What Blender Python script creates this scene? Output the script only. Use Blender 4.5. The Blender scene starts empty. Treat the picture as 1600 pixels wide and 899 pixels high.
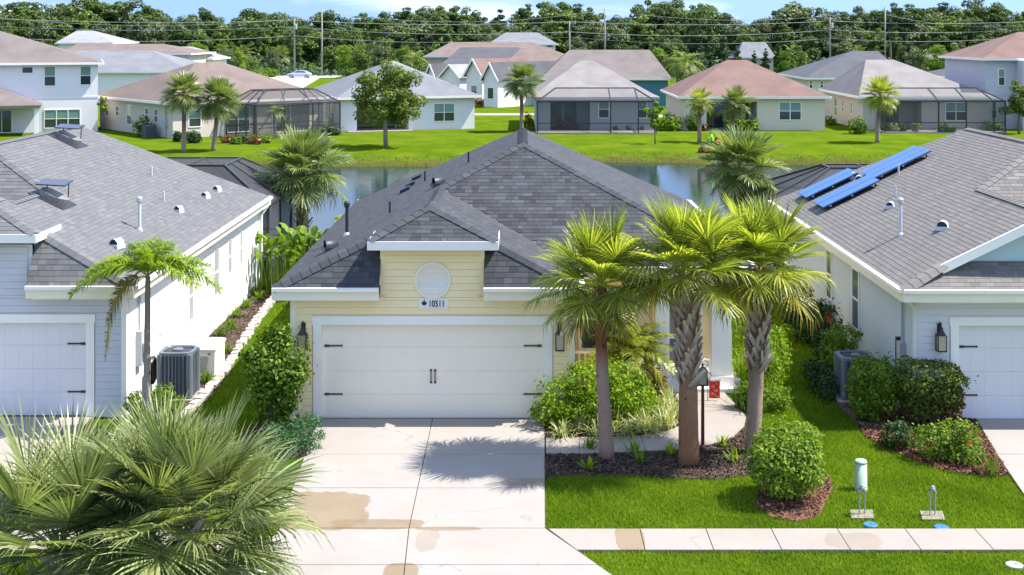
import bpy, math, random
import numpy as np
from mathutils import Vector, Matrix

random.seed(7); RNG = np.random.default_rng(11)
SC = bpy.context.scene; COL = SC.collection
R = math.radians; PI = math.pi

# ------------------------------------------------------------------ camera, world, sun, exposure
CAM_H = 8.6; FPX = 2000.0; VPX, VPY = 812.0, 50.0      # focal length and vanishing point in photo pixels
cam = bpy.data.cameras.new('camera'); cam.sensor_width = 36.0; cam.lens = 36.0 * FPX / 1600.0
cam.shift_x = -(VPX - 800.0) / 1600.0; cam.shift_y = -(449.5 - VPY) / 1600.0
cam.clip_start = 0.1; cam.clip_end = 5000.0
camo = bpy.data.objects.new('camera', cam); COL.objects.link(camo)
camo.location = (0, 0, CAM_H); camo.rotation_euler = (R(90), 0, 0); SC.camera = camo

SUN_EL, SUN_AZ = 57.0, 4.0       # azimuth measured from +X towards +Y
w = bpy.data.worlds.new('World'); SC.world = w; w.use_nodes = True
nt = w.node_tree; nt.nodes.clear()
wo = nt.nodes.new('ShaderNodeOutputWorld'); wb = nt.nodes.new('ShaderNodeBackground')
sky = nt.nodes.new('ShaderNodeTexSky'); sky.sky_type = 'NISHITA'; sky.sun_disc = False
sky.sun_elevation = R(SUN_EL); sky.sun_rotation = R(90 - SUN_AZ)
sky.air_density = 1.0; sky.dust_density = 0.15; sky.ozone_density = 4.5
tc = nt.nodes.new('ShaderNodeTexCoord'); sp = nt.nodes.new('ShaderNodeSeparateXYZ')
mz = nt.nodes.new('ShaderNodeMath'); mz.operation = 'MAXIMUM'; mz.inputs[1].default_value = 0.0
ma = nt.nodes.new('ShaderNodeMath'); ma.operation = 'ADD'; ma.inputs[1].default_value = 1.6
cb = nt.nodes.new('ShaderNodeCombineXYZ'); nn = nt.nodes.new('ShaderNodeVectorMath'); nn.operation = 'NORMALIZE'
L = nt.links.new
L(tc.outputs['Generated'], sp.inputs[0]); L(sp.outputs['X'], cb.inputs['X']); L(sp.outputs['Y'], cb.inputs['Y'])
L(sp.outputs['Z'], mz.inputs[0]); L(mz.outputs[0], ma.inputs[0]); L(ma.outputs[0], cb.inputs['Z'])
L(cb.outputs[0], nn.inputs[0]); L(nn.outputs[0], sky.inputs['Vector'])
CLOUD = (4.0, 4.0, 9.0)
# thin streaky cloud over the whole sky
cm = nt.nodes.new('ShaderNodeMapping'); cm.inputs['Scale'].default_value = (3.0, 3.0, 16.0); cm.inputs['Location'].default_value = CLOUD
cn = nt.nodes.new('ShaderNodeTexNoise'); cn.inputs['Scale'].default_value = 1.4; cn.inputs['Detail'].default_value = 6
cr = nt.nodes.new('ShaderNodeMapRange'); cr.inputs['From Min'].default_value = 0.49; cr.inputs['From Max'].default_value = 0.72
cr.inputs['To Max'].default_value = 0.6
cx = nt.nodes.new('ShaderNodeMixRGB'); cx.inputs['Color2'].default_value = (5.0, 5.0, 5.0, 1)
L(tc.outputs['Generated'], cm.inputs[0]); L(cm.outputs[0], cn.inputs['Vector']); L(cn.outputs['Fac'], cr.inputs['Value'])
hs = nt.nodes.new('ShaderNodeHueSaturation'); hs.inputs['Saturation'].default_value = 0.92
L(sky.outputs['Color'], hs.inputs['Color']); L(cr.outputs['Result'], cx.inputs['Fac']); L(hs.outputs['Color'], cx.inputs['Color1'])
L(cx.outputs[0], wb.inputs['Color']); wb.inputs['Strength'].default_value = 0.102
L(wb.outputs[0], wo.inputs['Surface'])

sd = Vector((math.cos(R(SUN_EL)) * math.cos(R(SUN_AZ)), math.cos(R(SUN_EL)) * math.sin(R(SUN_AZ)), math.sin(R(SUN_EL))))
sl = bpy.data.lights.new('sun', 'SUN'); sl.energy = 2.2; sl.angle = R(0.53); sl.color = (1.0, 0.95, 0.86)
so = bpy.data.objects.new('sun', sl); COL.objects.link(so); so.rotation_euler = sd.to_track_quat('Z', 'Y').to_euler()
so.location = (60, 0, 90)

SC.render.engine = 'CYCLES'
vs = SC.view_settings; vs.view_transform = 'Standard'; vs.look = 'None'; vs.gamma = 1.0
vs.use_curve_mapping = False; vs.exposure = 2.2
SC.cycles.use_denoising = True
SC.cycles.max_bounces = 8; SC.cycles.transparent_max_bounces = 16
SC.cycles.caustics_reflective = False; SC.cycles.caustics_refractive = False

# ------------------------------------------------------------------ pixel helpers (directions only)
def at(px, py, Y):
    return Vector(((px - VPX) / FPX * Y, Y, CAM_H - (py - VPY) / FPX * Y))
def gr(px, py, z=0.0):
    Y = (CAM_H - z) * FPX / (py - VPY)
    return Vector(((px - VPX) / FPX * Y, Y, z))

# ------------------------------------------------------------------ materials
MATS = {}; FOL = 0.68
def nodes_of(name):
    m = bpy.data.materials.new(name); m.use_nodes = True; t = m.node_tree; t.nodes.clear()
    o = t.nodes.new('ShaderNodeOutputMaterial'); b = t.nodes.new('ShaderNodeBsdfPrincipled')
    t.links.new(b.outputs[0], o.inputs['Surface']); MATS[name] = m
    return m, t, o, b
def nd(t, typ, **kw):
    n = t.nodes.new(typ)
    for k, v in kw.items():
        if k.startswith('i_'): n.inputs[k[2:].replace('_', ' ')].default_value = v
        else: setattr(n, k, v)
    return n
def mixc(t, fac, a, b, mode='MIX'):
    n = t.nodes.new('ShaderNodeMixRGB'); n.blend_type = mode
    for s, v in (('Fac', fac), ('Color1', a), ('Color2', b)):
        if isinstance(v, (int, float)): n.inputs[s].default_value = v
        elif isinstance(v, tuple): n.inputs[s].default_value = (*v[:3], 1)
        else: t.links.new(v, n.inputs[s])
    return n.outputs[0]
def math_(t, op, a, b=None, clamp=False):
    n = t.nodes.new('ShaderNodeMath'); n.operation = op; n.use_clamp = clamp
    for i, v in enumerate((a, b)):
        if v is None: continue
        if isinstance(v, (int, float)): n.inputs[i].default_value = v
        else: t.links.new(v, n.inputs[i])
    return n.outputs[0]
def ramp(t, v, a, b, lo=0.0, hi=1.0):
    n = nd(t, 'ShaderNodeMapRange'); n.inputs['From Min'].default_value = a; n.inputs['From Max'].default_value = b
    n.inputs['To Min'].default_value = lo; n.inputs['To Max'].default_value = hi; t.links.new(v, n.inputs['Value'])
    return n.outputs['Result']
def noise(t, scale, detail=4, vec=None, rough=0.55, dim='3D'):
    n = nd(t, 'ShaderNodeTexNoise'); n.inputs['Scale'].default_value = scale; n.inputs['Detail'].default_value = detail
    n.inputs['Roughness'].default_value = rough
    if vec is not None: t.links.new(vec, n.inputs['Vector'])
    return n.outputs['Fac']
def wpos(t): return nd(t, 'ShaderNodeNewGeometry').outputs['Position']
def scaled(t, v, s):
    n = nd(t, 'ShaderNodeMapping'); n.inputs['Scale'].default_value = s; t.links.new(v, n.inputs[0]); return n.outputs[0]
def bump(t, b, h, strength=0.3, dist=0.01):
    n = nd(t, 'ShaderNodeBump'); n.inputs['Strength'].default_value = strength; n.inputs['Distance'].default_value = dist
    t.links.new(h, n.inputs['Height']); t.links.new(n.outputs[0], b.inputs['Normal'])
def plain(name, col, rough=0.6, var=0.12, scale=3.0, bmp=0.0, bscale=60.0, metal=0.0, spec=0.5):
    m, t, o, b = nodes_of(name)
    p = wpos(t); n1 = noise(t, scale, 5, p); n2 = noise(t, scale * 9, 3, p)
    f = math_(t, 'ADD', math_(t, 'MULTIPLY', n1, 0.7), math_(t, 'MULTIPLY', n2, 0.3))
    c = mixc(t, ramp(t, f, 0.3, 0.7), tuple(v * (1 - var) for v in col), tuple(min(v * (1 + var), 0.95) for v in col))
    t.links.new(c, b.inputs['Base Color']); b.inputs['Roughness'].default_value = rough
    b.inputs['Metallic'].default_value = metal; b.inputs['Specular IOR Level'].default_value = spec
    if bmp: bump(t, b, noise(t, bscale, 4, p), bmp, 0.01)
    return m
def toned(name, lo, hi, rough=0.85, grain=120.0, bmp=0.25, spec=0.3, patch=0.35):
    """colour runs from lo to hi with the per-piece attribute 'tone'"""
    m, t, o, b = nodes_of(name); lo = tuple(v * .66 for v in lo); hi = tuple(v * .66 for v in hi)
    a = nd(t, 'ShaderNodeAttribute', attribute_name='tone'); p = wpos(t)
    f = a.outputs['Fac']; f = math_(t, 'ADD', f, math_(t, 'MULTIPLY', math_(t, 'SUBTRACT', noise(t, grain, 2, p), 0.5), 0.35))
    if patch: f = math_(t, 'ADD', f, math_(t, 'MULTIPLY', math_(t, 'SUBTRACT', noise(t, 0.7, 4, p), 0.5), patch))
    t.links.new(mixc(t, math_(t, 'ADD', f, 0.0, True), lo, hi), b.inputs['Base Color'])
    b.inputs['Roughness'].default_value = rough; b.inputs['Specular IOR Level'].default_value = spec
    if bmp: bump(t, b, noise(t, grain, 2, p), bmp, 0.004)
    return m
def leafy(name, lo, hi, rough=0.45, trans=0.28, spec=0.45, tcol=None):
    m, t, o, b = nodes_of(name); lo = tuple(v * FOL for v in lo); hi = tuple(v * FOL for v in hi)
    a = nd(t, 'ShaderNodeAttribute', attribute_name='tone'); oi = nd(t, 'ShaderNodeObjectInfo')
    f = math_(t, 'ADD', a.outputs['Fac'], math_(t, 'MULTIPLY', math_(t, 'SUBTRACT', oi.outputs['Random'], 0.5), 0.45), True)
    c = mixc(t, f, lo, hi)
    t.links.new(c, b.inputs['Base Color']); b.inputs['Roughness'].default_value = rough
    b.inputs['Specular IOR Level'].default_value = spec
    tr = nd(t, 'ShaderNodeBsdfTranslucent'); mx = nd(t, 'ShaderNodeMixShader'); mx.inputs[0].default_value = trans
    tcn = mixc(t, 1.0, c, tcol or (1.5, 1.6, 0.7), 'MULTIPLY')
    t.links.new(tcn, tr.inputs['Color']); t.links.new(b.outputs[0], mx.inputs[1]); t.links.new(tr.outputs[0], mx.inputs[2])
    t.links.new(mx.outputs[0], o.inputs['Surface'])
    return m

# ------------------------------------------------------------------ mesh helpers
def link(name, me, mat=None, parent=None, world=True):
    o = bpy.data.objects.new(name, me); COL.objects.link(o)
    if mat is not None and me is not None and not me.materials: me.materials.append(MATS[mat] if isinstance(mat, str) else mat)
    if parent is not None:
        o.parent = parent
        if world: o.matrix_parent_inverse = Matrix.LocRotScale(root_loc(parent), None, None).inverted()
    return o
_RL = {}
def root_loc(o): return Vector(_RL.get(o.name, (0, 0, 0)))   # parts built in world coordinates sit at identity
def tag(o, label, cat=None, group=None, kind=None):
    if label: o['label'] = label
    if cat: o['category'] = cat
    if group: o['group'] = group
    if kind: o['kind'] = kind
    return o
def thing(name, label, cat, loc=(0, 0, 0), group=None, rz=0.0):
    o = bpy.data.objects.new(name, None); COL.objects.link(o); o.location = loc; o.rotation_euler = (0, 0, rz)
    o.empty_display_size = 0.3; _RL[o.name] = tuple(loc)
    return tag(o, label, cat, group)

class MB:
    def __init__(s): s.v = []; s.f = []; s.t = []
    def add(s, vs, fs, tone=0.5):
        k = len(s.v); s.v += [tuple(v) for v in vs]; s.f += [tuple(i + k for i in f) for f in fs]; s.t += [tone] * len(vs); return s
    def box(s, x0, x1, y0, y1, z0, z1, tone=0.5):
        vs = [(x, y, z) for z in (z0, z1) for y in (y0, y1) for x in (x0, x1)]
        return s.add(vs, [(0, 2, 3, 1), (4, 5, 7, 6), (0, 1, 5, 4), (2, 6, 7, 3), (0, 4, 6, 2), (1, 3, 7, 5)], tone)
    def obox(s, c, ax, ay, az, tone=0.5):
        """box about centre c with half-extent vectors ax, ay, az"""
        c, ax, ay, az = map(Vector, (c, ax, ay, az))
        vs = [c + ax * i + ay * j + az * k for k in (-1, 1) for j in (-1, 1) for i in (-1, 1)]
        return s.add(vs, [(0, 2, 3, 1), (4, 5, 7, 6), (0, 1, 5, 4), (2, 6, 7, 3), (0, 4, 6, 2), (1, 3, 7, 5)], tone)
    def beam(s, a, b, w, h=None, up=(0, 0, 1), tone=0.5):
        a, b = Vector(a), Vector(b); d = (b - a); l = d.length; d.normalize(); u = Vector(up)
        if abs(d.dot(u)) > 0.98: u = Vector((0, 1, 0))
        sd_ = d.cross(u).normalized(); u = sd_.cross(d).normalized(); h = w if h is None else h
        return s.obox((a + b) / 2, d * l / 2, sd_ * w / 2, u * h / 2, tone)
    def prism(s, poly, z0, z1, tone=0.5):
        n = len(poly); ar = sum(poly[i][0] * poly[(i + 1) % n][1] - poly[(i + 1) % n][0] * poly[i][1] for i in range(n))
        if ar < 0: poly = poly[::-1]
        vs = [(p[0], p[1], z0) for p in poly] + [(p[0], p[1], z1) for p in poly]
        return s.add(vs, [tuple(range(n - 1, -1, -1)), tuple(range(n, 2 * n))] + [(i, (i + 1) % n, n + (i + 1) % n, n + i) for i in range(n)], tone)
    def tube(s, pts, rad, n=8, tone=0.5, cap=True):
        pts = [Vector(p) for p in pts]; k = len(s.v); m = len(pts)
        if isinstance(rad, (int, float)): rad = [rad] * m
        ref = Vector((0.31, 0.87, 0.38)).normalized()
        for i, p in enumerate(pts):
            d = (pts[min(i + 1, m - 1)] - pts[max(i - 1, 0)]).normalized()
            a = d.cross(ref)
            if a.length < 0.05: a = d.cross(Vector((1, 0, 0)))
            a.normalize(); b = d.cross(a)
            for j in range(n):
                q = 2 * PI * j / n; s.v.append(tuple(p + (a * math.cos(q) + b * math.sin(q)) * rad[i])); s.t.append(tone)
        for i in range(m - 1):
            for j in range(n):
                s.f.append((k + i * n + j, k + i * n + (j + 1) % n, k + (i + 1) * n + (j + 1) % n, k + (i + 1) * n + j))
        if cap:
            s.f.append(tuple(k + j for j in range(n - 1, -1, -1))); s.f.append(tuple(k + (m - 1) * n + j for j in range(n)))
        return s
    def lathe(s, c, prof, n=20, tone=0.5):
        k = len(s.v); c = Vector(c)
        for r, z in prof:
            for j in range(n):
                q = 2 * PI * j / n; s.v.append((c.x + r * math.cos(q), c.y + r * math.sin(q), c.z + z)); s.t.append(tone)
        for i in range(len(prof) - 1):
            for j in range(n): s.f.append((k + i * n + j, k + i * n + (j + 1) % n, k + (i + 1) * n + (j + 1) % n, k + (i + 1) * n + j))
        s.f.append(tuple(k + j for j in range(n - 1, -1, -1))); s.f.append(tuple(k + (len(prof) - 1) * n + j for j in range(n)))
        return s
    def mesh(s, name, smooth=False):
        me = bpy.data.meshes.new(name); me.from_pydata(s.v, [], s.f)
        a = me.attributes.new('tone', 'FLOAT', 'POINT'); a.data.foreach_set('value', np.asarray(s.t, dtype=np.float32))
        if smooth: me.polygons.foreach_set('use_smooth', [True] * len(me.polygons))
        me.update(); return me
    def build(s, name, mat, parent=None, smooth=False, world=True):
        return link(name, s.mesh(name, smooth), mat, parent, world)

def np_mesh(name, V, F, tone=None, smooth=False):
    """V: (N,3); F: (M,k) all faces with k corners"""
    me = bpy.data.meshes.new(name); V = np.asarray(V, np.float32); F = np.asarray(F, np.int32); M, k = F.shape
    me.vertices.add(len(V)); me.vertices.foreach_set('co', V.ravel())
    me.loops.add(M * k); me.loops.foreach_set('vertex_index', F.ravel())
    me.polygons.add(M); me.polygons.foreach_set('loop_start', np.arange(0, M * k, k, dtype=np.int32))
    me.update(calc_edges=True)
    if tone is not None:
        a = me.attributes.new('tone', 'FLOAT', 'POINT'); a.data.foreach_set('value', np.asarray(tone, np.float32))
    if smooth: me.polygons.foreach_set('use_smooth', np.ones(M, bool))
    return me

def in_poly(x, y, poly):
    inside = np.zeros(x.shape, bool); n = len(poly); j = n - 1
    for i in range(n):
        xi, yi, xj, yj = poly[i][0], poly[i][1], poly[j][0], poly[j][1]
        c = ((yi > y) != (yj > y)) & (x < (xj - xi) * (y - yi) / (yj - yi + 1e-12) + xi)
        inside ^= c; j = i
    return inside

def unit(a): return a / (np.linalg.norm(a, axis=-1, keepdims=True) + 1e-9)
def leaf_faces(P, N, size, rng, aspect=1.9, tone=None, jitter=0.7, droop=0.0, cup=0.15):
    """one four-cornered leaf (two bent halves) per point P, facing roughly N"""
    n = len(P); N = unit(N + rng.normal(0, jitter, (n, 3)))
    T = rng.normal(0, 1, (n, 3)); T[:, 2] -= droop; T = unit(T - N * np.sum(T * N, 1, keepdims=True)); B = np.cross(N, T)
    s = (size * rng.uniform(0.65, 1.25, n))[:, None]; hl = s * 0.5; hw = s * 0.5 / aspect
    V = np.stack([P - T * hl, P + B * hw + N * hl * cup, P + T * hl - N * hl * cup, P - B * hw + N * hl * cup], 1).reshape(-1, 3)
    F = np.arange(4 * n).reshape(n, 4)
    tn = np.repeat(rng.uniform(0, 1, n) if tone is None else tone, 4)
    return V, F, tn
def blob_points(rng, n, c, r, shell=0.55, power=2.0, flat_bottom=-1.0):
    """points in a (super)ellipsoid, most of them near its skin; also outward normals"""
    D = unit(rng.normal(0, 1, (n, 3)))
    if power != 2.0:
        k = (np.abs(D) ** power).sum(1, keepdims=True) ** (-1 / power); S = D * k
    else: S = D
    rad = shell + (1 - shell) * rng.uniform(0, 1, (n, 1)) ** 0.5
    Q = S * rad
    if flat_bottom > -1: Q[:, 2] = np.maximum(Q[:, 2], flat_bottom + rng.uniform(0, .1, n))
    return np.asarray(c) + Q * np.asarray(r), D
# ------------------------------------------------------------------ surface materials
def make_ground():
    m, t, o, b = nodes_of('ground'); p = wpos(t)
    s = nd(t, 'ShaderNodeSeparateXYZ'); t.links.new(p, s.inputs[0])
    n1 = noise(t, 0.35, 5, p); n2 = noise(t, 6.0, 4, p); n3 = noise(t, 70.0, 2, scaled(t, p, (1, 1, 1)))
    g = mixc(t, ramp(t, n1, 0.35, 0.65), (0.075, 0.175, 0.010), (0.125, 0.245, 0.014))
    g = mixc(t, ramp(t, n2, 0.3, 0.75, 0, 0.45), g, (0.10, 0.20, 0.02))
    g = mixc(t, ramp(t, n3, 0.25, 0.75, 0, 0.35), g, (0.03, 0.09, 0.006))
    # far lawns across the pond are a yellower turf
    n5 = noise(t, 0.12, 6, p, .65); n6 = noise(t, 1.1, 5, scaled(t, p, (1, .35, 1)), .6)
    far = ramp(t, s.outputs['Y'], 60, 75); g = mixc(t, far, g, mixc(t, ramp(t, n1, 0.3, 0.7), (0.085, 0.155, 0.010), (0.175, 0.240, 0.018)))
    g = mixc(t, ramp(t, n6, .45, .75, 0, .4), g, (0.05, 0.12, 0.012)); g = mixc(t, ramp(t, n5, .5, .72, 0, .45), g, (0.20, 0.22, 0.035))
    # dry reed litter along the waterline
    zz = math_(t, 'ADD', s.outputs['Z'], math_(t, 'MULTIPLY', math_(t, 'SUBTRACT', noise(t, 0.8, 5, p), 0.5), 0.7))
    g = mixc(t, ramp(t, zz, -0.22, -0.42), g, mixc(t, n2, (0.16, 0.12, 0.05), (0.09, 0.12, 0.03)))
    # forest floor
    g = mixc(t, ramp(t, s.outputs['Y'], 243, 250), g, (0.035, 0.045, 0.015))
    g = mixc(t, 1.0, g, (0.66, 0.68, 0.50), 'MULTIPLY'); t.links.new(g, b.inputs['Base Color']); b.inputs['Roughness'].default_value = 0.9; b.inputs['Specular IOR Level'].default_value = 0.0
    bump(t, b, n3, 0.6, 0.03)
make_ground()
def make_concrete(name, col, stains=()):
    m, t, o, b = nodes_of(name); p = wpos(t)
    n1 = noise(t, 0.9, 6, p, 0.6); n2 = noise(t, 14, 5, p, 0.65); n3 = noise(t, 160, 2, p)
    c = mixc(t, ramp(t, n1, 0.35, 0.7), tuple(v * 0.93 for v in col), tuple(v * 1.05 for v in col))
    c = mixc(t, ramp(t, n2, 0.45, 0.8, 0, 0.22), c, (0.35, 0.30, 0.25))
    c = mixc(t, ramp(t, n3, 0.5, 0.9, 0, 0.25), c, (0.30, 0.28, 0.26))
    c = mixc(t, ramp(t, noise(t, 0.55, 7, scaled(t, p, (1.5, .8, 1)), .68), 0.50, 0.72, 0, 0.45), c, (0.36, 0.27, 0.20))
    c = mixc(t, ramp(t, noise(t, 1.3, 8, scaled(t, p, (.6, 2.4, 1)), .7), 0.58, 0.80, 0, 0.35), c, (0.26, 0.225, 0.19))
    vo = nd(t, 'ShaderNodeTexVoronoi', feature='DISTANCE_TO_EDGE'); vo.inputs['Scale'].default_value = 0.33
    wq = nd(t, 'ShaderNodeVectorMath', operation='ADD'); nz = nd(t, 'ShaderNodeTexNoise'); nz.inputs['Scale'].default_value = 1.4; nz.inputs['Detail'].default_value = 6; t.links.new(p, nz.inputs['Vector']); t.links.new(p, wq.inputs[0]); t.links.new(nz.outputs['Color'], wq.inputs[1]); t.links.new(wq.outputs[0], vo.inputs['Vector'])
    c = mixc(t, math_(t, 'MULTIPLY', ramp(t, vo.outputs['Distance'], 0.006, 0.0), ramp(t, n1, .5, .6, 0, .55)), c, (0.16, 0.13, 0.10))
    s = nd(t, 'ShaderNodeSeparateXYZ'); t.links.new(p, s.inputs[0])
    rough = None
    for (x, y, rx, ry, wob, stn) in stains:            # irregular tan water stains
        dx = math_(t, 'DIVIDE', math_(t, 'SUBTRACT', s.outputs['X'], x), rx); dy = math_(t, 'DIVIDE', math_(t, 'SUBTRACT', s.outputs['Y'], y), ry)
        d = math_(t, 'ADD', math_(t, 'POWER', math_(t, 'ABSOLUTE', dx), 3), math_(t, 'POWER', math_(t, 'ABSOLUTE', dy), 3))
        d = math_(t, 'ADD', d, math_(t, 'MULTIPLY', math_(t, 'SUBTRACT', noise(t, 1.7, 8, p, 0.62), 0.5), wob * 2.6))
        k = math_(t, 'MULTIPLY', ramp(t, d, 1.03, 0.90, 0, stn), ramp(t, n2, .25, .75, .75, 1.0))
        c = mixc(t, k, c, mixc(t, ramp(t, n1, .3, .7), (0.175, 0.118, 0.055), (0.225, 0.16, 0.085)))
    t.links.new(c, b.inputs['Base Color']); b.inputs['Roughness'].default_value = 0.8; b.inputs['Specular IOR Level'].default_value = 0.25
    bump(t, b, n3, 0.15, 0.004)
def st(px, py, wpx, hpx, wob=0.7, k=0.85):
    c = gr(px, py); return (c.x, c.y, wpx / FPX * c.y / 2, (gr(px, py - hpx / 2).y - gr(px, py + hpx / 2).y) / 2, wob, k)
make_concrete('concrete', (0.305, 0.278, 0.255), [st(497, 800, 165, 62), st(590, 822, 150, 16, 0.9), st(700, 829, 110, 7, 0.8, 0.7),
    st(626, 897, 56, 30, 0.15), st(835, 756, 110, 13, 0.8, 0.6), st(668, 846, 36, 40, 1.2, 0.35)])
make_concrete('concrete_walk', (0.295, 0.26, 0.232), [st(985, 845, 46, 44, 0.5, 0.8), st(1335, 848, 90, 26, 1.2, 0.35)])
make_concrete('concrete_warm', (0.52, 0.44, 0.37))
plain('joint', (0.10, 0.075, 0.05), 0.95, 0.3, 8)
plain('mulch', (0.085, 0.055, 0.04), 0.95, 0.45, 20, 0.8, 40)
plain('soil_red', (0.16, 0.075, 0.045), 0.95, 0.45, 20, 0.8, 40)
toned('chip', (0.035, 0.022, 0.016), (0.24, 0.165, 0.125), 0.9, 60)
toned('chip_red', (0.08, 0.03, 0.018), (0.36, 0.17, 0.105), 0.9, 60)
plain('asphalt_far', (0.36, 0.35, 0.34), 0.9, 0.06, 0.4)
leafy('grass_blade', (0.115, 0.225, 0.012), (0.46, 0.60, 0.055), 0.7, 0.42, 0.05, (1.5, 1.5, 0.6))
m, t, o, b = nodes_of('water'); p = wpos(t)
b.inputs['Base Color'].default_value = (0.018, 0.036, 0.030, 1); b.inputs['Roughness'].default_value = 0.04; b.inputs['IOR'].default_value = 1.33
b.inputs['Specular IOR Level'].default_value = 0.18
bump(t, b, noise(t, 2.2, 4, scaled(t, p, (0.6, 1.6, 1))), 0.12, 0.05)

# ------------------------------------------------------------------ terrain: one sheet with the pond hollow
def shore_near(x): return 49.5 + 1.2 * math.sin(x * 0.11) + 0.6 * math.sin(x * 0.31 + 1)
def shore_far(x): return 91.5 + 1.6 * math.sin(x * 0.075 + 0.6) + 0.7 * math.sin(x * 0.27) - 0.0011 * (x - 3) ** 2
def height(x, y):
    if y > 175 or abs(x) > 130: return 0.0
    a, b = shore_near(x), shore_far(x); e = max(0.0, min(1.0, (abs(x) - 95) / 25))
    if y < a or y > b: h = 0.0
    elif y < a + 6: k = (y - a) / 6; h = -1.5 * k * k * (3 - 2 * k)
    elif y > b - 9.5: k = (b - y) / 9.5; h = -1.5 * k * k * (3 - 2 * k)
    else: h = -1.5
    return h * (1 - e)
xs = sorted(set([-1500, -1000, -700, -400, -250, -160] + list(np.arange(-120, 121, 2.0)) + [160, 250, 400, 700, 1000, 1500]))
ys = sorted(set([-60, -30, 0, 10, 20, 30, 40] + list(np.arange(46, 100, 0.75)) + [105, 115, 130, 150, 175, 200, 230, 260, 300, 400, 600, 1000, 2000, 3500]))
V = [(x, y, height(x, y) - 0.03 if y < 44 else height(x, y)) for y in ys for x in xs]; nx = len(xs)
F = [(j * nx + i, j * nx + i + 1, (j + 1) * nx + i + 1, (j + 1) * nx + i) for j in range(len(ys) - 1) for i in range(nx - 1)]
g = link('ground', np_mesh('ground', V, F, smooth=True), 'ground'); tag(g, 'green grassy ground with banks around the pond', kind='structure')
WZ = -0.55
pond = MB(); n = 60
edge = [(x, shore_near(x) - 0.2) for x in np.linspace(-118, 118, n)] + [(x, shore_far(x) + 0.2) for x in np.linspace(118, -118, n)]
pond.add([(x, y, WZ) for x, y in edge], [tuple(range(2 * n))]); tag(pond.build('pond_water', 'water'), 'still pond water reflecting the sky between the gardens', kind='structure')

# ------------------------------------------------------------------ concrete: driveway, sidewalk, walkway
def G2(px, py): v = gr(px, py); return (v.x, v.y)
def lerp(a, b, k): return (a[0] + (b[0] - a[0]) * k, a[1] + (b[1] - a[1]) * k)
def shrink(poly, d):
    cx = sum(p[0] for p in poly) / len(poly); cy = sum(p[1] for p in poly) / len(poly)
    out = []
    for x, y in poly:
        dx, dy = x - cx, y - cy
        out.append((x - math.copysign(min(d, abs(dx)), dx), y - math.copysign(min(d, abs(dy)), dy)))
    return out
EXCL = []          # areas where no lawn grows
def paving(name, label, polys, mat, z=0.03, gap=0.008, bed='joint'):
    r = MB()
    for q in polys: r.prism(q, -0.12, z - 0.025)
    base = r.build(name, bed); tag(base, label, kind='structure')
    for q in polys:
        MB().prism(shrink(q, gap), -0.05, z + random.uniform(-0.002, 0.002)).build('slab', mat, base); EXCL.append(q)
    return base
dl = [G2(497, 656), G2(477, 712), G2(457, 765), G2(437, 828)]; dc = [G2(676, 656), G2(664, 712), G2(652.5, 765), G2(639, 828)]
dr = [G2(851, 656), G2(851.3, 712), G2(851.6, 765), G2(852, 828)]
polys = []
for i in range(3): polys += [[dl[i], dc[i], dc[i + 1], dl[i + 1]], [dc[i], dr[i], dr[i + 1], dc[i + 1]]]
y0 = dl[3][1]; apr = 18.0
cB = (dc[3][0] + 0.18, apr); lB = (dl[3][0] - 0.9, apr); rB = (dr[3][0] + 2.2, apr); lM = (dl[3][0] - 0.2, 20.6); cM = lerp(dc[3], cB, .37); rM = lerp(dr[3], rB, .37)
polys += [[dl[3], dc[3], cM, lM], [dc[3], dr[3], rM, cM], [lM, cM, cB, lB], [cM, rM, rB, cB]]
paving('driveway', 'pale concrete driveway of slabs with tan stains before the yellow garage', polys, 'concrete')
# sidewalk across the lots: joints seen in the photo every 108 px or so
yT, yBt = gr(0, 828.5).y, gr(0, 862).y
jx = [0.49] + [gr(px, 829).x for px in (1000, 1103, 1205, 1308, 1414)]
while jx[-1] < 16: jx.append(jx[-1] + 1.2)
polys = []
for i in range(len(jx) - 1):
    a, b_ = jx[i], jx[i + 1]; polys.append([(a + 0.0, yT), (b_, yT), (b_, yBt), (a + (0.45 if i == 0 else 0.0), yBt)])
jl = [-4.75 - 1.18 * i for i in range(5)]
for i in range(len(jl) - 1): polys.append([(jl[i + 1], yBt), (jl[i], yBt), (jl[i], yT), (jl[i + 1], yT)])
paving('sidewalk', 'straight pale concrete sidewalk of square slabs between lawn strips', polys, 'concrete_walk')
# curving walkway from driveway to porch
lo = [(853, 711), (905, 711), (958, 709), (1010, 707), (1062, 704), (1110, 697), (1145, 685), (1163, 668), (1166, 652), (1156, 638), (1140, 624), (1129, 611), (1126, 603)]
up = [(853, 686), (905, 685), (955, 684), (1000, 682), (1035, 677), (1058, 669), (1067, 661), (1068, 652), (1065, 642), (1060, 630), (1056, 620), (1051, 610), (1049, 603)]
polys = [[G2(*lo[i]), G2(*lo[i + 1]), G2(*up[i + 1]), G2(*up[i])] for i in range(len(lo) - 1)]
paving('walkway', 'curved pale pinkish concrete walkway from driveway to the porch', polys, 'concrete_walk', 0.025, 0.005)
# neighbours' driveways
q = [[G2(1525, 656), G2(1600, 656), G2(1690, 712), G2(1557, 712)], [G2(1557, 712), G2(1690, 712), G2(1800, 775), G2(1600, 775)],
     [G2(1600, 775), G2(1800, 775), G2(1900, 828), G2(1640, 828)]]
paving('neighbour_driveway', 'pale concrete driveway beside the red mulch bed and grey garage', q, 'concrete')
q = []
for ya, yb_ in ((28.52, 26.0), (26.0, 24.0), (24.0, 22.14), (22.12, 20.2), (20.2, 18.0)):
    for xa, xb in ((-14.8, -12.15), (-12.15, -9.5)): q.append([(xa, yb_), (xb, yb_), (xb, ya), (xa, ya)])
paving('neighbour_driveway', 'palm-shaded pale concrete driveway before the blue-grey garage', q, 'concrete')

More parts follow.
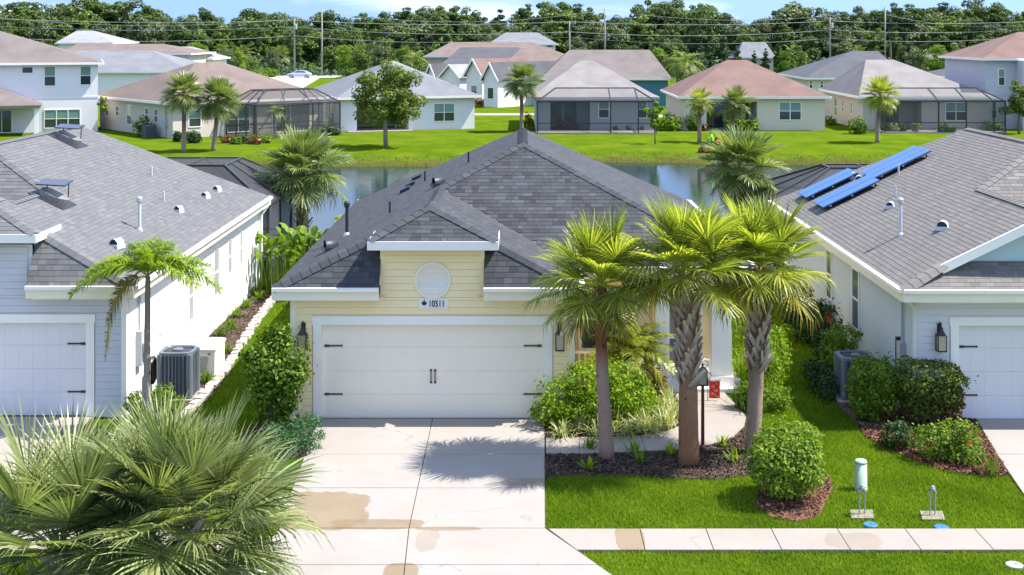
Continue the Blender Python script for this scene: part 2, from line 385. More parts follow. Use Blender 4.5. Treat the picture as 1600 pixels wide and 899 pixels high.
# ------------------------------------------------------------------ beds of mulch
def chips(poly, n, z, size, rng):
    xs_ = [p[0] for p in poly]; ys_ = [p[1] for p in poly]
    X = rng.uniform(min(xs_), max(xs_), n); Y = rng.uniform(min(ys_), max(ys_), n); k = in_poly(X, Y, poly); X, Y = X[k], Y[k]
    P = np.stack([X, Y, z + rng.uniform(0, 0.03, len(X))], 1); N = np.tile([0, 0, 1.0], (len(X), 1))
    return leaf_faces(P, N, size, rng, 2.6, jitter=0.45)
def bed(name, label, poly, mat, chip, n, z=0.012, size=0.075):
    o = tag(MB().prism(poly, -0.1, z).build(name, mat), label, kind='structure'); EXCL.append(poly)
    V, F, tn = chips(poly, n, z + 0.004, size, RNG)
    c = link('mulch_chips', np_mesh('mulch_chips', V, F, tn), chip, o); c['kind'] = 'stuff'
    return o
P_ = lambda *a: [G2(*q) for q in a]
bed('mulch_bed', 'dark brown mulch bed around the three front palms', P_((852, 712), (905, 712), (958, 710), (1010, 708), (1062, 705), (1110, 698), (1146, 686), (1164, 669), (1190, 690),
    (1208, 712), (1180, 741), (1120, 749), (1060, 748), (1000, 744), (930, 742), (870, 744), (852, 749)), 'mulch', 'chip', 16000)
bed('planting_bed', 'brown mulch bed of striped lilies between garage and walkway', P_((852, 685), (905, 684), (955, 683), (1000, 681), (1034, 676), (1057, 668), (1066, 660), (1067, 652), (1064, 642), (1059, 630), (1048, 606),
    (1020, 602), (905, 620), (897, 655), (852, 657)), 'mulch', 'chip', 9000)
bed('mulch_bed', 'red-brown bark bed under the clipped shrubs by the grey garage', P_((1338, 662), (1352, 682), (1385, 700), (1430, 720), (1485, 738), (1540, 745), (1577, 742), (1524, 657), (1497, 654), (1437, 640), (1345, 640)), 'soil_red', 'chip_red', 12000, 0.012, 0.09)
bed('mulch_bed', 'dark mulch strip along the pale blue side wall', P_((1338, 662), (1345, 640), (1437, 640), (1420, 600), (1300, 480), (1225, 440), (1212, 462), (1240, 490), (1270, 535), (1284, 560), (1278, 600), (1300, 625)), 'mulch', 'chip', 5000)
bed('mulch_bed', 'small mulch ring under the round clipped hedge shrub', P_((1182, 790), (1205, 808), (1245, 815), (1280, 806), (1302, 760), (1290, 742), (1235, 735), (1185, 755)), 'soil_red', 'chip_red', 2500)
bed('mulch_bed', 'dark mulch patch below the tall round shrub by the garage corner', P_((372, 690), (400, 705), (440, 716), (482, 716), (497, 658), (455, 658), (390, 668)), 'mulch', 'chip', 3000)
bed('mulch_bed', 'mulch strip along the white side wall behind white edging', P_((185, 700), (262, 690), (290, 652), (345, 588), (392, 510), (428, 462), (440, 446)) + [(-8.76, 43.0), (-8.76, 28.7)], 'mulch', 'chip', 9000)

# white stone edging beside the white wall
ed = tag(MB().prism(P_((262, 692), (268, 692), (296, 652), (350, 588), (398, 510), (432, 464), (428, 464), (392, 510), (344, 588), (290, 652)), -0.1, 0.02).build('garden_edging', 'joint'),
         'row of whitish stone edging blocks beside the white side wall', kind='structure')
plain('edging_stone', (0.50, 0.45, 0.39), 0.85, 0.2, 5, 0.5, 30)
pts = [(258, 694), (292, 648), (318, 622), (347, 588), (372, 548), (395, 512), (414, 486), (431, 464), (443, 447)]
for i in range(len(pts) - 1):
    a, b_ = gr(*pts[i]), gr(*pts[i + 1]); L_ = (b_ - a).length; k = max(1, int(L_ / 0.34))
    for j in range(k):
        c = a.lerp(b_, (j + 0.5) / k); d = (b_ - a).normalized(); d = Matrix.Rotation(random.uniform(-.35, .35), 3, 'Z') @ d; s_ = Vector((-d.y, d.x, 0))
        MB().obox((c.x, c.y, 0.05), d * (L_ / k * random.uniform(.34, .46)), s_ * random.uniform(0.08, 0.13), (0, 0, random.uniform(0.05, 0.065))).build('edging_block', 'edging_stone', ed)
EXCL.append(P_((250, 700), (272, 700), (300, 655), (357, 590), (405, 512), (440, 464), (455, 440), (430, 440), (385, 510), (338, 588), (280, 655)))

# ------------------------------------------------------------------ grass blades on the near lawns
def grass(rects, rng):
    Vs = []; Ts = []
    for (x0, x1, ya, yb, dens, h) in rects:
        n = int((x1 - x0) * (yb - ya) * dens); X = rng.uniform(x0, x1, n); Y = rng.uniform(ya, yb, n); keep = np.ones(n, bool)
        for e in EXCL: keep &= ~in_poly(X, Y, e)
        for (a, b_, c, d) in HOUSE_RECTS: keep &= ~((X > a) & (X < b_) & (Y > c) & (Y < d))
        vx = X / Y * FPX; keep &= (vx > -900) & (vx < 880)
        X, Y = X[keep], Y[keep]; n = len(X); q = rng.uniform(0, 2 * PI, n); hh = h * rng.uniform(0.5, 1.2, n); wd = 0.006 + 0.004 * rng.uniform(0, 1, n)
        wd *= np.maximum(1, Y / 26)
        lx = rng.normal(0, 0.45, n) * hh; ly = rng.normal(0, 0.45, n) * hh
        A = np.stack([X - np.cos(q) * wd, Y - np.sin(q) * wd, np.full(n, -0.03)], 1); B = np.stack([X + np.cos(q) * wd, Y + np.sin(q) * wd, np.full(n, -0.03)], 1)
        C = np.stack([X + lx, Y + ly, hh - 0.03], 1); Vs.append(np.stack([A, B, C], 1).reshape(-1, 3))
        pt = 0.5 + 0.22 * np.sin(X * 1.7 + np.sin(Y * 1.3)) * np.sin(Y * 2.1 + 0.7 * X) + 0.12 * np.sin(X * 5.1 + Y * 3.7)
        big = np.sin(X * .83 + 1.3 * np.sin(Y * .61)) * np.sin(Y * .97 + .8 * np.sin(X * .53 + 2)) ; big2 = np.sin(X * 2.9 + Y * 1.1 + 2 * np.sin(Y * .7)) * np.sin(Y * 3.3 - X * .9)
        base = np.clip(pt * 0.45 + .20 * big + .12 * big2 + rng.uniform(-0.22, 0.5, n) + (rng.uniform(0, 1, n) < .06) * .6, 0, 1.25)
        Ts.append(np.stack([base * 0.45, base * 0.45, base], 1).reshape(-1))
    V = np.concatenate(Vs); return V, np.arange(len(V)).reshape(-1, 3), np.concatenate(Ts)
HOUSE_RECTS = [(-5.1, 5.2, 28.4, 43), (-20, -8.75, 28.4, 44), (8.7, 20, 28.2, 43)]
V, F, tn = grass([(-0.2, 13.0, 20.0, 29.5, 2600, 0.07), (5.0, 9.0, 29.5, 43, 800, 0.08), (-9.5, -4.0, 18.0, 29.0, 1500, 0.07), (-9, -5, 29, 46, 600, 0.08), (1.0, 13.0, 17.0, 20.0, 1500, .07), (13.0, 15.5, 17.0, 28.0, 700, .08)], RNG)
tag(link('lawn_grass', np_mesh('lawn_grass', V, F, tn), 'grass_blade'), 'short bright green mown lawn grass around the driveway', 'grass', kind='stuff')
# ------------------------------------------------------------------ house materials
toned('shingle_charcoal', (0.054, 0.056, 0.062), (0.122, 0.125, 0.136), 0.9, 90, 0.3, 0.2)
toned('shingle_grey', (0.150, 0.149, 0.152), (0.245, 0.243, 0.247), 0.9, 90, 0.3, 0.2)
toned('shingle_brown', (0.20, 0.183, 0.168), (0.315, 0.293, 0.272), 0.9, 90, 0.3, 0.2)
plain('underlay', (0.10, 0.10, 0.105), 0.95)
plain('trim_white', (0.89, 0.84, 0.77), 0.45, 0.03)
plain('trim_cream', (0.86, 0.78, 0.62), 0.5, 0.03)
plain('soffit', (0.62, 0.58, 0.50), 0.6, 0.03)
plain('door_white', (0.90, 0.82, 0.66), 0.4, 0.02, 2, 0.1, 200)
plain('door_cool', (0.74, 0.71, 0.70), 0.4, 0.02, 2, 0.1, 200)
plain('siding_yellow', (0.95, 0.76, 0.43), 0.55, 0.035, 1.5, 0.12, 150)
plain('siding_blue', (0.56, 0.56, 0.575), 0.55, 0.03, 1.5, 0.12, 150)
plain('siding_grey', (0.66, 0.64, 0.63), 0.55, 0.03, 1.5, 0.12, 150)
plain('stucco_yellow', (0.88, 0.69, 0.40), 0.8, 0.04, 2, 0.4, 180)
plain('stucco_white', (0.84, 0.84, 0.83), 0.8, 0.03, 1.2, 0.4, 180)
plain('stucco_ice', (0.56, 0.62, 0.63), 0.8, 0.03, 1.2, 0.4, 180)
plain('iron', (0.025, 0.018, 0.016), 0.45, 0.2, 8)
plain('iron_rust', (0.10, 0.035, 0.022), 0.5, 0.2, 8)
plain('pipe_light', (0.50, 0.55, 0.60), 0.5, 0.08)
plain('pipe_dark', (0.018, 0.022, 0.032), 0.5, 0.1)
plain('galv', (0.55, 0.57, 0.60), 0.35, 0.08, 6, 0, 60, 0.6)
plain('meter_grey', (0.42, 0.44, 0.46), 0.5, 0.08)
plain('ac_grey', (0.125, 0.15, 0.175), 0.5, 0.08); plain('ac_dark', (0.06, 0.07, 0.08), 0.6, 0.1)
plain('plaque', (0.80, 0.79, 0.75), 0.5, 0.02); plain('ink', (0.012, 0.012, 0.014), 0.5)
plain('door_blue', (0.055, 0.10, 0.18), 0.4, 0.06)
plain('tile_pale', (0.72, 0.69, 0.66), 0.6, 0.05)
def glassy(name, col, rough=0.06, spec=0.9):
    m, t, o, b = nodes_of(name); b.inputs['Base Color'].default_value = (*col, 1); b.inputs['Roughness'].default_value = rough
    b.inputs['Specular IOR Level'].default_value = spec
glassy('glass_dark', (0.035, 0.045, 0.05)); glassy('glass_grey', (0.16, 0.19, 0.19)); glassy('glass_green', (0.16, 0.27, 0.22)); glassy('lamp_glass', (0.42, 0.36, 0.26), 0.15)
def screen_mat(name, col, op):
    m, t, o, b = nodes_of(name); b.inputs['Base Color'].default_value = (*col, 1); b.inputs['Roughness'].default_value = 0.8
    tr = nd(t, 'ShaderNodeBsdfTransparent'); mx = nd(t, 'ShaderNodeMixShader'); mx.inputs[0].default_value = op
    t.links.new(tr.outputs[0], mx.inputs[1]); t.links.new(b.outputs[0], mx.inputs[2]); t.links.new(mx.outputs[0], o.inputs['Surface'])
screen_mat('screen', (0.045, 0.045, 0.05), 0.62); screen_mat('screen_grey', (0.10, 0.105, 0.115), 0.34)
plain('frame_bronze', (0.035, 0.032, 0.032), 0.45, 0.1)

# ------------------------------------------------------------------ shingles
_TAB = {}; TW = (0.14, 0.19, 0.25, 0.33)
def tab_mesh(wi, ti, mat):
    k = (wi, ti, mat)
    if k not in _TAB:
        w_ = TW[wi]; mb = MB(); tab_into(mb, 0, w_ - 0.006, 0, 0.138, 0, 0, lambda u, v, h: (u, v, h), (0.1, 0.32, 0.44, 0.55, 0.7, 0.95)[ti])
        me = mb.mesh('shingle'); me.materials.append(MATS[mat]); _TAB[k] = me
    return _TAB[k]
def tab_into(mb, u0, u1, v0, v1, lx, rx, P, tone, ut0=None, ut1=None):
    ut0 = u0 if ut0 is None else ut0; ut1 = u1 if ut1 is None else ut1; h = 0.011
    mb.add([P(u0, v0, 0.0), P(u1, v0, 0.0), P(u0, v0, h), P(u1, v0, h), P(ut1, v1, 0.004), P(ut0, v1, 0.004)],
           [(0, 1, 3, 2), (2, 3, 4, 5), (1, 4, 3), (0, 2, 5)], tone)
def poly_span(Q, v):
    us = []
    n = len(Q)
    for i in range(n):
        (u0, v0), (u1, v1) = Q[i], Q[(i + 1) % n]
        if abs(v1 - v0) < 1e-9:
            if abs(v - v0) < 1e-6: us += [u0, u1]
        elif (v - v0) * (v - v1) <= 1e-12: us.append(u0 + (u1 - u0) * (v - v0) / (v1 - v0))
    return (min(us), max(us)) if us else None
def roof_plane(root, pts, mat, budget, field, rng, expo=0.132):
    """pts[0]-pts[1] is the eave, in order so that the normal points up"""
    pts = [Vector(p) for p in pts]; u = (pts[1] - pts[0]); u.z = 0; u.normalize()
    nrm = Vector((0, 0, 0))
    for i in range(1, len(pts) - 1): nrm += (pts[i] - pts[0]).cross(pts[i + 1] - pts[0])
    nrm.normalize()
    if nrm.z < 0: nrm = -nrm
    v = nrm.cross(u).normalized()
    if v.z < 0: v = -v
    u = v.cross(nrm).normalized(); o = pts[0]
    Q = [((p - o).dot(u), (p - o).dot(v)) for p in pts]; vmax = max(q[1] for q in Q)
    MB().add([p - nrm * 0.004 for p in pts] + [p - nrm * 0.06 for p in pts],
             [tuple(range(len(pts))), tuple(range(2 * len(pts) - 1, len(pts) - 1, -1))] + [(i, (i + 1) % len(pts), len(pts) + (i + 1) % len(pts), len(pts) + i) for i in range(len(pts))]).build('roof_deck', 'underlay', root)
    P = lambda a, b_, h: o + u * a + v * b_ + nrm * h
    M3 = Matrix((u, v, nrm)).transposed(); v0 = -0.012; row = 0; flatn = 1.0 if abs(nrm.y) > abs(nrm.x) else 0.55
    while v0 < vmax - 0.02:
        v1 = min(v0 + expo + 0.006, vmax); s0 = poly_span(Q, max(v0, 0.0005)); s1 = poly_span(Q, v1 - 0.0005)
        if s0 and s1:
            uu = s0[0] - rng.uniform(0, 0.3); last = -1
            while uu < s0[1]:
                wi = int(rng.integers(0, 4)); w_ = TW[wi]; ti = int(rng.choice(6, p=[.13, .22, .27, .2, .12, .06]))
                if ti == last: ti = (ti + 1) % 6
                last = ti; a, b_ = uu, uu + w_ - 0.006
                full = a >= max(s0[0], s1[0]) and b_ <= min(s0[1], s1[1])
                if full and budget[0] > 0 and v1 < vmax - 0.02:
                    budget[0] -= 1; ob = link('shingle', tab_mesh(wi, ti, mat), None, root); ob.matrix_basis = Matrix.Translation(P(a, v0, 0)) @ M3.to_4x4()
                else:
                    a0, b0 = max(a, s0[0]), min(b_, s0[1]); a1, b1 = max(a, s1[0]), min(b_, s1[1])
                    if a1 > b1: a1 = b1 = min(max((a1 + b1) / 2, s1[0]), s1[1])
                    if b0 - a0 > 0.01: tab_into(field, a0, b0, v0, v1, 0, 0, P, (.5 + ((0.06, 0.28, 0.42, 0.55, 0.72, 0.97)[ti] - .5) * flatn + rng.uniform(-.06, .06)), a1, b1)
                uu += w_
        v0 += expo; row += 1
_CAP = {}
def ridge_caps(root, a, b, nrm, mat, half=0.13, drop=0.05, step=0.22, rng=RNG):
    a, b = Vector(a), Vector(b); d = (b - a); L_ = d.length; d.normalize(); nrm = Vector(nrm); nrm = (nrm - d * nrm.dot(d)).normalized(); s_ = nrm.cross(d)
    n = max(1, int(L_ / step)); st_ = L_ / n; M3 = Matrix((d, s_, nrm)).transposed().to_4x4()
    for i in range(n):
        ti = int(rng.integers(0, 4)); k = (round(st_, 2), ti, mat, half, drop)
        if k not in _CAP:
            l = st_ + 0.02; h0, h1 = 0.034, 0.022
            me = MB().add([(0, -half, h0 - drop), (0, 0, h0), (0, half, h0 - drop), (l, -half, h1 - drop), (l, 0, h1), (l, half, h1 - drop),
                           (0, -half, h0 - drop - .01), (0, 0, h0 - .01), (0, half, h0 - drop - .01)],
                          [(0, 3, 4, 1), (1, 4, 5, 2), (0, 1, 7, 6), (1, 2, 8, 7)], (0.45, 0.55, 0.65, 0.85)[ti]).mesh('ridge_cap')
            me.materials.append(MATS[mat]); _CAP[k] = me
        ob = link('ridge_cap', _CAP[k], None, root); ob.matrix_basis = Matrix.Translation(a + d * st_ * i) @ M3

# ------------------------------------------------------------------ fittings
def boards(root, mat, x0, x1, z0, z1, y, exp_=0.155, side=1, holes=()):
    """clapboards on a wall that faces -y; holes = list of (x0,x1,z0,z1)"""
    z = z0
    while z < z1 - 0.02:
        zt = min(z + exp_, z1); spans = [(x0, x1)]
        for (a, b_, c, d) in holes:
            if c < zt - 0.01 and d > z + 0.01:
                ns = []
                for (p, q_) in spans:
                    if b_ <= p or a >= q_: ns.append((p, q_)); continue
                    if a > p: ns.append((p, a))
                    if b_ < q_: ns.append((b_, q_))
                spans = ns
        for (p, q_) in spans:
            if q_ - p > 0.03:
                t0, t1 = 0.030, 0.022; zg = zt - .006
                MB().add([(p, y, z), (q_, y, z), (p, y - t0, z), (q_, y - t0, z), (p, y - t1, zg), (q_, y - t1, zg), (p, y, zg), (q_, y, zg)],
                         [(0, 2, 3, 1), (2, 4, 5, 3), (4, 6, 7, 5), (0, 6, 4, 2), (1, 3, 5, 7)]).build('siding_board', mat, root)
        z = zt
def garage_door(root, x0, x1, z1, y, mat, hinge_mat, trim_w=0.185, z0=0.0, straps=True):
    d = thing_part('garage_door', root); h = (z1 - z0) / 4
    for i in range(4):
        a, b_ = z0 + i * h + 0.0015, z0 + (i + 1) * h - 0.0015; mb = MB().box(x0, x1, y + 0.10, y + 0.14, a, b_)
        MBr = mb; n = 16; wv = (x1 - x0) / n
        for j in range(n): MBr.box(x0 + j * wv + 0.006, x0 + (j + 1) * wv - 0.006, y + 0.0955, y + 0.101, a + 0.012, b_ - 0.012)
        mb.build('door_panel', mat, d)
    MB().box(x0, x1, y + 0.085, y + 0.15, z0 - 0.01, z0 + 0.012).build('bottom_seal', 'iron', d)
    if straps:
        for zz in (z0 + 0.545, z0 + 1.62):
            for s_, xe in ((1, x0 + 0.05), (-1, x1 - 0.05)):
                mb = MB().box(min(xe, xe + s_ * .36), max(xe, xe + s_ * .36), y + 0.078, y + 0.094, zz - 0.016, zz + 0.016)
                mb.box(min(xe, xe + s_ * .10), max(xe, xe + s_ * .10), y + 0.076, y + 0.094, zz - 0.026, zz + 0.026)
                xt = xe + s_ * .38; mb.add([(xt - .03, y + .079, zz), (xt, y + .079, zz + .026), (xt + .03, y + .079, zz), (xt, y + .079, zz - .026), (xt - .03, y + .094, zz), (xt, y + .094, zz + .026), (xt + .03, y + .094, zz), (xt, y + .094, zz - .026)],
                       [(0, 3, 2, 1), (0, 1, 5, 4), (1, 2, 6, 5), (2, 3, 7, 6), (3, 0, 4, 7)])
                mb.build('hinge_strap', hinge_mat, d)
        cx_ = (x0 + x1) / 2
        for s_ in (-1, 1):
            mb = MB().tube([(cx_ + s_ * .045, y + .09, z0 + .80), (cx_ + s_ * .045, y + .055, z0 + .84), (cx_ + s_ * .045, y + .055, z0 + 1.04), (cx_ + s_ * .045, y + .09, z0 + 1.08)], 0.013, 6)
            mb.box(cx_ + s_ * .045 - .022, cx_ + s_ * .045 + .022, y + .084, y + .096, z0 + 1.05, z0 + 1.10); mb.box(cx_ + s_ * .045 - .022, cx_ + s_ * .045 + .022, y + .084, y + .096, z0 + .78, z0 + .83)
            mb.build('door_handle', hinge_mat, d)
    return d
def thing_part(name, root):
    o = bpy.data.objects.new(name, None); COL.objects.link(o); o.parent = root
    o.matrix_parent_inverse = Matrix.Translation(-root_loc(root)); o.empty_display_size = 0.2
    return o
def door_trim(root, x0, x1, z1, y, mat='trim_white', wd=0.185, hd=0.19):
    MB().box(x0 - wd, x0, y - 0.045, y + 0.13, 0, z1).build('door_trim', mat, root); MB().box(x1, x1 + wd, y - 0.045, y + 0.13, 0, z1).build('door_trim', mat, root)
    MB().box(x0 - wd - .025, x1 + wd + .025, y - 0.055, y + 0.13, z1 + 0.001, z1 + hd).build('door_trim', mat, root)
def lantern(root, x, y, z, s=1.0):
    l = thing_part('wall_lantern', root); k = lambda v: v * s
    mb = MB().box(x - k(.05), x + k(.05), y - .02, y, z + k(.10), z + k(.36))
    mb.tube([(x, y - .01, z + k(.30)), (x, y - k(.05), z + k(.40)), (x, y - k(.12), z + k(.40)), (x, y - k(.13), z + k(.31))], k(.012), 6)
    mb.build('bracket', 'iron', l); c = y - k(.13)
    mb = MB().lathe((x, c, z), [(k(.115), k(.13)), (k(.10), k(.15)), (k(.06), k(.21)), (k(.045), k(.24)), (k(.04), k(.29)), (k(.012), k(.31))], 8); mb.build('hood', 'iron', l)
    mb = MB()
    for sx in (-1, 1):
        for sy in (-1, 1): mb.box(x + sx * k(.09) - k(.008), x + sx * k(.09) + k(.008), c + sy * k(.09) - k(.008), c + sy * k(.09) + k(.008), z - k(.20), z + k(.135))
    mb.box(x - k(.10), x + k(.10), c - k(.10), c + k(.10), z - k(.225), z - k(.20)); mb.build('cage', 'iron', l)
    MB().box(x - k(.078), x + k(.078), c - k(.078), c + k(.078), z - k(.199), z + k(.125)).build('glass', 'lamp_glass', l)
    MB().lathe((x, c, z - k(.198)), [(k(.03), 0), (k(.03), k(.12)), (k(.012), k(.14))], 8).build('candle', 'trim_cream', l)
def pipe_vent(root, p, h=0.72, mat='pipe_light', r=0.042):
    p = Vector(p); v = thing_part('vent_pipe', root)
    MB().lathe(p, [(r, -0.12), (r, h)], 14).build('pipe', mat, v); MB().lathe(p + Vector((0, 0, h - .02)), [(r * 1.25, 0), (r * 1.85, .03), (r * 1.85, .12), (r * 1.4, .15), (r * .4, .165)], 14).build('cap', mat if mat == 'pipe_dark' else 'galv', v)
    MB().lathe(p, [(r * 2.3, -0.05), (r * 1.9, .03), (r * 1.15, .08)], 14).build('flashing', 'galv', v)
def stub(root, p, h=0.3, mat='pipe_light'): MB().lathe(p, [(0.028, -0.1), (0.028, h)], 10).build('vent_stub', mat, root)
def gooseneck(root, p, mat, r=0.13, face=(-1, -0.4)):
    p = Vector(p); f = Vector((face[0], face[1], 0)).normalized(); s_ = Vector((-f.y, f.x, 0)); mb = MB(); n = 9
    # half-round hood with open mouth
    pr = []
    for i in range(n):
        q = PI * i / (n - 1); pr.append(s_ * (r * math.cos(q)) + Vector((0, 0, r * 1.15 * math.sin(q) + 0.05)))
    A = [p + f * r * .9 + q for q in pr]; B = [p - f * r * 1.0 + q * 0.92 + Vector((0, 0, .02)) for q in pr]
    mb.add(A + B, [(i, i + 1, n + i + 1, n + i) for i in range(n - 1)] + [tuple(n + i for i in range(n))]); hood = mb.build('vent_hood', mat, root, True)
    MB().add([p + f * r * .55 + q * .97 for q in pr], [tuple(range(n))]).build('vent_mouth', 'pipe_dark', hood)
    MB().obox(p + Vector((0, 0, .015)), f * r * 1.15, s_ * r * 1.1, (0, 0, .05)).build('vent_base', mat, hood)
def eave(root, a, b, out, fmat='trim_cream', dmat='trim_white', drop=0.20, gut=True):
    """drip edge and fascia along an eave; out = outward horizontal direction"""
    a, b, out = Vector(a), Vector(b), Vector(out)
    if gut: MB().beam(a + out * 0.045 + Vector((0, 0, -.015)), b + out * 0.045 + Vector((0, 0, -.015)), 0.11, 0.075).build('gutter', dmat, root)
    MB().beam(a - out * 0.005 + Vector((0, 0, -.055 - drop / 2)), b - out * 0.005 + Vector((0, 0, -.055 - drop / 2)), 0.05, drop).build('fascia', fmat, root)
def window(root, x0, x1, z0, z1, y, rows=2, frame='trim_white', top='glass_grey', bot='glass_dark', cols=1, w=0.07, face=-1):
    """double-hung window in a wall facing -y"""
    f = MB(); yo = y - 0.04
    f.box(x0 - w, x0, yo, y + .05, z0 - w, z1 + w); f.box(x1, x1 + w, yo, y + .05, z0 - w, z1 + w); f.box(x0, x1, yo, y + .05, z1, z1 + w); f.box(x0, x1, yo - .02, y + .05, z0 - w, z0)
    fr = f.build('window', frame, root); cw = (x1 - x0) / cols
    for c in range(cols):
        a, b_ = x0 + c * cw + (0.035 if c else 0), x0 + (c + 1) * cw - (0.035 if c < cols - 1 else 0); zm = (z0 + z1) / 2
        if c: MB().box(x0 + c * cw - .034, x0 + c * cw + .034, yo + .005, y + .05, z0 + .001, z1 - .001).build('mullion', frame, fr)
        if rows == 2:
            MB().box(a, b_, y - .025, y + .04, zm - .025, zm + .025).build('meeting_rail', frame, fr)
            MB().box(a, b_, y - .004, y + .004, zm + .026, z1 - .001).build('pane', top, fr); MB().box(a, b_, y - .004, y + .004, z0 + .001, zm - .026).build('pane', bot, fr)
        else: MB().box(a, b_, y - .004, y + .004, z0 + .001, z1 - .001).build('pane', bot, fr)
    return fr
def side_window(root, x, y0, y1, z0, z1, out, frame='trim_white', pane='glass_grey'):
    """window in a wall facing out*x"""
    w = 0.06; f = MB()
    lo_, hi_ = sorted((x - out * .05, x + out * .03))
    f.box(lo_, hi_, y0 - w, y0, z0 - w, z1 + w); f.box(lo_, hi_, y1, y1 + w, z0 - w, z1 + w); f.box(lo_, hi_, y0, y1, z1, z1 + w); f.box(lo_, hi_, y0, y1, z0 - w, z0)
    fr = f.build('window', frame, root); zm = (z0 + z1) / 2; xa = x + out * .004; l, h = sorted((xa, xa + out * .008))
    MB().box(l - .01, h + .01, y0, y1, zm - .025, zm + .025).build('meeting_rail', frame, fr)
    MB().box(l, h, y0, y1, zm + .026, z1).build('pane', pane, fr); MB().box(l, h, y0, y1, z0, zm - .026).build('pane', pane, fr)

# ------------------------------------------------------------------ the three near houses share a plan (mirrored for the neighbour)
def ranch(name, label, X0, s, Yf, yE, yRb, yBk, roof_mat, siding, wall_side, wall_main, fmat, gable=False, side_gutter=True, dormer=None, dcut=None, door=None, hinge='iron', door_mat='door_white', dy_wall=0.38):
    cx_ = X0 + s * 5.5; root = thing(name, label, 'house', (cx_, Yf + 7, 0)); rng = np.random.default_rng(abs(hash_(name + label)))
    p = lambda x, y, z: Vector((X0 + s * x, Yf + y, z))
    ZE = 2.98; yRf = yE + 3.75; yB = yE + 2.3; yA = 1.0
    C, D, A = p(0, 0, ZE), p(6.76, 0, ZE), p(3.38, yA, 4.60); B, E, G_ = p(3.38, yB, 4.60), p(6.76, yE, ZE), p(11.01, yE, ZE)
    Rf, Rb, BL, BR = p(5.51, yRf, 5.62), p(5.51, yRb, 5.62), p(0, yBk, ZE), p(11.01, yBk, ZE)
    budget = [290]; field = MB()
    up_ = lambda *v: list(v) if s > 0 else list(v)
    if gable:
        C2, A2, D2 = p(1.03, 0.44, 3.474), p(3.38, 0.44, 4.60), p(5.73, 0.44, 3.474)
        planes = [[C, D, p(5.73, 0.80, 3.474), p(1.03, 0.80, 3.474)], [p(3.38, yB, 4.60), p(6.76, yE, ZE), G_, Rf], [C, BL, Rb, Rf, B, A2, C2], [D, E, B, A2, D2]]
        planes[1] = [E, G_, Rf, B]
    else:
        zc = lambda x: ZE + 1.62 * min(x, 6.76 - x) / 3.38
        a_, b2_ = dcut
        planes = [[C, p(a_, 0, ZE), p(a_, yA * a_ / 3.38, zc(a_))], [p(b2_, 0, ZE), D, p(b2_, yA * (6.76 - b2_) / 3.38, zc(b2_))], [p(a_, .60, 3.95), p(b2_, .60, 3.95), A], [E, G_, Rf, B], [D, E, B, A], [C, BL, Rb, Rf, B, A]]
    planes += [[G_, BR, Rb, Rf], [BL, BR, Rb]]
    for q in planes: roof_plane(root, q, roof_mat, budget, field, rng)
    f = field.build('shingle_field', roof_mat, root); f['kind'] = 'stuff'
    nL = Vector((-s * .48, 0, 1)); nR = Vector((s * .48, 0, 1)); nF = Vector((0, -.7, 1)); nG = Vector((0, -1.6, 1))
    if gable: caps = [(C, C2, nL + nG), (A2, B, Vector((0, 0, 1)))]
    else: caps = [(C, A, nL + nG), (D, A, nR + nG), (A, B, Vector((0, 0, 1)))]
    caps += [(B, Rf, nL + nF), (G_, Rf, nR + nF), (Rf, Rb, Vector((0, 0, 1)))]
    for a, b_, n_ in caps: ridge_caps(root, a, b_, n_, roof_mat)
    for a, b_, n_ in ((BL, Rb, nL + Vector((0, .85, 1))), (BR, Rb, nR + Vector((0, .85, 1)))): ridge_caps(root, a - Vector((0, 0, .02)), b_ - Vector((0, 0, .02)), n_, roof_mat, .13, .085)
    # eaves
    W0, W1, W2 = 0.34, 6.62, 10.62; yW = dy_wall
    if dormer:
        dx0, dx1 = dormer
        eave(root, C, p(dcut[0] + .0, 0, ZE), (0, -1, 0), fmat); eave(root, p(dcut[1] - .0, 0, ZE), D, (0, -1, 0), fmat)
    else: eave(root, C, D, (0, -1, 0), fmat)
    eave(root, C, BL, (-s, 0, 0), fmat, gut=side_gutter); eave(root, E, G_, (0, -1, 0), fmat); eave(root, D, E, (s, 0, 0), fmat); eave(root, G_, BR, (s, 0, 0), fmat); eave(root, BL, BR, (0, 1, 0), fmat)
    xr = lambda a, b_: sorted((X0 + s * a, X0 + s * b_))
    # soffits
    for (a, b_, c, d) in (((0, dcut[0] + .02, 0.0, yW), (dcut[1] - .02, 6.76, 0, yW)) if dormer else ((0, 6.76, 0.0, yW),)) + ((6.62, 11.01, yE, yE + .6), (0, W0, yW, yBk), (W2, 11.01, yE + .6, yBk), (0, 11.01, yBk - .4, yBk)):
        l, r = xr(a + .02, b_ - .02); MB().box(l, r, Yf + c + .03, Yf + d - .03, 2.76, 2.78).build('soffit', 'soffit', root)
    # walls
    l, r = xr(W0, W1); yw = Yf + yW
    return dict(root=root, p=p, l=l, r=r, yw=yw, xr=xr, W2=W2, planes=planes, C=C, D=D, A=A, ZE=ZE, yBk=Yf + yBk, yE=Yf + yE)
def hash_(s_):
    h = 7
    for c in s_: h = (h * 131 + ord(c)) % 1000003
    return h
# ------------------------------------------------------------------ main yellow house
H = ranch('house', 'pale yellow house with charcoal shingle roof and white double garage door', -5.41, 1, 28.0, 2.5, 11.5, 14.6, 'shingle_charcoal',
          'siding_yellow', None, None, 'trim_cream', side_gutter=False, dormer=(2.11, 4.92), dcut=(2.33, 4.62))
root = H['root']; yw = 28.38; L0, R0 = -5.07, 1.21
dx0, dx1, dz1 = -4.39, 0.54, 2.115
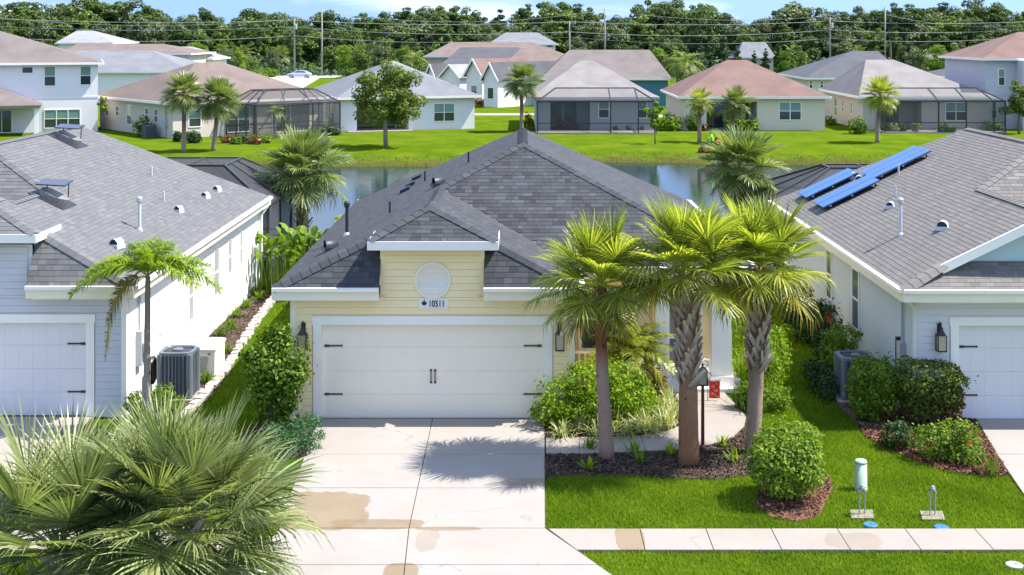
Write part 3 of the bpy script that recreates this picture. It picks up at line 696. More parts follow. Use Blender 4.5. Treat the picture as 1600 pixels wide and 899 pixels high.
# carcass of the garage: jambs, header, sides
w = MB().box(L0, dx0 - .02, yw, yw + .2, 0, 2.76); w.box(dx1 + .02, R0, yw, yw + .2, 0, 2.76); w.box(dx0 - .02, dx1 + .02, yw, yw + .2, dz1 + .02, 2.76)
w.box(L0, L0 + .2, yw + .2, 31.0, 0, 2.76); w.box(R0 - .2, R0, yw + .2, 33.2, 0, 2.76)
w.box(L0, L0 + .2, 31.0, 42.2, 0, 2.76); w.box(5.02, 5.22, 33.3, 42.2, 0, 2.76); w.box(L0, 5.22, 42.2, 42.4, 0, 2.76)
w.build('wall', 'stucco_yellow', root)
MB().box(R0, 3.35, 31.0, 31.15, 0, 2.9).build('porch_wall', 'stucco_yellow', root)
MB().box(3.2, 3.34, 31.15, 33.1, 0, 2.9).build('entry_side_wall', 'stucco_yellow', root); MB().box(3.0, 5.22, 33.1, 33.3, 0, 2.9).build('entry_wall', 'stucco_yellow', root)
# clapboards
zs = 2.115 + .19
boards(root, 'siding_yellow', L0 + .12, R0 - .12, 0.02, 2.72, yw, holes=[(dx0 - .21, dx1 + .21, 0, zs + .004)])
D0, D1 = -3.08, -0.79
boards(root, 'siding_yellow', D0 + .1, D1 - .1, 2.72, 3.80, yw)
MB().box(D0, D1, yw, yw + .12, 2.76, 3.85).build('dormer_wall', 'siding_yellow', root)
MB().box(L0 - .012, L0 + .12, yw - .03, yw + .05, 0, 2.76).build('corner_board', 'trim_cream', root); MB().box(R0 - .12, R0 + .012, yw - .03, yw + .05, 0, 2.76).build('corner_board', 'trim_cream', root)
MB().box(D0 - .01, D0 + .1, yw - .028, yw + .1, 2.78, 3.82).build('corner_board', 'siding_yellow', root); MB().box(D1 - .1, D1 + .01, yw - .028, yw + .1, 2.78, 3.82).build('corner_board', 'siding_yellow', root)
# dormer cheeks, roof and fascia
plain('cheek', (0.16, 0.07, 0.05), 0.7)
for x in (D0, D1 - .06): MB().add([(x, yw + .02, 2.95), (x, yw + .02, 3.85), (x, yw + .9, 3.85), (x + .06, yw + .02, 2.95), (x + .06, yw + .02, 3.85), (x + .06, yw + .9, 3.85)],
                                 [(0, 1, 2), (3, 5, 4), (0, 3, 4, 1), (1, 4, 5, 2), (0, 2, 5, 3)]).build('dormer_cheek', 'cheek', root)
F0, F1 = -3.30, -0.49; fld = MB()
eaveZ = 4.02
def dorm_roof(root, F0, F1, Yf_, apex, mat, fm):
    a, b_, c = Vector((F0, Yf_, eaveZ)), Vector((F1, Yf_, eaveZ)), Vector(apex)
    bud = [0]; fl = MB(); r2 = thing_part('dormer_roof', root)
    cL = Vector((F0, Yf_ + 1.5, eaveZ)); cR = Vector((F1, Yf_ + 1.5, eaveZ)); top0 = Vector((apex[0], Yf_ + .95, apex[2]))
    for q in ([a, b_, top0], [b_, cR, Vector((apex[0], Yf_ + 1.6, apex[2])), top0], [a, cL, Vector((apex[0], Yf_ + 1.6, apex[2])), top0]): roof_plane(r2, q, mat, bud, fl, RNG)
    f = fl.build('shingle_field', mat, r2); f['kind'] = 'stuff'
    ridge_caps(r2, a + Vector((0, 0, .01)), top0, (-.5, -.5, 1), mat); ridge_caps(r2, b_ + Vector((0, 0, .01)), top0, (.5, -.5, 1), mat); ridge_caps(r2, top0, Vector((apex[0], Yf_ + 1.6, apex[2])), (0, 0, 1), mat)
    MB().beam((F0 - .03, Yf_ - .02, eaveZ - .095), (F1 + .03, Yf_ - .02, eaveZ - .095), .06, .19).build('dormer_fascia', 'trim_white', r2)
    for x, sg in ((F0, -1), (F1, 1)): MB().beam((x + sg * .0, Yf_ + .012, eaveZ - .09), (x + sg * .0, Yf_ + 1.5, eaveZ - .09), .06, .18).build('dormer_fascia', 'trim_white', r2)
    MB().box(F0 + .03, F1 - .03, Yf_ + .012, Yf_ + .9, eaveZ - .20, eaveZ - .185).build('dormer_soffit', 'soffit', r2)
    return r2
dorm_roof(root, F0, F1, 27.98, (-2.03, 0, 4.66), 'shingle_charcoal', 'trim_white')
MB().box(D0 + .02, D1 - .02, yw - .035, yw - .001, 3.76, 3.83).build('frieze_board', 'trim_cream', root)
for x, sg in ((D0, -1), (D1, 1)): MB().add([(x, 28.33, 3.0), (x, 28.33, 3.22), (x + sg * .12, 28.2, 2.98), (x, 28.45, 3.0), (x, 28.45, 3.22), (x + sg * .12, 28.32, 2.98)], [(0, 1, 2), (3, 5, 4), (0, 2, 5, 3), (1, 4, 5, 2)]).build('kickout_flashing', 'trim_white', root)
garage_door(root, dx0, dx1, dz1, yw, 'door_white', 'iron_rust'); door_trim(root, dx0, dx1, dz1, yw)
MB().box(L0 + .12, D0 - .02, yw - .03, yw - .001, 2.64, 2.755).build('frieze_board', 'trim_cream', root); MB().box(D1 + .02, R0 - .12, yw - .03, yw - .001, 2.64, 2.755).build('frieze_board', 'trim_cream', root)
lantern(root, 0.885, yw - .02, 1.80); lantern(root, -4.79, yw - .02, 1.80)
# round louvred vent
vx, vz, vr = -1.925, 3.095, 0.40
ring = MB(); n = 40; k = 0
for i in range(n):
    q = 2 * PI * i / n
    for r_, y_ in ((vr - .055, yw - .03), (vr, yw - .03), (vr + .012, yw - .02), (vr + .012, yw + .0), (vr - .055, yw + .0)): ring.v.append((vx + r_ * math.cos(q), y_ - .03, vz + r_ * math.sin(q))); ring.t.append(.5)
for i in range(n):
    for j in range(5): a, b_ = i * 5 + j, i * 5 + (j + 1) % 5; c, d = ((i + 1) % n) * 5 + (j + 1) % 5, ((i + 1) % n) * 5 + j; ring.f.append((a, b_, c, d))
vent = ring.build('round_vent', 'trim_cream', root)
for i in range(15):
    z = vz - .34 + i * .0475; hw_ = math.sqrt(max(0, (vr - .05) ** 2 - (z + .02 - vz) ** 2))
    if hw_ > .05: MB().add([(vx - hw_, yw - .055, z), (vx + hw_, yw - .055, z), (vx + hw_, yw - .022, z + .038), (vx - hw_, yw - .022, z + .038), (vx - hw_, yw - .022, z), (vx + hw_, yw - .022, z)], [(0, 1, 2, 3), (0, 4, 5, 1), (0, 3, 4), (1, 5, 2)]).build('louvre_slat', 'trim_white', vent)
# house number plaque with leaf mark
pq = MB().box(-2.235, -1.585, yw - .045, yw - .018, 2.475, 2.70).build('number_plaque', 'plaque', root)
cu = bpy.data.curves.new('digits', 'FONT'); cu.body = '10511'; cu.size = 0.20; cu.extrude = 0.004; cu.align_x = 'LEFT'; cu.space_character = 1.05; cu.offset = 0.0035
tmp = bpy.data.objects.new('tmp', cu); COL.objects.link(tmp); dg = bpy.context.evaluated_depsgraph_get(); me = bpy.data.meshes.new_from_object(tmp.evaluated_get(dg))
bpy.data.objects.remove(tmp); dgt = link('house_number', me, 'ink', pq); dgt.rotation_euler = (R(90), 0, 0); dgt.scale = (0.70, 1, 1); dgt.location = (-2.02, yw - .051, 2.515)
lp = [(0, -.075), (.008, -.03), (.05, -.045), (.042, -.02), (.075, .005), (.06, .015), (.065, .045), (.035, .035), (.03, .05), (.015, .03), (.02, .075), (0, .095), (-.02, .075), (-.015, .03), (-.03, .05), (-.035, .035), (-.065, .045), (-.06, .015), (-.075, .005), (-.042, -.02), (-.05, -.045), (-.008, -.03)]
MB().add([(-2.115 + x * .85, yw - .050, 2.585 + z * .95) for x, z in lp], [tuple(range(len(lp)))]).build('leaf_mark', 'ink', pq)
# porch
fl = MB().box(3.05, 5.35, 31.0, 33.1, 0.0, 0.17).build('porch_floor', 'tile_pale', root); MB().box(3.15, 5.2, 30.45, 31.0, 0.0, 0.10).build('porch_step', 'tile_pale', root)
def column(root, x0, x1, y0, y1, mat='trim_white'):
    c = MB().box(x0, x1, y0, y1, 0.1, 2.76).build('column', mat, root)
    MB().box(x0 - .04, x1 + .04, y0 - .04, y1 + .04, 0.05, 0.32).build('column_base', mat, c); MB().box(x0 - .04, x1 + .04, y0 - .04, y1 + .04, 2.55, 2.757).build('column_capital', mat, c)
    MB().box(x0 + .07, x1 - .07, y0 - .012, y0, 0.4, 2.5).build('column_panel', mat, c)
column(root, 3.27, 3.60, 30.75, 31.08); column(root, 4.62, 5.10, 30.75, 31.2)
fd = MB(); fx0, fx1 = 3.62, 4.62
fd.box(fx0 - .1, fx0, 33.04, 33.12, .17, 2.42); fd.box(fx1, fx1 + .1, 33.04, 33.12, .17, 2.42); fd.box(fx0 - .1, fx1 + .1, 33.04, 33.12, 2.42, 2.55)
fdo = fd.build('front_door', 'trim_white', root)
MB().box(fx0, fx1, 33.06, 33.10, .17, .68).build('door_panel', 'door_blue', fdo); MB().box(fx0, fx1, 33.06, 33.10, .68, .80).build('door_rail', 'trim_white', fdo)
MB().box(fx0, fx0 + .09, 33.06, 33.10, .80, 2.42).build('door_stile', 'trim_white', fdo); MB().box(fx1 - .09, fx1, 33.06, 33.10, .80, 2.42).build('door_stile', 'trim_white', fdo)
MB().box(fx0 + .09, fx1 - .09, 33.075, 33.085, .80, 2.42).build('pane', 'glass_grey', fdo)
window(root, 1.50, 2.55, 0.95, 2.35, 30.99, cols=2)
rl = thing_part('porch_railing', root)
MB().box(1.22, 3.26, 30.55, 30.60, .92, .98).build('top_rail', 'trim_white', rl); MB().box(1.22, 3.26, 30.56, 30.59, .12, .16).build('bottom_rail', 'trim_white', rl)
for i in range(15): MB().box(1.27 + i * .138, 1.30 + i * .138, 30.56, 30.59, .16, .92).build('baluster', 'trim_white', rl)
# roof fittings: points on the wide side slope
def onL(px, py, X0=-5.41, s=1, ZE=2.98):
    """where the ray through a pixel meets the long side slope"""
    a = (px - VPX) / FPX; c = (py - VPY) / FPX; Y = (CAM_H - ZE + .48 * s * X0) / (c + .48 * s * a); return Vector((a * Y, Y, CAM_H - c * Y))
pipe_vent(root, onL(542, 368), 0.72, 'pipe_dark'); gooseneck(root, onL(517, 390), 'pipe_dark', 0.16); gooseneck(root, onL(685, 290), 'pipe_dark', 0.15)
for px, py in ((609, 333), (664, 284), (732, 254)): stub(root, onL(px, py), 0.30, 'pipe_dark')
for px, py in ((651, 280), (641, 291), (633, 299)):
    c = onL(px, py); MB().obox(c + Vector((0, 0, .06)), (.13, 0, .06), (0, .22, 0), (0, 0, .045)).build('roof_vent', 'pipe_dark', root)
for (a, b_, yy) in ((-5.55, -5.45, 42.3),): MB().box(a, b_, yy, yy + .08, 0, 2.8).build('downspout', 'trim_white', root)

glassy('glass_pale', (0.36, 0.39, 0.41), 0.2)
# ------------------------------------------------------------------ white neighbour house (mirrored plan)
H2 = ranch('house', 'white house with light grey shingle roof and blue-grey garage front', -8.5, -1, 28.2, 1.7, 12.5, 15.4, 'shingle_grey', 'siding_blue', None, None, 'trim_cream', dormer=(2.17, 5.0), dcut=(2.38, 4.80))
rt = H2['root']; yw2 = 28.57; R2, L2 = -8.78, -15.0
w = MB().box(L2, -14.62, yw2, yw2 + .2, 0, 2.76); w.box(-9.65, R2, yw2, yw2 + .2, 0, 2.76); w.box(-14.62, -9.65, yw2, yw2 + .2, 2.15, 2.76); w.build('front_wall', 'siding_blue', rt)
MB().box(R2 - .2, R2 + .0, yw2 + .2, 43.2, 0, 2.76).build('side_wall', 'stucco_white', rt); MB().box(-19.1, R2, 43.2, 43.4, 0, 2.76).build('back_wall', 'stucco_white', rt); MB().box(-19.2, -19.0, 30.5, 43.2, 0, 2.76).build('side_wall', 'stucco_white', rt)
MB().box(-19.2, -14.9, 30.3, 30.5, 0, 2.76).build('porch_wall', 'stucco_white', rt)
boards(rt, 'siding_blue', L2 + .12, R2 - .10, 0.02, 2.72, yw2, holes=[(-14.62 - .2, -9.67 + .21, 0, 2.32)])
MB().box(R2 - .10, R2 + .014, yw2 - .035, yw2 + .12, 0, 2.76).build('corner_board', 'trim_white', rt)
boards(rt, 'siding_blue', -13.2, -10.98, 2.72, 3.80, yw2); MB().box(-13.3, -10.88, yw2, yw2 + .12, 2.76, 3.85).build('dormer_wall', 'siding_blue', rt)
for x in (-13.3, -10.94): MB().add([(x, yw2 + .02, 2.95), (x, yw2 + .02, 3.85), (x, yw2 + .9, 3.85), (x + .06, yw2 + .02, 2.95), (x + .06, yw2 + .02, 3.85), (x + .06, yw2 + .9, 3.85)],
                                 [(0, 1, 2), (3, 5, 4), (0, 3, 4, 1), (1, 4, 5, 2), (0, 2, 5, 3)]).build('dormer_cheek', 'stucco_white', rt)
eaveZ = 4.14
dorm_roof(rt, -13.5, -10.67, 28.2, (-12.08, 0, 4.72), 'shingle_grey', 'trim_white')
garage_door(rt, -14.60, -9.67, 2.115, yw2, 'door_cool', 'iron'); door_trim(rt, -14.60, -9.67, 2.115, yw2)
MB().box(L2 + .12, -13.3, yw2 - .03, yw2 - .001, 2.62, 2.755).build('frieze_board', 'trim_cream', rt); MB().box(-10.88, R2 - .12, yw2 - .03, yw2 - .001, 2.62, 2.755).build('frieze_board', 'trim_cream', rt)
for (a, b_, c, d) in ((36.7, 37.25, 1.0, 2.3), (38.5, 38.9, 1.3, 2.3), (40.1, 40.4, 1.3, 2.3), (33.9, 34.35, .9, 2.2)): side_window(rt, R2, a, b_, c, d, 1, pane='glass_pale')
MB().box(R2 + .002, R2 + .14, 29.25, 29.55, .95, 1.75).build('meter_box', 'meter_grey', rt); MB().lathe((R2 + .2, 29.4, 1.35), [(.09, -.12), (.1, -.1), (.1, .1), (.09, .12)], 12).build('meter', 'meter_grey', rt)
MB().tube([(R2 + .05, 29.4, 1.7), (R2 + .05, 29.4, 2.7)], .03, 8).build('conduit', 'meter_grey', rt)
MB().tube([(R2 + .04, 31.0, 1.25), (R2 + .12, 31.0, 1.25), (R2 + .5, 30.6, 1.08)], .025, 8).build('refrigerant_line', 'pipe_light', rt)
hr = MB().tube([(R2 + .12, 30.2 + .22 * math.cos(q), .62 + .28 * math.sin(q)) for q in np.linspace(0, 2 * PI, 20)], .06, 8); hr.build('hose_reel', 'iron', rt)
MB().tube([(R2 + .09, 43.05, .1), (R2 + .09, 43.05, 2.45), (R2 + .25, 43.2, 2.7), (R2 + .33, 43.3, 2.9)], .05, 8).build('downspout', 'trim_white', rt)
MB().box(R2 + .002, R2 + .1, 42.2, 42.5, 1.2, 1.5).build('outlet_box', 'meter_grey', rt)
def onA(px, py): return onL(px, py, -8.5, -1)
pipe_vent(rt, onA(218, 360), 0.72); gooseneck(rt, onA(182, 386), 'pipe_light', 0.13, (-.4, -1))
for px, py in ((279, 331), (321, 309), (339, 299)): gooseneck(rt, onA(px, py), 'pipe_light', 0.10, (-.4, -1))
for px, py in ((256, 314), (237, 275)): stub(rt, onA(px, py), 0.28)
plain('fan_housing', (0.20, 0.185, 0.17), 0.5, 0.2, 6); glassy('solar_dark', (0.02, 0.025, 0.035), 0.15)
for px, py in ((82, 312), (106, 220)):     # two solar attic fans with tilted panels
    c = onA(px, py); fan = thing_part('attic_fan', rt); ex = Vector((1, 0, -.48)).normalized(); ey = Vector((0, 1, 0)); en = ex.cross(ey).normalized(); en = en if en.z > 0 else -en
    M_ = lambda a, b_, h: c + ex * a + ey * b_ + en * h
    mb = MB()
    ring = [(math.cos(2 * PI * i / 16) * .36, math.sin(2 * PI * i / 16) * .36) for i in range(16)]
    mb.add([M_(x, y, 0) for x, y in ring] + [M_(x, y, .17) for x, y in ring], [tuple(range(16, 32))] + [(i, (i + 1) % 16, 16 + (i + 1) % 16, 16 + i) for i in range(16)]); mb.build('fan_body', 'fan_housing', fan)
    MB().obox(M_(0, 0, .012), ex * .48, ey * .48, en * .012).build('flashing', 'pipe_dark', fan)
    t0 = c + Vector((.05, 0, .42)); MB().obox(t0, (.36, 0, -.02), (0, .30, .03), (0, 0, .015)).build('solar_panel', 'solar_dark', fan)
    for a in (-.28, .28): MB().tube([M_(a, .2, .15), t0 + Vector((a, .22, 0))], .015, 6).build('panel_strut', 'iron', fan)

# ------------------------------------------------------------------ grey neighbour house with front gable
H3 = ranch('house', 'pale grey house with taupe shingle roof, gabled garage and rooftop solar collectors', 8.33, 1, 27.8, 2.5, 11.7, 14.7, 'shingle_brown', 'siding_grey', None, None, 'trim_cream', gable=True, dy_wall=0.5)
rb = H3['root']; yw3 = 28.3; L3, R3 = 8.75, 14.9
w = MB().box(L3, 9.68, yw3, yw3 + .2, 0, 2.76); w.box(14.65, R3, yw3, yw3 + .2, 0, 2.76); w.box(9.68, 14.65, yw3, yw3 + .2, 2.15, 2.76); w.build('front_wall', 'siding_grey', rb)
MB().box(L3, L3 + .2, yw3 + .2, 42.1, 0, 2.76).build('side_wall', 'stucco_ice', rb); MB().box(L3, 18.9, 42.1, 42.3, 0, 2.76).build('back_wall', 'stucco_ice', rb); MB().box(18.75, 18.95, 30.8, 42.1, 0, 2.76).build('side_wall', 'stucco_ice', rb); MB().box(14.9, 18.95, 30.6, 30.8, 0, 2.76).build('porch_wall', 'stucco_ice', rb)
boards(rb, 'siding_grey', L3 + .10, R3 - .1, 0.02, 2.62, yw3, holes=[(9.70 - .21, 14.63 + .21, 0, 2.32)])
MB().box(L3 - .012, L3 + .10, yw3 - .035, yw3 + .12, 0, 2.76).build('corner_board', 'siding_grey', rb)
MB().box(L3 + .1, R3 - .1, yw3 - .04, yw3 - .001, 2.60, 2.755).build('frieze_board', 'trim_cream', rb)
garage_door(rb, 9.70, 14.63, 2.115, yw3, 'door_cool', 'iron'); door_trim(rb, 9.70, 14.63, 2.115, yw3); lantern(rb, 9.27, yw3 - .02, 1.80)
# gable wall, rake boards, flashing
gy = 28.62
plain('siding_teal', (0.44, 0.56, 0.58), 0.6, 0.04, 1.5, 0.12, 150)
z = 3.36
while z < 4.45:
    zt = min(z + .16, 4.5); hwid = (4.56 - z) / .48
    MB().add([(11.71 - hwid, gy - .02, z), (11.71 + hwid, gy - .02, z), (11.71 + max(hwid - .33, .02), gy - .004, zt), (11.71 - max(hwid - .33, .02), gy - .004, zt), (11.71 - hwid, gy + .01, z), (11.71 + hwid, gy + .01, z)], [(0, 1, 2, 3), (0, 4, 5, 1)]).build('gable_board', 'siding_teal', rb); z = zt
for sg in (-1, 1):
    a = Vector((11.71 + sg * 2.42, 28.24, 3.42)); b_ = Vector((11.71 + sg * .0, 28.24, 4.58)); MB().beam(a + Vector((0, -.02, -.06)), b_ + Vector((0, -.02, -.06)), .05, .20).build('rake_board', 'trim_white', rb)
    MB().beam(a + Vector((sg * .02, .2, -.15)), b_ + Vector((0, .2, -.15)), .34, .02).build('rake_soffit', 'trim_cream', rb)
for (a, b_, c, d) in ((33.0, 33.6, .9, 2.4), (35.9, 36.4, 1.1, 2.4)): side_window(rb, L3, a, b_, c, d, -1)
MB().box(L3 - .14, L3 - .002, 28.98, 29.25, .9, 1.55).build('meter_box', 'meter_grey', rb); MB().box(L3 - .12, L3 - .002, 29.32, 29.42, .8, 1.6).build('disconnect_box', 'iron', rb)
MB().tube([(L3 - .05, 29.12, 1.5), (L3 - .05, 29.12, 2.7)], .028, 8).build('conduit', 'meter_grey', rb)
MB().box(L3 - .12, L3 - .002, 28.6, 28.85, .75, .98).build('utility_box', 'trim_white', rb)
MB().tube([(8.38, 27.9, 2.86), (8.42, 27.95, 2.72), (8.66, 28.15, 2.55), (8.70, 28.2, 2.4), (8.70, 28.2, .1)], .05, 8).build('downspout', 'siding_grey', rb)
def onB(px, py): return onL(px, py, 8.33, 1)
pipe_vent(rb, onB(1407, 368), 0.80); gooseneck(rb, onB(1473, 358), 'pipe_light', 0.13, (-.5, -1)); gooseneck(rb, onB(1391, 325), 'pipe_light', 0.10, (-.5, -1))
for px, py in ((1399, 306), (1404, 272)): stub(rb, onB(px, py), 0.28)
for px, py in ((1335, 279), (1342, 284)): gooseneck(rb, onB(px, py), 'pipe_light', 0.12, (-.2, -1))

# solar collectors on that roof
m, t, o, b = nodes_of('solar_blue'); p_ = wpos(t)
b.inputs['Base Color'].default_value = (0.030, 0.115, 0.30, 1); b.inputs['Roughness'].default_value = 0.25; b.inputs['Specular IOR Level'].default_value = 0.7
slope = Vector((1, 0, .48)).normalized(); nB = Vector((-.48, 0, 1)).normalized()
def collector(corners, label, strips):
    q = [onB(*c) for c in corners]          # far-low, near-low, near-high, far-high
    c = sum(q, Vector()) / 4; r_ = thing('solar_collector', label, 'solar panel', c, 'solar collectors on the taupe roof')
    wx = Vector((1, 0, .48)) * ((q[3].x - q[0].x + q[2].x - q[1].x) / 2); ly = Vector((0, 1, 0)) * ((q[1].y - q[0].y + q[2].y - q[3].y) / 2)
    for i in range(strips):
        c0 = q[0] + ly * ((i + .5) / strips) + wx * .5 + nB * .15
        MB().obox(c0, wx * .5, ly / strips * .475, nB * .02).build('collector_strip', 'solar_blue', r_)
    for j in (0.12, .5, .88): MB().obox(q[0] + ly * .5 + wx * j + nB * .105, wx.normalized() * .02, ly * .5, nB * .02).build('mounting_rail', 'galv', r_)
    for i in (0.08, .92):
        for j in (0.12, .88): MB().obox(q[0] + wx * i + ly * j + nB * .035, wx.normalized() * .03, Vector((0, .03, 0)), nB * .045).build('mounting_foot', 'iron', r_)
collector([(1273, 322), (1291, 333), (1376, 286), (1352, 281)], 'narrow blue rooftop solar collector, lowest on the slope near the vent pipe', 2)
collector([(1249, 308), (1264, 316), (1340, 272), (1318, 268)], 'narrow blue rooftop solar collector beside the eave above the pool cage', 2)
collector([(1346, 276), (1375, 284), (1453, 240), (1428, 232)], 'wide blue rooftop solar collector highest up beside the hip', 3)

# ------------------------------------------------------------------ pool cages behind the neighbours
def pool_cage(name, label, x0, x1, y0, y1, ze, zt, inset, bays=3, side_open=None, frame='frame_bronze', scr='screen', group=None, rz=0.0, loc=None):
    cx_, cy_ = (x0 + x1) / 2, (y0 + y1) / 2; loc = loc or (cx_, cy_, 0)
    r_ = thing(name, label, 'pool cage', loc, group, rz); X0, X1, Y0, Y1 = x0 - cx_, x1 - cx_, y0 - cy_, y1 - cy_; i = inset
    B = lambda nm, a, b_, w=.09: MB().beam(a, b_, w).build(nm, frame, r_, world=False)
    base = [(X0, Y0), (X1, Y0), (X1, Y1), (X0, Y1)]; top = [(X0 + i, Y0 + i), (X1 - i, Y0 + i), (X1 - i, Y1 - i), (X0 + i, Y1 - i)]
    for k in range(4):
        a, b_ = base[k], base[(k + 1) % 4]; c, d = top[k], top[(k + 1) % 4]
        B('eave_rail', (*a, ze), (*b_, ze)); B('roof_rail', (*c, zt), (*d, zt)); B('chair_rail', (*a, .9), (*b_, .9), .05); B('hip_beam', (*a, ze), (*c, zt))
        n = bays
        for j in range(n + 1):
            p0 = lerp(a, b_, j / n); p1 = lerp(c, d, j / n)
            if j < n: B('post', (*p0, 0), (*p0, ze))
            if 0 < j < n: B('rafter', (*p0, ze), (*p1, zt), .07)
        MB().add([(*a, 0.02), (*b_, 0.02), (*b_, ze), (*a, ze)], [(0, 1, 2, 3)]).build('screen', scr, r_, world=False)
        MB().add([(*a, ze), (*b_, ze), (*d, zt), (*c, zt)], [(0, 1, 2, 3)]).build('screen', scr, r_, world=False)
    for j in range(1, bays):
        B('rafter', (*lerp(top[0], top[1], j / bays), zt), (*lerp(top[3], top[2], j / bays), zt), .07)
    MB().add([(*q, zt) for q in top], [(0, 1, 2, 3)]).build('screen', scr, r_, world=False)
    return r_
pool_cage('pool_cage', 'dark screened pool cage behind the white house', -16.5, -8.55, 43.5, 50.0, 2.7, 3.85, 1.9, 3)
pool_cage('pool_cage', 'dark screened pool cage behind the taupe roof with solar collectors', 8.5, 17.0, 42.6, 48.5, 2.7, 3.8, 2.4, 3)
# ------------------------------------------------------------------ foliage materials
leafy('frond_green', (0.11, 0.17, 0.016), (0.66, 0.68, 0.11), 0.36, 0.5, 0.6)
leafy('frond_olive', (0.095, 0.15, 0.028), (0.40, 0.46, 0.135), 0.42, 0.32, 0.55)
leafy('frond_fresh', (0.13, 0.25, 0.015), (0.52, 0.64, 0.06), 0.4, 0.42, 0.5)
leafy('frond_sage', (0.050, 0.095, 0.014), (0.54, 0.58, 0.24), 0.42, 0.32, 0.5)
leafy('frond_yellow', (0.20, 0.20, 0.015), (0.50, 0.40, 0.045), 0.45, 0.3, 0.45, (1.3, 1.2, 0.5))
leafy('frond_brown', (0.25, 0.15, 0.05), (0.55, 0.38, 0.17), 0.6, 0.2, 0.3, (1.1, 1.0, 0.7))
leafy('petiole', (0.12, 0.16, 0.04), (0.26, 0.28, 0.08), 0.5, 0.05)
leafy('leaf_mid', (0.055, 0.130, 0.008), (0.30, 0.45, 0.030), 0.6, 0.30, 0.3)
leafy('leaf_lime', (0.12, 0.25, 0.006), (0.42, 0.58, 0.018), 0.6, 0.35, 0.3)
leafy('leaf_dark', (0.018, 0.048, 0.010), (0.085, 0.18, 0.028), 0.55, 0.22, 0.35)
leafy('leaf_blue', (0.04, 0.13, 0.045), (0.12, 0.30, 0.10), 0.6, 0.15, 0.3)
leafy('leaf_olive', (0.060, 0.105, 0.014), (0.24, 0.31, 0.045), 0.6, 0.3, 0.3)
leafy('leaf_stripe', (0.22, 0.30, 0.06), (0.78, 0.76, 0.36), 0.45, 0.25, 0.4)
leafy('leaf_croton', (0.05, 0.10, 0.01), (0.48, 0.10, 0.02), 0.4, 0.2, 0.5)
leafy('leaf_red', (0.22, 0.012, 0.012), (0.60, 0.05, 0.04), 0.45, 0.25, 0.4, (1.3, .7, .6))
leafy('petal_orange', (0.6, 0.10, 0.02), (0.75, 0.22, 0.05), 0.5, 0.3, 0.3, (1, .6, .4))
leafy('petal_yellow', (0.6, 0.40, 0.02), (0.75, 0.55, 0.08), 0.5, 0.3, 0.3, (1, .9, .4))
leafy('wood_a', (0.060, 0.110, 0.022), (0.180, 0.265, 0.055), 0.55, 0.2, 0.3)
leafy('wood_b', (0.075, 0.140, 0.020), (0.240, 0.340, 0.055), 0.55, 0.2, 0.3)
leafy('wood_c', (0.080, 0.120, 0.040), (0.240, 0.295, 0.115), 0.55, 0.2, 0.3)
leafy('wood_d', (0.035, 0.080, 0.028), (0.110, 0.195, 0.060), 0.55, 0.2, 0.3)
plain('bark', (0.16, 0.125, 0.10), 0.9, 0.3, 5, 0.5, 25); plain('bark_grey', (0.27, 0.24, 0.21), 0.9, 0.25, 5, 0.4, 25)
toned('boot', (0.22, 0.13, 0.085), (0.85, 0.68, 0.56), 0.85, 40)
def trunk_mat(name, lowc, highc, z0, z1):
    m, t, o, b = nodes_of(name); tcn = nd(t, 'ShaderNodeTexCoord'); p = tcn.outputs['Object']
    s = nd(t, 'ShaderNodeSeparateXYZ'); t.links.new(p, s.inputs[0]); n1 = noise(t, 5, 5, scaled(t, p, (3, 3, .5))); n2 = noise(t, 22, 3, scaled(t, p, (1, 1, 2.4))); n3 = noise(t, 7, 2, p)
    zz = math_(t, 'ADD', s.outputs['Z'], math_(t, 'MULTIPLY', math_(t, 'SUBTRACT', n1, 0.5), 0.5))
    c = mixc(t, ramp(t, zz, z0, z1), lowc, highc); c = mixc(t, ramp(t, n2, 0.42, 0.65, 0, 0.45), c, tuple(v * 0.5 for v in lowc)); c = mixc(t, ramp(t, n3, 0.66, 0.70, 0, 0.8), c, (0.03, 0.02, 0.015))
    t.links.new(c, b.inputs['Base Color']); b.inputs['Roughness'].default_value = 0.9; b.inputs['Specular IOR Level'].default_value = 0.2; bump(t, b, n2, 0.7, 0.02)
trunk_mat('trunk_pale', (0.36, 0.24, 0.185), (0.20, 0.065, 0.03), 1.7, 2.3)
trunk_mat('trunk_red', (0.30, 0.145, 0.078), (0.30, 0.17, 0.105), 0.6, 1.8)
trunk_mat('trunk_grey', (0.34, 0.25, 0.19), (0.20, 0.12, 0.08), 1.2, 2.2)
trunk_mat('trunk_smooth', (0.33, 0.29, 0.25), (0.24, 0.19, 0.13), 1.0, 2.6)

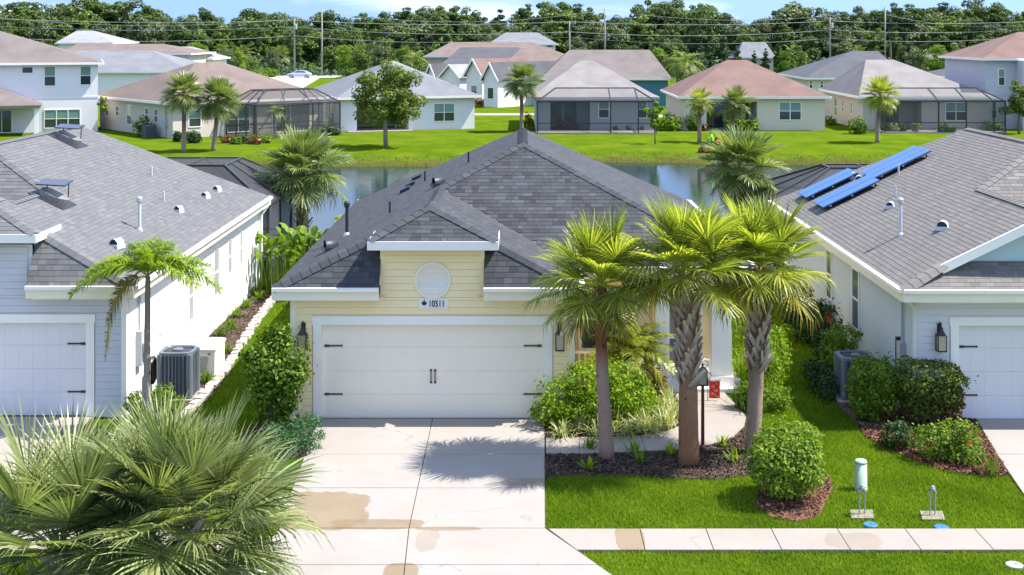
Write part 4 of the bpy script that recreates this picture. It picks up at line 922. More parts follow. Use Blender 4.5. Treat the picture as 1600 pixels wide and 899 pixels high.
# ------------------------------------------------------------------ palm leaves
def strip_into(mb, pts, widths, side, tone, tip=1.0):
    """flat tapering blade through pts, side = list of side vectors"""
    k = len(mb.v); n = len(pts)
    for i, (p, w_) in enumerate(zip(pts, widths)):
        if i == n - 1: mb.v.append(tuple(p)); mb.t.append(min(1, tone * tip)); break
        mb.v.append(tuple(p - side[i] * w_)); mb.v.append(tuple(p + side[i] * w_)); mb.t += [tone, tone]
    for i in range(n - 2): a = k + 2 * i; mb.f.append((a, a + 1, a + 3, a + 2))
    a = k + 2 * (n - 2); mb.f.append((a, a + 1, k + 2 * (n - 1)))
def fan_mesh(name, seed, petiole=0.55, Rr=0.85, droop=0.5, n=40, spread=125, fold=0.35, mat='frond_green', costa=0.35, wf=1.0):
    """fan-shaped frond: stalk along +x, pleated blade with drooping split tips"""
    rn = random.Random(seed); mb = MB(); Z = Vector((0, 0, 1))
    pc = [Vector((petiole * k, 0, -0.10 * petiole * k * k)) for k in (0, .33, .66, 1)]
    mb.tube(pc, [.022, .017, .014, .011], 5, 0.9)
    hub = pc[-1]
    for i in range(n):
        f = i / (n - 1) * 2 - 1; a = R(spread) * f + rn.gauss(0, .02); u = 1 - abs(f)
        st_ = hub + Vector((costa * Rr * u, 0, -0.10 * Rr * u * u)); d = Vector((math.cos(a), math.sin(a), 0))
        lift = fold * abs(math.sin(a)); d = (d + Z * lift - Z * .12 * u).normalized(); L_ = Rr * (0.70 + 0.30 * u ** .5) * rn.uniform(.9, 1.07) - costa * Rr * u * .25
        sv = Vector((-math.sin(a), math.cos(a), 0)); sv = (sv + Z * (0.45 if i % 2 else -0.45)).normalized()
        dr = droop * rn.uniform(.6, 1.4); wm = Rr * R(2 * spread) / n * 0.36 * wf
        P = [st_, st_ + d * L_ * .40 - Z * dr * L_ * .04, st_ + d * L_ * .72 - Z * dr * L_ * .20, st_ + d * L_ * (1 - .12 * dr) - Z * dr * L_ * .62]
        strip_into(mb, P, [.006, wm, wm * .62, 0], [sv] * 4, min(1, max(0, rn.gauss(.48, .27))), 1.35)
    me = mb.mesh(name); me.materials.append(MATS[mat]); return me
def feather_mesh(name, seed, L_=1.7, arch=0.9, n=34, leaf=0.42, mat='frond_green', hang=0.5, rise=0.55, wl=.017, plume=0.0):
    """feather frond: midrib along +x rising then arching over, leaflets along both sides"""
    rn = random.Random(seed); mb = MB(); Z = Vector((0, 0, 1)); path = []
    for i in range(13):
        k = i / 12; path.append(Vector((L_ * (k - .16 * arch * k * k), 0, L_ * (rise * k - arch * k * k))))
    mb.tube(path, [.016 * (1 - .85 * i / 12) for i in range(13)], 5, 0.95)
    for i in range(n):
        k = .10 + .90 * i / (n - 1); q = k * 12; j = min(int(q), 11); p = path[j].lerp(path[j + 1], q - j); t_ = (path[j + 1] - path[j]).normalized()
        for s_ in (-1, 1):
            l = leaf * (math.sin(PI * (.12 + .80 * k)) ** .7) * rn.uniform(.85, 1.15); sd_ = Vector((0, s_, 0)); d = (sd_ * .80 + t_ * .55 + Z * rn.uniform(-plume, .28 + plume)).normalized(); hg = hang * rn.uniform(.7, 1.3)
            P = [p, p + d * l * .4, p + d * l * .75 - Z * hg * l * .22, p + d * l * .95 - Z * hg * l * .6]; wv = (t_ - d * t_.dot(d)).normalized()
            strip_into(mb, P, [.006, wl, wl * .75, 0], [wv] * 4, min(1, max(0, rn.gauss(.5, .2))), 1.3)
    me = mb.mesh(name); me.materials.append(MATS[mat]); return me
FAN = {'up': [fan_mesh('frond', i, .55, .85, .10, 52, 108, .50, wf=.72) for i in (1, 2)], 'mid': [fan_mesh('frond', i, .62, .90, .30, 54, 125, .30, wf=.72) for i in (3, 4, 5)],
       'low': [fan_mesh('frond', i, .62, .88, .70, 54, 130, .15, wf=.72) for i in (6, 7)], 'old': [fan_mesh('frond', i, .60, .82, .85, 46, 120, .1, 'frond_yellow', wf=.72) for i in (8, 9)],
       'dead': [fan_mesh('frond', 10, .55, .72, 1.2, 30, 110, .1, 'frond_brown')]}
FANO = {'up': [fan_mesh('frond', i, .50, .80, .12, 36, 105, .55, 'frond_olive') for i in (21, 22)], 'mid': [fan_mesh('frond', i, .60, .88, .35, 48, 125, .30, 'frond_olive', wf=.8) for i in (23, 24, 25)],
        'low': [fan_mesh('frond', i, .62, .88, .65, 48, 130, .15, 'frond_olive', wf=.8) for i in (26, 27)], 'old': FAN['old'], 'dead': FAN['dead']}
BOOT = []
for i in range(3):
    rn = random.Random(50 + i); l = .30 + .05 * i
    mb = MB(); P = [Vector((.012, 0, 0)), Vector((.032, 0, l * .4)), Vector((.048, 0, l * .75)), Vector((.072, 0, l))]; W_ = (.050, .046, .040, .030)
    for p, w_ in zip(P, W_):
        for y_ in (-1, 1): mb.v.append((p.x, p.y + y_ * w_, p.z)); mb.t.append(.25 + .65 * p.z / l * rn.uniform(.6, 1.1))
        mb.v.append((p.x + .022, p.y, p.z + .004)); mb.t.append(.35 + .6 * p.z / l)
    for k in range(3): a = 3 * k; mb.f += [(a, a + 2, a + 5, a + 3), (a + 2, a + 1, a + 4, a + 5), (a, a + 3, a + 4, a + 1)]
    mb.f.append((9, 11, 10)); me = mb.mesh('leaf_boot'); me.materials.append(MATS['boot']); BOOT.append(me)
def rotm(az, el, roll=0): return Matrix.Rotation(az, 4, 'Z') @ Matrix.Rotation(-el, 4, 'Y') @ Matrix.Rotation(roll, 4, 'X')
def fan_palm(label, base, top, rb_, rt_, n=34, scale=1.0, trunk='trunk_pale', boots=(0, 0), seed=0, fans=FAN, group=None, old=2, dead=0, low=-35, name='sabal_palm', nboot=0, high=82, epow=1.0):
    base, top = Vector(base), Vector(top); rn = random.Random(seed); r_ = thing(name, label, 'palm tree', base, group); d = top - base; H_ = d.length
    if H_ > 0.05:
        pts = []; rad = []; m_ = 14
        for i in range(m_ + 1):
            k = i / m_; pts.append(d * k + Vector((.05 * math.sin(k * 3 + seed), .04 * math.sin(k * 2.3), 0)) * (k * (1 - k) * 2)); rad.append((rb_ + (rt_ - rb_) * min(1, k * 1.6)) * (1 + .10 * max(0, 1 - k * 9)) * rn.uniform(.97, 1.03))
        pts[0].z -= .06; MB().tube(pts, rad, 14).build('trunk', trunk, r_, True, world=False)
        z0, z1 = boots
        for i in range(nboot):
            k = i / max(1, nboot - 1); z = z0 + (z1 - z0) * k; c = d * (z / d.z); az = i * 2.399 + rn.uniform(-.12, .12)
            b_ = link('leaf_boot', BOOT[i % 3], None, r_, world=False); s_ = rn.uniform(.85, 1.15) * (1.0 if i > 4 else 1.25)
            lean = rn.uniform(-.05, .05) + (.32 if i < 5 else 0)
            b_.matrix_basis = Matrix.Translation(c + Vector((math.cos(az), math.sin(az), 0)) * rt_ * .92) @ Matrix.Rotation(az, 4, 'Z') @ Matrix.Rotation(lean, 4, 'Y') @ Matrix.Rotation((.48 if i % 2 else -.48) + rn.uniform(-.12, .12), 4, 'X') @ Matrix.Scale(s_, 4)
    for i in range(n):
        k = (i + .5) / n; el = R(high + (low - high) * k ** epow + rn.uniform(-7, 7)); az = i * 2.399963 + rn.uniform(-.2, .2)
        kind = 'up' if k < .28 else 'mid' if k < .66 else 'low'
        if i >= n - old - dead: kind = 'old'
        if i >= n - dead: kind = 'dead'
        f = link('frond', rn.choice(fans[kind]), None, r_, world=False); s_ = scale * rn.uniform(.86, 1.1) * (.85 if k < .1 else 1)
        f.matrix_basis = Matrix.Translation(d + Vector((0, 0, .12 * (1 - k) * scale))) @ rotm(az, el, rn.uniform(-.35, .35)) @ Matrix.Scale(s_, 4)
    return r_
def feather_palm(label, base, top, rb_, rt_, fronds, meshes, trunk='trunk_smooth', group=None, name='feather_palm', seed=0, scale=1.0, cat='palm tree'):
    base, top = Vector(base), Vector(top); d = top - base; r_ = thing(name, label, cat, base, group); rn = random.Random(seed)
    if d.length > .05: MB().tube([d * (i / 8) - Vector((0, 0, .05 if i == 0 else 0)) for i in range(9)], [rb_ + (rt_ - rb_) * i / 8 for i in range(9)], 12).build('trunk', trunk, r_, True, world=False)
    for (az, el, s_, mi) in fronds:
        f = link('frond', meshes[mi], None, r_, world=False); f.matrix_basis = Matrix.Translation(d) @ rotm(R(az), R(el), rn.uniform(-.2, .2)) @ Matrix.Scale(s_ * scale, 4)
    return r_

# ------------------------------------------------------------------ near palms
b1, b2, b3 = gr(948, 716), gr(1077, 726), gr(1175, 708)
fan_palm('slim palm with pale spotted trunk standing between two brown-trunked palms and the driveway', b1, at(938, 448, b1.y), .15, .12, 34, .98, 'trunk_pale', (2.75, 3.15), 3, low=-34, old=3, nboot=14, epow=1.2)
fan_palm('stout palm whose trunk is reddish below and wrapped in crossed leaf bases above', b2, at(1074, 425, b2.y), .205, .175, 36, 1.0, 'trunk_red', (1.55, 3.55), 5, low=-26, old=4, nboot=110, epow=1.2)
fan_palm('palm with grey patterned trunk beside the curve of the walkway', b3, at(1190, 418, b3.y), .155, .155, 34, .98, 'trunk_grey', (1.65, 3.6), 8, low=-32, old=4, dead=1, nboot=96, epow=1.2)
fg_base = Vector((-4.95, 18.9, 0))
BIGFAN = {'up': [fan_mesh('frond', i, .95, 1.30, .06, 62, 108, .45, 'frond_sage', .35, .68) for i in (31, 32)], 'mid': [fan_mesh('frond', i, 1.1, 1.35, .26, 64, 122, .25, 'frond_sage', .35, .68) for i in (33, 34, 35)],
          'low': [fan_mesh('frond', i, 1.1, 1.3, .62, 64, 125, .15, 'frond_sage', .35, .68) for i in (36, 37)], 'old': [fan_mesh('frond', 38, .9, 1.0, 1.0, 46, 120, .1, 'frond_yellow')], 'dead': FAN['dead']}
fan_palm('broad low palm with drooping grey-green fans behind the huge leafy palm trunk', (-6.75, 18.7, 0), (-6.72, 18.7, .95), .2, .18, 40, .85, 'trunk_grey', (.3, .9), 14, BIGFAN, low=-30, old=2, nboot=10, high=80)
fan_palm('huge leafy low palm with long grey-green fan fronds at the sidewalk', fg_base, fg_base + Vector((0.0, 0.05, 1.25)), .22, .2, 60, .82, 'trunk_grey', (.5, 1.4), 12, BIGFAN, low=-36, old=2, nboot=24, high=84)
# palms on the pond bank behind the houses
fan_palm('full fan palm on the pond bank beside the white house pool cage', (-7.95, 47.0, -.02), at(472, 268, 47.0), .26, .2, 40, 1.22, 'trunk_grey', (1.4, 3.3), 21, FANO, low=-40, old=3, nboot=50)
fan_palm('full fan palm on the pond bank beside the taupe house pool cage', (7.9, 46.0, -.02), at(1157, 262, 46.0), .26, .2, 36, 1.12, 'trunk_grey', (1.4, 3.3), 22, FANO, low=-50, old=1, nboot=20)

# young feather palm in front of the white house
FE = [feather_mesh('frond', 1, 1.75, .95, 120, .46, 'frond_fresh', .5, .50, .016, .6), feather_mesh('frond', 2, 1.35, .65, 95, .42, 'frond_fresh', .4, .65, .016, .6), feather_mesh('frond', 3, 1.6, 1.25, 100, .42, 'frond_yellow', .6, .35, .016, .55)]
yb = gr(229, 672); yt = at(231, 432, yb.y)
feather_palm('young ringed-trunk palm with arching feather fronds before the blue-grey garage corner', yb, yt, .085, .055, [(180, 14, 1.0, 0), (200, -14, .98, 2), (-2, 18, .98, 0), (95, 42, .8, 1), (-80, 35, .6, 1), (140, 48, .72, 1), (40, 48, .72, 1), (170, 30, .85, 0), (12, 34, .8, 0), (-160, 24, .8, 0), (-25, 22, .8, 0), (75, 60, .7, 1), (-100, 60, .6, 1)], FE, seed=2)
# pygmy date palm by the porch
FP = [feather_mesh('frond', 11, 1.05, .95, 60, .24, 'frond_green', .6, .65, .009, .2), feather_mesh('frond', 12, 1.0, .7, 60, .24, 'frond_green', .6, .75, .009, .2), feather_mesh('frond', 13, .95, 1.1, 56, .22, 'frond_green', .8, .5, .009, .2)]
pb = gr(990, 622)
feather_palm('fine-leaved date palm shrub in front of the porch window', pb, (pb.x, pb.y, .85), .10, .08, [(i * 137.5, 72 - i * 3.0, random.uniform(.85, 1.15), i % 3) for i in range(30)], FP, seed=4, name='date_palm', scale=1.28)
sp_ = Vector((-5.75, 45.5, 0))
feather_palm('small feather palm peeking past the charcoal roof edge by the pond', sp_, (sp_.x, sp_.y, 1.5), .07, .05, [(i * 51 + 10, 40 - i * 4, .8, 1) for i in range(7)], FE, seed=9)

# ------------------------------------------------------------------ shrubs
def shrub(label, c, blobs, n, leaf, mat, seed=0, name='shrub', cat='shrub', stems=5, stem_h=0.35, group=None, aspect=1.8, power=2.0, shell=.55, flowers=None, droop=0.2, bark='bark', jitter=.7, clump=0):
    """blobs: (dx,dy,dz,rx,ry,rz) relative to the base point c"""
    rng = np.random.default_rng(seed + 100); rn = random.Random(seed); r_ = thing(name, label, cat, c, group)
    tot = sum(b_[3] * b_[4] + b_[5] * b_[3] for b_ in blobs); Ps, Ns, Ts = [], [], []
    for b_ in blobs:
        k = max(8, int(n * (b_[3] * b_[4] + b_[5] * b_[3]) / tot)); P, D = blob_points(rng, k, b_[:3], b_[3:], shell, power)
        # lumpy surface
        ph = rng.uniform(0, 6, 6); fq = 5.0
        w_ = 1 + .16 * np.sin(D[:, 0] * fq + ph[0]) * np.sin(D[:, 1] * fq + ph[1]) * (power < 2.5) + .08 * np.sin(D[:, 2] * 7 + ph[2] + D[:, 0] * 4)
        P = np.asarray(b_[:3]) + (P - np.asarray(b_[:3])) * w_[:, None]
        ns_ = int(k * .5) if power < 2.5 else int(k * .12); nc_ = 16; cd = unit(rng.normal(0, 1, (nc_, 3)) + np.array([0, 0, .25])); ci = rng.integers(0, nc_, ns_); amp = .16 if power < 2.5 else .05
        sc_ = np.abs(cd) ** power; sc_ = sc_.sum(1, keepdims=True) ** (-1 / power); cc = cd * sc_ * rng.uniform(.88, .96 + amp, (nc_, 1)); sp_ = rng.normal(0, .15, (ns_, 3)) * rng.uniform(.6, 1.4, (nc_, 1))[ci]
        P[:ns_] = np.asarray(b_[:3]) + (cc[ci] + sp_) * np.asarray(b_[3:]); D[:ns_] = unit(cd[ci] * .8 + sp_ * 3)
        Ps.append(P); Ns.append(D + np.array([0, 0, .35])); Ts.append(np.clip(rng.normal(.48, .26, k) + .12 * np.sin(D[:, 0] * 9 + ph[3]) * np.sin(D[:, 1] * 8 + ph[4]), 0, 1))
    P = np.concatenate(Ps); N = np.concatenate(Ns); T = np.concatenate(Ts); keep = P[:, 2] > 0.01; P, N, T = P[keep], N[keep], T[keep]
    V, F, tn = leaf_faces(P, N, leaf, rng, aspect, T, jitter, droop); fo = link('foliage', np_mesh('foliage', V, F, tn), mat, r_, world=False)
    for i in range(stems):
        b_ = blobs[i % len(blobs)]; q = Vector((b_[0] + rn.uniform(-.4, .4) * b_[3], b_[1] + rn.uniform(-.4, .4) * b_[4], b_[2] + rn.uniform(-.1, .4) * b_[5])); a = Vector((b_[0] * .5 + rn.uniform(-.12, .12), b_[1] * .5 + rn.uniform(-.1, .1), -.03))
        MB().tube([a, a.lerp(q, .5) + Vector((rn.uniform(-.05, .05), rn.uniform(-.05, .05), .03)), q], [.022, .016, .006], 6).build('stem', bark, r_, True, world=False)
    if flowers:
        fm, fn, fs = flowers; k = rng.choice(len(P), fn); Q = P[k] + unit(N[k]) * .06
        for q in Q:
            n5 = 5; mb = MB()
            for j in range(n5):
                a = 2 * PI * j / n5; e = Vector((math.cos(a), -abs(math.sin(a)) * .3, math.sin(a))).normalized() * fs; mb.add([Vector(q), Vector(q) + e * .6 + Vector((-e.z, -.3 * fs, e.x)) * .35, Vector(q) + e + Vector((0, -.4 * fs, 0)), Vector(q) + e * .6 - Vector((-e.z, .3 * fs, e.x)) * .35], [(0, 1, 2, 3)], rn.random())
            mb.build('flower', fm, r_, world=False)
    return r_
def clump(label, c, n, L_, mat, seed=0, name='grass_clump', cat='plant', group=None, wid=.012, spread=.9, arch=.8, base=.05):
    rn = random.Random(seed); mb = MB()
    for i in range(n):
        az = rn.uniform(0, 2 * PI); lean = rn.uniform(.1, spread); l = L_ * rn.uniform(.65, 1.15); d = Vector((math.cos(az) * math.sin(lean), math.sin(az) * math.sin(lean), math.cos(lean))); b_ = Vector((rn.gauss(0, base), rn.gauss(0, base), -.01)); sd_ = Vector((-math.sin(az), math.cos(az), 0))
        P = [b_, b_ + d * l * .45, b_ + d * l * .8 - Vector((0, 0, arch * l * .10)) + Vector((d.x, d.y, 0)) * l * .08, b_ + d * l - Vector((0, 0, arch * l * .36 * (.3 + lean))) + Vector((d.x, d.y, 0)) * l * .15]
        for j in range(len(P)): P[j].z = max(P[j].z, 0.0)
        strip_into(mb, P, [wid * .8, wid, wid * .7, 0], [sd_] * 4, min(1, max(0, rn.gauss(.5, .25))), 1.1)
    r_ = mb.build(name, mat); r_.location = c; return tag(r_, label, cat, group)

c = gr(420, 684); shrub('tall round glossy shrub with bare stems beside the yellow garage corner', c, [(.12, .1, 1.42, .68, .6, .74), (.05, 0, .85, .45, .42, .5), (.38, 0, 1.15, .40, .4, .55)], 5000, .115, 'leaf_mid', 1, stems=12, bark='bark_grey', shell=.3)
c = gr(446, 706); shrub('low spreading blue-green juniper at the driveway edge', c, [(-.25, .1, .18, .5, .42, .28), (.28, .25, .2, .42, .4, .3), (.1, -.2, .15, .5, .3, .25), (.35, .75, .22, .3, .4, .3)], 4200, .07, 'leaf_blue', 2, 'juniper', aspect=3.2, stems=4)
c = gr(925, 668); shrub('lime green leafy shrub mass beneath the garage lantern', c, [(-.7, .15, .5, .55, .5, .5), (-.1, .25, .65, .6, .55, .6), (.5, .3, .75, .6, .5, .6), (.95, .3, .5, .5, .45, .5), (-.95, 0, .35, .35, .35, .35), (0, -.1, .4, .8, .4, .4)], 6500, .095, 'leaf_lime', 3, stems=6)
c = gr(868, 640); shrub('thin feathery shrub against the garage trim', c, [(0, .1, .75, .24, .2, .5), (.1, .1, .45, .25, .2, .35)], 700, .05, 'leaf_olive', 4, aspect=3.0, stems=6, shell=.2)
c = gr(1025, 622); shrub('small orange-tipped bush at the porch column', c, [(0, 0, .35, .30, .28, .38), (-.2, .1, .3, .25, .25, .3)], 900, .07, 'leaf_croton', 5, stems=4)
cl = [(880, 684), (908, 676), (936, 683), (960, 676), (985, 682), (1005, 675), (1022, 678), (1044, 668), (1052, 656), (1030, 655), (1004, 655), (975, 660), (1046, 642), (1024, 640), (995, 642)]
for i, q in enumerate(cl): clump('cream striped lily clump edging the walkway below the lime shrub', gr(*q), 64, random.uniform(.5, .7), 'leaf_stripe', 30 + i, 'lily_clump', 'plant', 'striped lilies along the walkway', .013, 1.2, 1.0)
br = [(921, 702), (919, 734), (992, 706), (1001, 724), (1049, 712), (1132, 698), (1147, 722)]
for i, q in enumerate(br): clump('small green spiky rosette ' + ('between the walkway edge and the slim pale-trunked palm', 'at the lawn side of the mulch before the slim palm', 'at the walkway edge midway between slim and stout palms', 'in mid-mulch between slim and stout palms', 'at the walkway edge against the stout reddish palm', 'at the walkway curve beside the lamp post', 'in the mulch between lamp post and grey-trunked palm')[i], gr(*q), 26, random.uniform(.26, .33), 'leaf_lime', 60 + i, 'rosette_plant', 'plant', 'spiky rosettes in the palm mulch', .018, .95, .4)
c = gr(1243, 800); c.y += .55; shrub('big round clipped hedge shrub alone on the front lawn', c, [(-.05, 0, .66, .64, .58, .52), (.1, .35, .76, .58, .45, .52)], 7500, .085, 'leaf_mid', 6, stems=12, power=3.2)
c = gr(1200, 610); shrub('weeping golden-green bush between the walkway palm and side lawn', c, [(.1, .3, .85, .48, .5, .62), (0, 0, .45, .5, .45, .45)], 4200, .11, 'leaf_lime', 7, aspect=4.5, droop=2.2, stems=5, jitter=.5)
c = gr(1166, 600); clump('tall fountain grass beside the white porch column', c, 130, 1.05, 'leaf_lime', 8, wid=.010, spread=.8, base=.12)
c = gr(1205, 641); shrub('low grassy green mound beside the walkway palm', c, [(0, .1, .22, .45, .35, .28), (-.45, .1, .25, .35, .3, .3)], 2600, .10, 'leaf_mid', 9, aspect=4.0, droop=1.0, stems=3)
c = gr(1160, 640); clump('arching grass tuft along the porch end of the walkway', c, 90, .75, 'leaf_olive', 10, wid=.010, spread=1.0, base=.12)
shrub('tall narrow hedge plant behind the white porch column', (5.72, 32.2, 0), [(0, 0, 1.2, .38, .5, 1.25), (.05, .7, 1.1, .4, .5, 1.1)], 4200, .07, 'leaf_lime', 11, stems=4)
# bed by the grey house
c = gr(1367, 662); shrub('clipped box-topped hedge shrub shading the air conditioner', c, [(0, .1, .85, .50, .5, .55), (-.15, .1, .5, .35, .35, .4)], 7000, .085, 'leaf_mid', 12, stems=8, power=3.6)
c = gr(1447, 662); c.y -= .2; shrub('flat-topped clipped shrub under the grey house lantern', c, [(0, .1, .98, .78, .5, .45), (-.2, .1, .6, .45, .35, .4), (.25, .05, .65, .4, .35, .35)], 8500, .08, 'leaf_olive', 13, stems=9, power=4.0)
c = gr(1483, 668); shrub('red and yellow croton against the grey garage door', c, [(0, .1, .42, .28, .25, .42), (.1, 0, .62, .22, .2, .28)], 900, .13, 'leaf_croton', 14, stems=5, aspect=2.6)
c = gr(1482, 722); shrub('glossy ixora shrub with orange blooms in the red bark', c, [(-.25, .1, .38, .42, .38, .36), (.25, .2, .42, .42, .38, .38), (.3, -.15, .25, .35, .3, .28)], 3600, .075, 'leaf_mid', 15, stems=6, flowers=('petal_orange', 7, .06))
c = gr(1402, 700); shrub('small dark ixora in the red bark bed', c, [(0, 0, .22, .35, .28, .24)], 1300, .075, 'leaf_dark', 16, stems=3, flowers=('petal_orange', 2, .05))
c = gr(1547, 742); clump('wispy herb tuft at the neighbouring driveway corner', c, 70, .42, 'leaf_olive', 17, wid=.008, spread=.8, arch=.2, base=.07)
c = gr(1320, 600); shrub('round two-tier shrub behind the air conditioner of the grey house', c, [(0, .2, 1.12, .42, .42, .32), (-.1, .1, .7, .48, .45, .36), (0, .1, .3, .4, .4, .3)], 3800, .075, 'leaf_mid', 18, stems=5)
c = gr(1288, 565); shrub('dark hibiscus with one orange bloom along the pale blue wall', c, [(0, .1, .95, .45, .5, .5), (.1, 0, .5, .5, .5, .5)], 2600, .10, 'leaf_dark', 19, stems=5, flowers=('petal_orange', 2, .11))
c = gr(1252, 528); shrub('dark rounded bush at the pond end of the pale blue wall', c, [(0, .2, .8, .55, .6, .62), (.2, -.5, .4, .5, .5, .45)], 2600, .10, 'leaf_dark', 20, stems=5)
c = gr(1292, 622); shrub('low dark groundcover shrub beside the grey house condenser', c, [(0, .2, .25, .4, .6, .3), (.1, 1.1, .3, .4, .6, .35)], 2200, .08, 'leaf_dark', 21, stems=4)
# white house side
c = gr(236, 658); shrub('round green bush at the foot of the young feather palm', c, [(-.15, .1, .32, .40, .38, .36), (.25, .1, .35, .38, .35, .36)], 2600, .075, 'leaf_mid', 22, stems=4)
for i, q in enumerate(((344, 526), (370, 496), (398, 462), (410, 452), (352, 552), (360, 515), (384, 482), (404, 470), (420, 447), (322, 600))): clump('grassy tuft in the mulch strip along the white wall', gr(*q), 70, .42, 'leaf_mid', 70 + i, 'liriope_tuft', 'plant', 'tufts along the white wall', .012, 1.0, .8)
rng = np.random.default_rng(5)
def broadleaf(label, c, n, L_, spread, seed, mat='leaf_lime', group=None, flowers=0):
    rn = random.Random(seed); r_ = thing('broadleaf_plant', label, 'shrub', c, group)
    for i in range(n):
        az = rn.uniform(0, 2 * PI); lean = rn.uniform(.15, 1.1); h = rn.uniform(.5, 1.0) * L_; b_ = Vector((rn.gauss(0, spread), rn.gauss(0, spread), 0)); d = Vector((math.cos(az) * math.sin(lean), math.sin(az) * math.sin(lean), math.cos(lean)))
        s_ = Vector((-math.sin(az), math.cos(az), 0)); ll = rn.uniform(.38, .65); wd = ll * .19; p0 = b_ + Vector((d.x * .25, d.y * .25, h * .8)); up_ = Vector((0, 0, 1)); mb = MB(); tn = min(1, max(0, rn.gauss(.5, .22)))
        P = [p0 + d * ll * k - up_ * (.35 * ll * k * k) for k in (0, .25, .55, .82, 1)]; W_ = [.02, wd, wd * 1.05, wd * .6, 0]; k0 = len(mb.v)
        for p_, w_ in zip(P, W_): mb.v += [tuple(p_ - s_ * w_ + up_ * w_ * .25), tuple(p_), tuple(p_ + s_ * w_ + up_ * w_ * .25)]; mb.t += [tn, tn * 1.2, tn]
        for j in range(4): a = 3 * j; mb.f += [(a, a + 1, a + 4, a + 3), (a + 1, a + 2, a + 5, a + 4)]
        mb.tube([b_, p0], [.014, .008], 5, .9); mb.build('leaf', mat, r_, world=False)
    return r_
broadleaf('large-leaved tropical shrub at the back corner of the white house', (-7.2, 42.4, 0), 260, 2.3, .68, 5, 'leaf_mid')
# ------------------------------------------------------------------ yard equipment
def condenser(label, c, w=.80, h=1.12, seed=0):
    r_ = thing('air_conditioner', label, 'air conditioner', c); k = w / 2; b_ = k * .72
    MB().box(-k - .12, k + .12, -k - .12, k + .12, -.06, .06).build('pad', 'concrete_walk', r_, world=False)
    def ring(s_, z, n=32):
        out = []
        for i in range(n):
            q = 2 * PI * (i + .5) / n; x, y = math.cos(q), math.sin(q); m_ = (abs(x) ** 5 + abs(y) ** 5) ** (-1 / 5); out.append((x * m_ * k * s_, y * m_ * k * s_, z))
        return out
    mb = MB(); n = 32; A, B = ring(.93, .08), ring(.93, h - .05); mb.add(A + B, [(i, (i + 1) % n, n + (i + 1) % n, n + i) for i in range(n)]); mb.build('coil', 'ac_dark', r_, world=False)
    for i in range(n):
        p0, p1 = Vector(ring(.965, .08)[i]), Vector(ring(.965, h - .05)[i]); MB().beam(p0, p1, .022, .030, (p0.x, p0.y, 0.001)).build('louvre_fin', 'ac_grey', r_, world=False)
    for sx in (-1, 1):
        for sy in (-1, 1): MB().lathe((sx * k * .86, sy * k * .86, .06), [(.075, 0), (.075, h - .1)], 10).build('corner_post', 'ac_grey', r_, world=False)
    mb = MB(); A, B, C_, D_ = ring(1.0, h - .07), ring(1.0, h), ring(.86, h + .012), ring(.80, h - .03)
    mb.add(A + B + C_ + D_, [(j * n + i, j * n + (i + 1) % n, (j + 1) * n + (i + 1) % n, (j + 1) * n + i) for j in range(3) for i in range(n)]); mb.build('top_cover', 'ac_grey', r_, world=False)
    mb = MB(); mb.add(ring(.80, h - .06), [tuple(range(n))]); mb.build('fan_well', 'ac_dark', r_, world=False)
    mb = MB()
    for q in (.25, .5, .72): mb.tube([(q * k * math.cos(a), q * k * math.sin(a), h - .012) for a in np.linspace(0, 2 * PI, 25)], .006, 4)
    for i in range(8): a = PI * i / 8; mb.beam((-k * .8 * math.cos(a), -k * .8 * math.sin(a), h - .022), (k * .8 * math.cos(a), k * .8 * math.sin(a), h - .022), .01)
    mb.build('fan_guard', 'ac_grey', r_, world=False); MB().lathe((0, 0, h - .02), [(.12, 0), (.12, .03), (.08, .045)], 16).build('fan_motor', 'ac_grey', r_, world=False)
    MB().box(-k * .93 - .02, -k * .93 + .01, -.02, .15, .25, h * .9).build('service_panel', 'ac_grey', r_, world=False)
condenser('tall grey louvred air conditioner beside the white wall and white generator', gr(279, 620))
condenser('round-cornered grey air conditioner behind the clipped hedges of the grey house', gr(1337, 622), .82, 1.02)
# generator
c = gr(325, 585); r_ = thing('generator', 'white standby generator cabinet beside the tall grey air conditioner', 'generator', c)
plain('generator_white', (0.78, 0.76, 0.70), 0.45, 0.04); plain('louvre_shade', (0.42, 0.41, 0.38), 0.6)
MB().box(-.38, .38, -.62, .68, -.04, .07).build('pad', 'concrete_walk', r_, world=False); MB().box(-.29, .29, -.52, .56, .09, .72).build('cabinet', 'generator_white', r_, world=False)
mb = MB().add([(-.32, -.56, .72), (.32, -.56, .72), (.32, .60, .72), (-.32, .60, .72), (-.32, -.56, .76), (.32, -.56, .76), (.32, .60, .76), (-.32, .60, .76), (-.24, -.42, .82), (.24, -.42, .82), (.24, .46, .82), (-.24, .46, .82)],
    [(0, 1, 5, 4), (1, 2, 6, 5), (2, 3, 7, 6), (3, 0, 4, 7), (4, 5, 9, 8), (5, 6, 10, 9), (6, 7, 11, 10), (7, 4, 8, 11), (8, 9, 10, 11)]); mb.build('lid', 'generator_white', r_, world=False)
for i in range(8): MB().obox((-.05, -.528, .20 + i * .052), (.17, 0, 0), (0, .01, .006), (0, -.004, .012)).build('louvre_slat', 'louvre_shade', r_, world=False)
MB().box(.12, .18, -.526, -.52, .62, .65).build('latch', 'iron', r_, world=False); MB().box(-.31, .31, -.54, .58, .07, .09).build('skid', 'iron', r_, world=False)
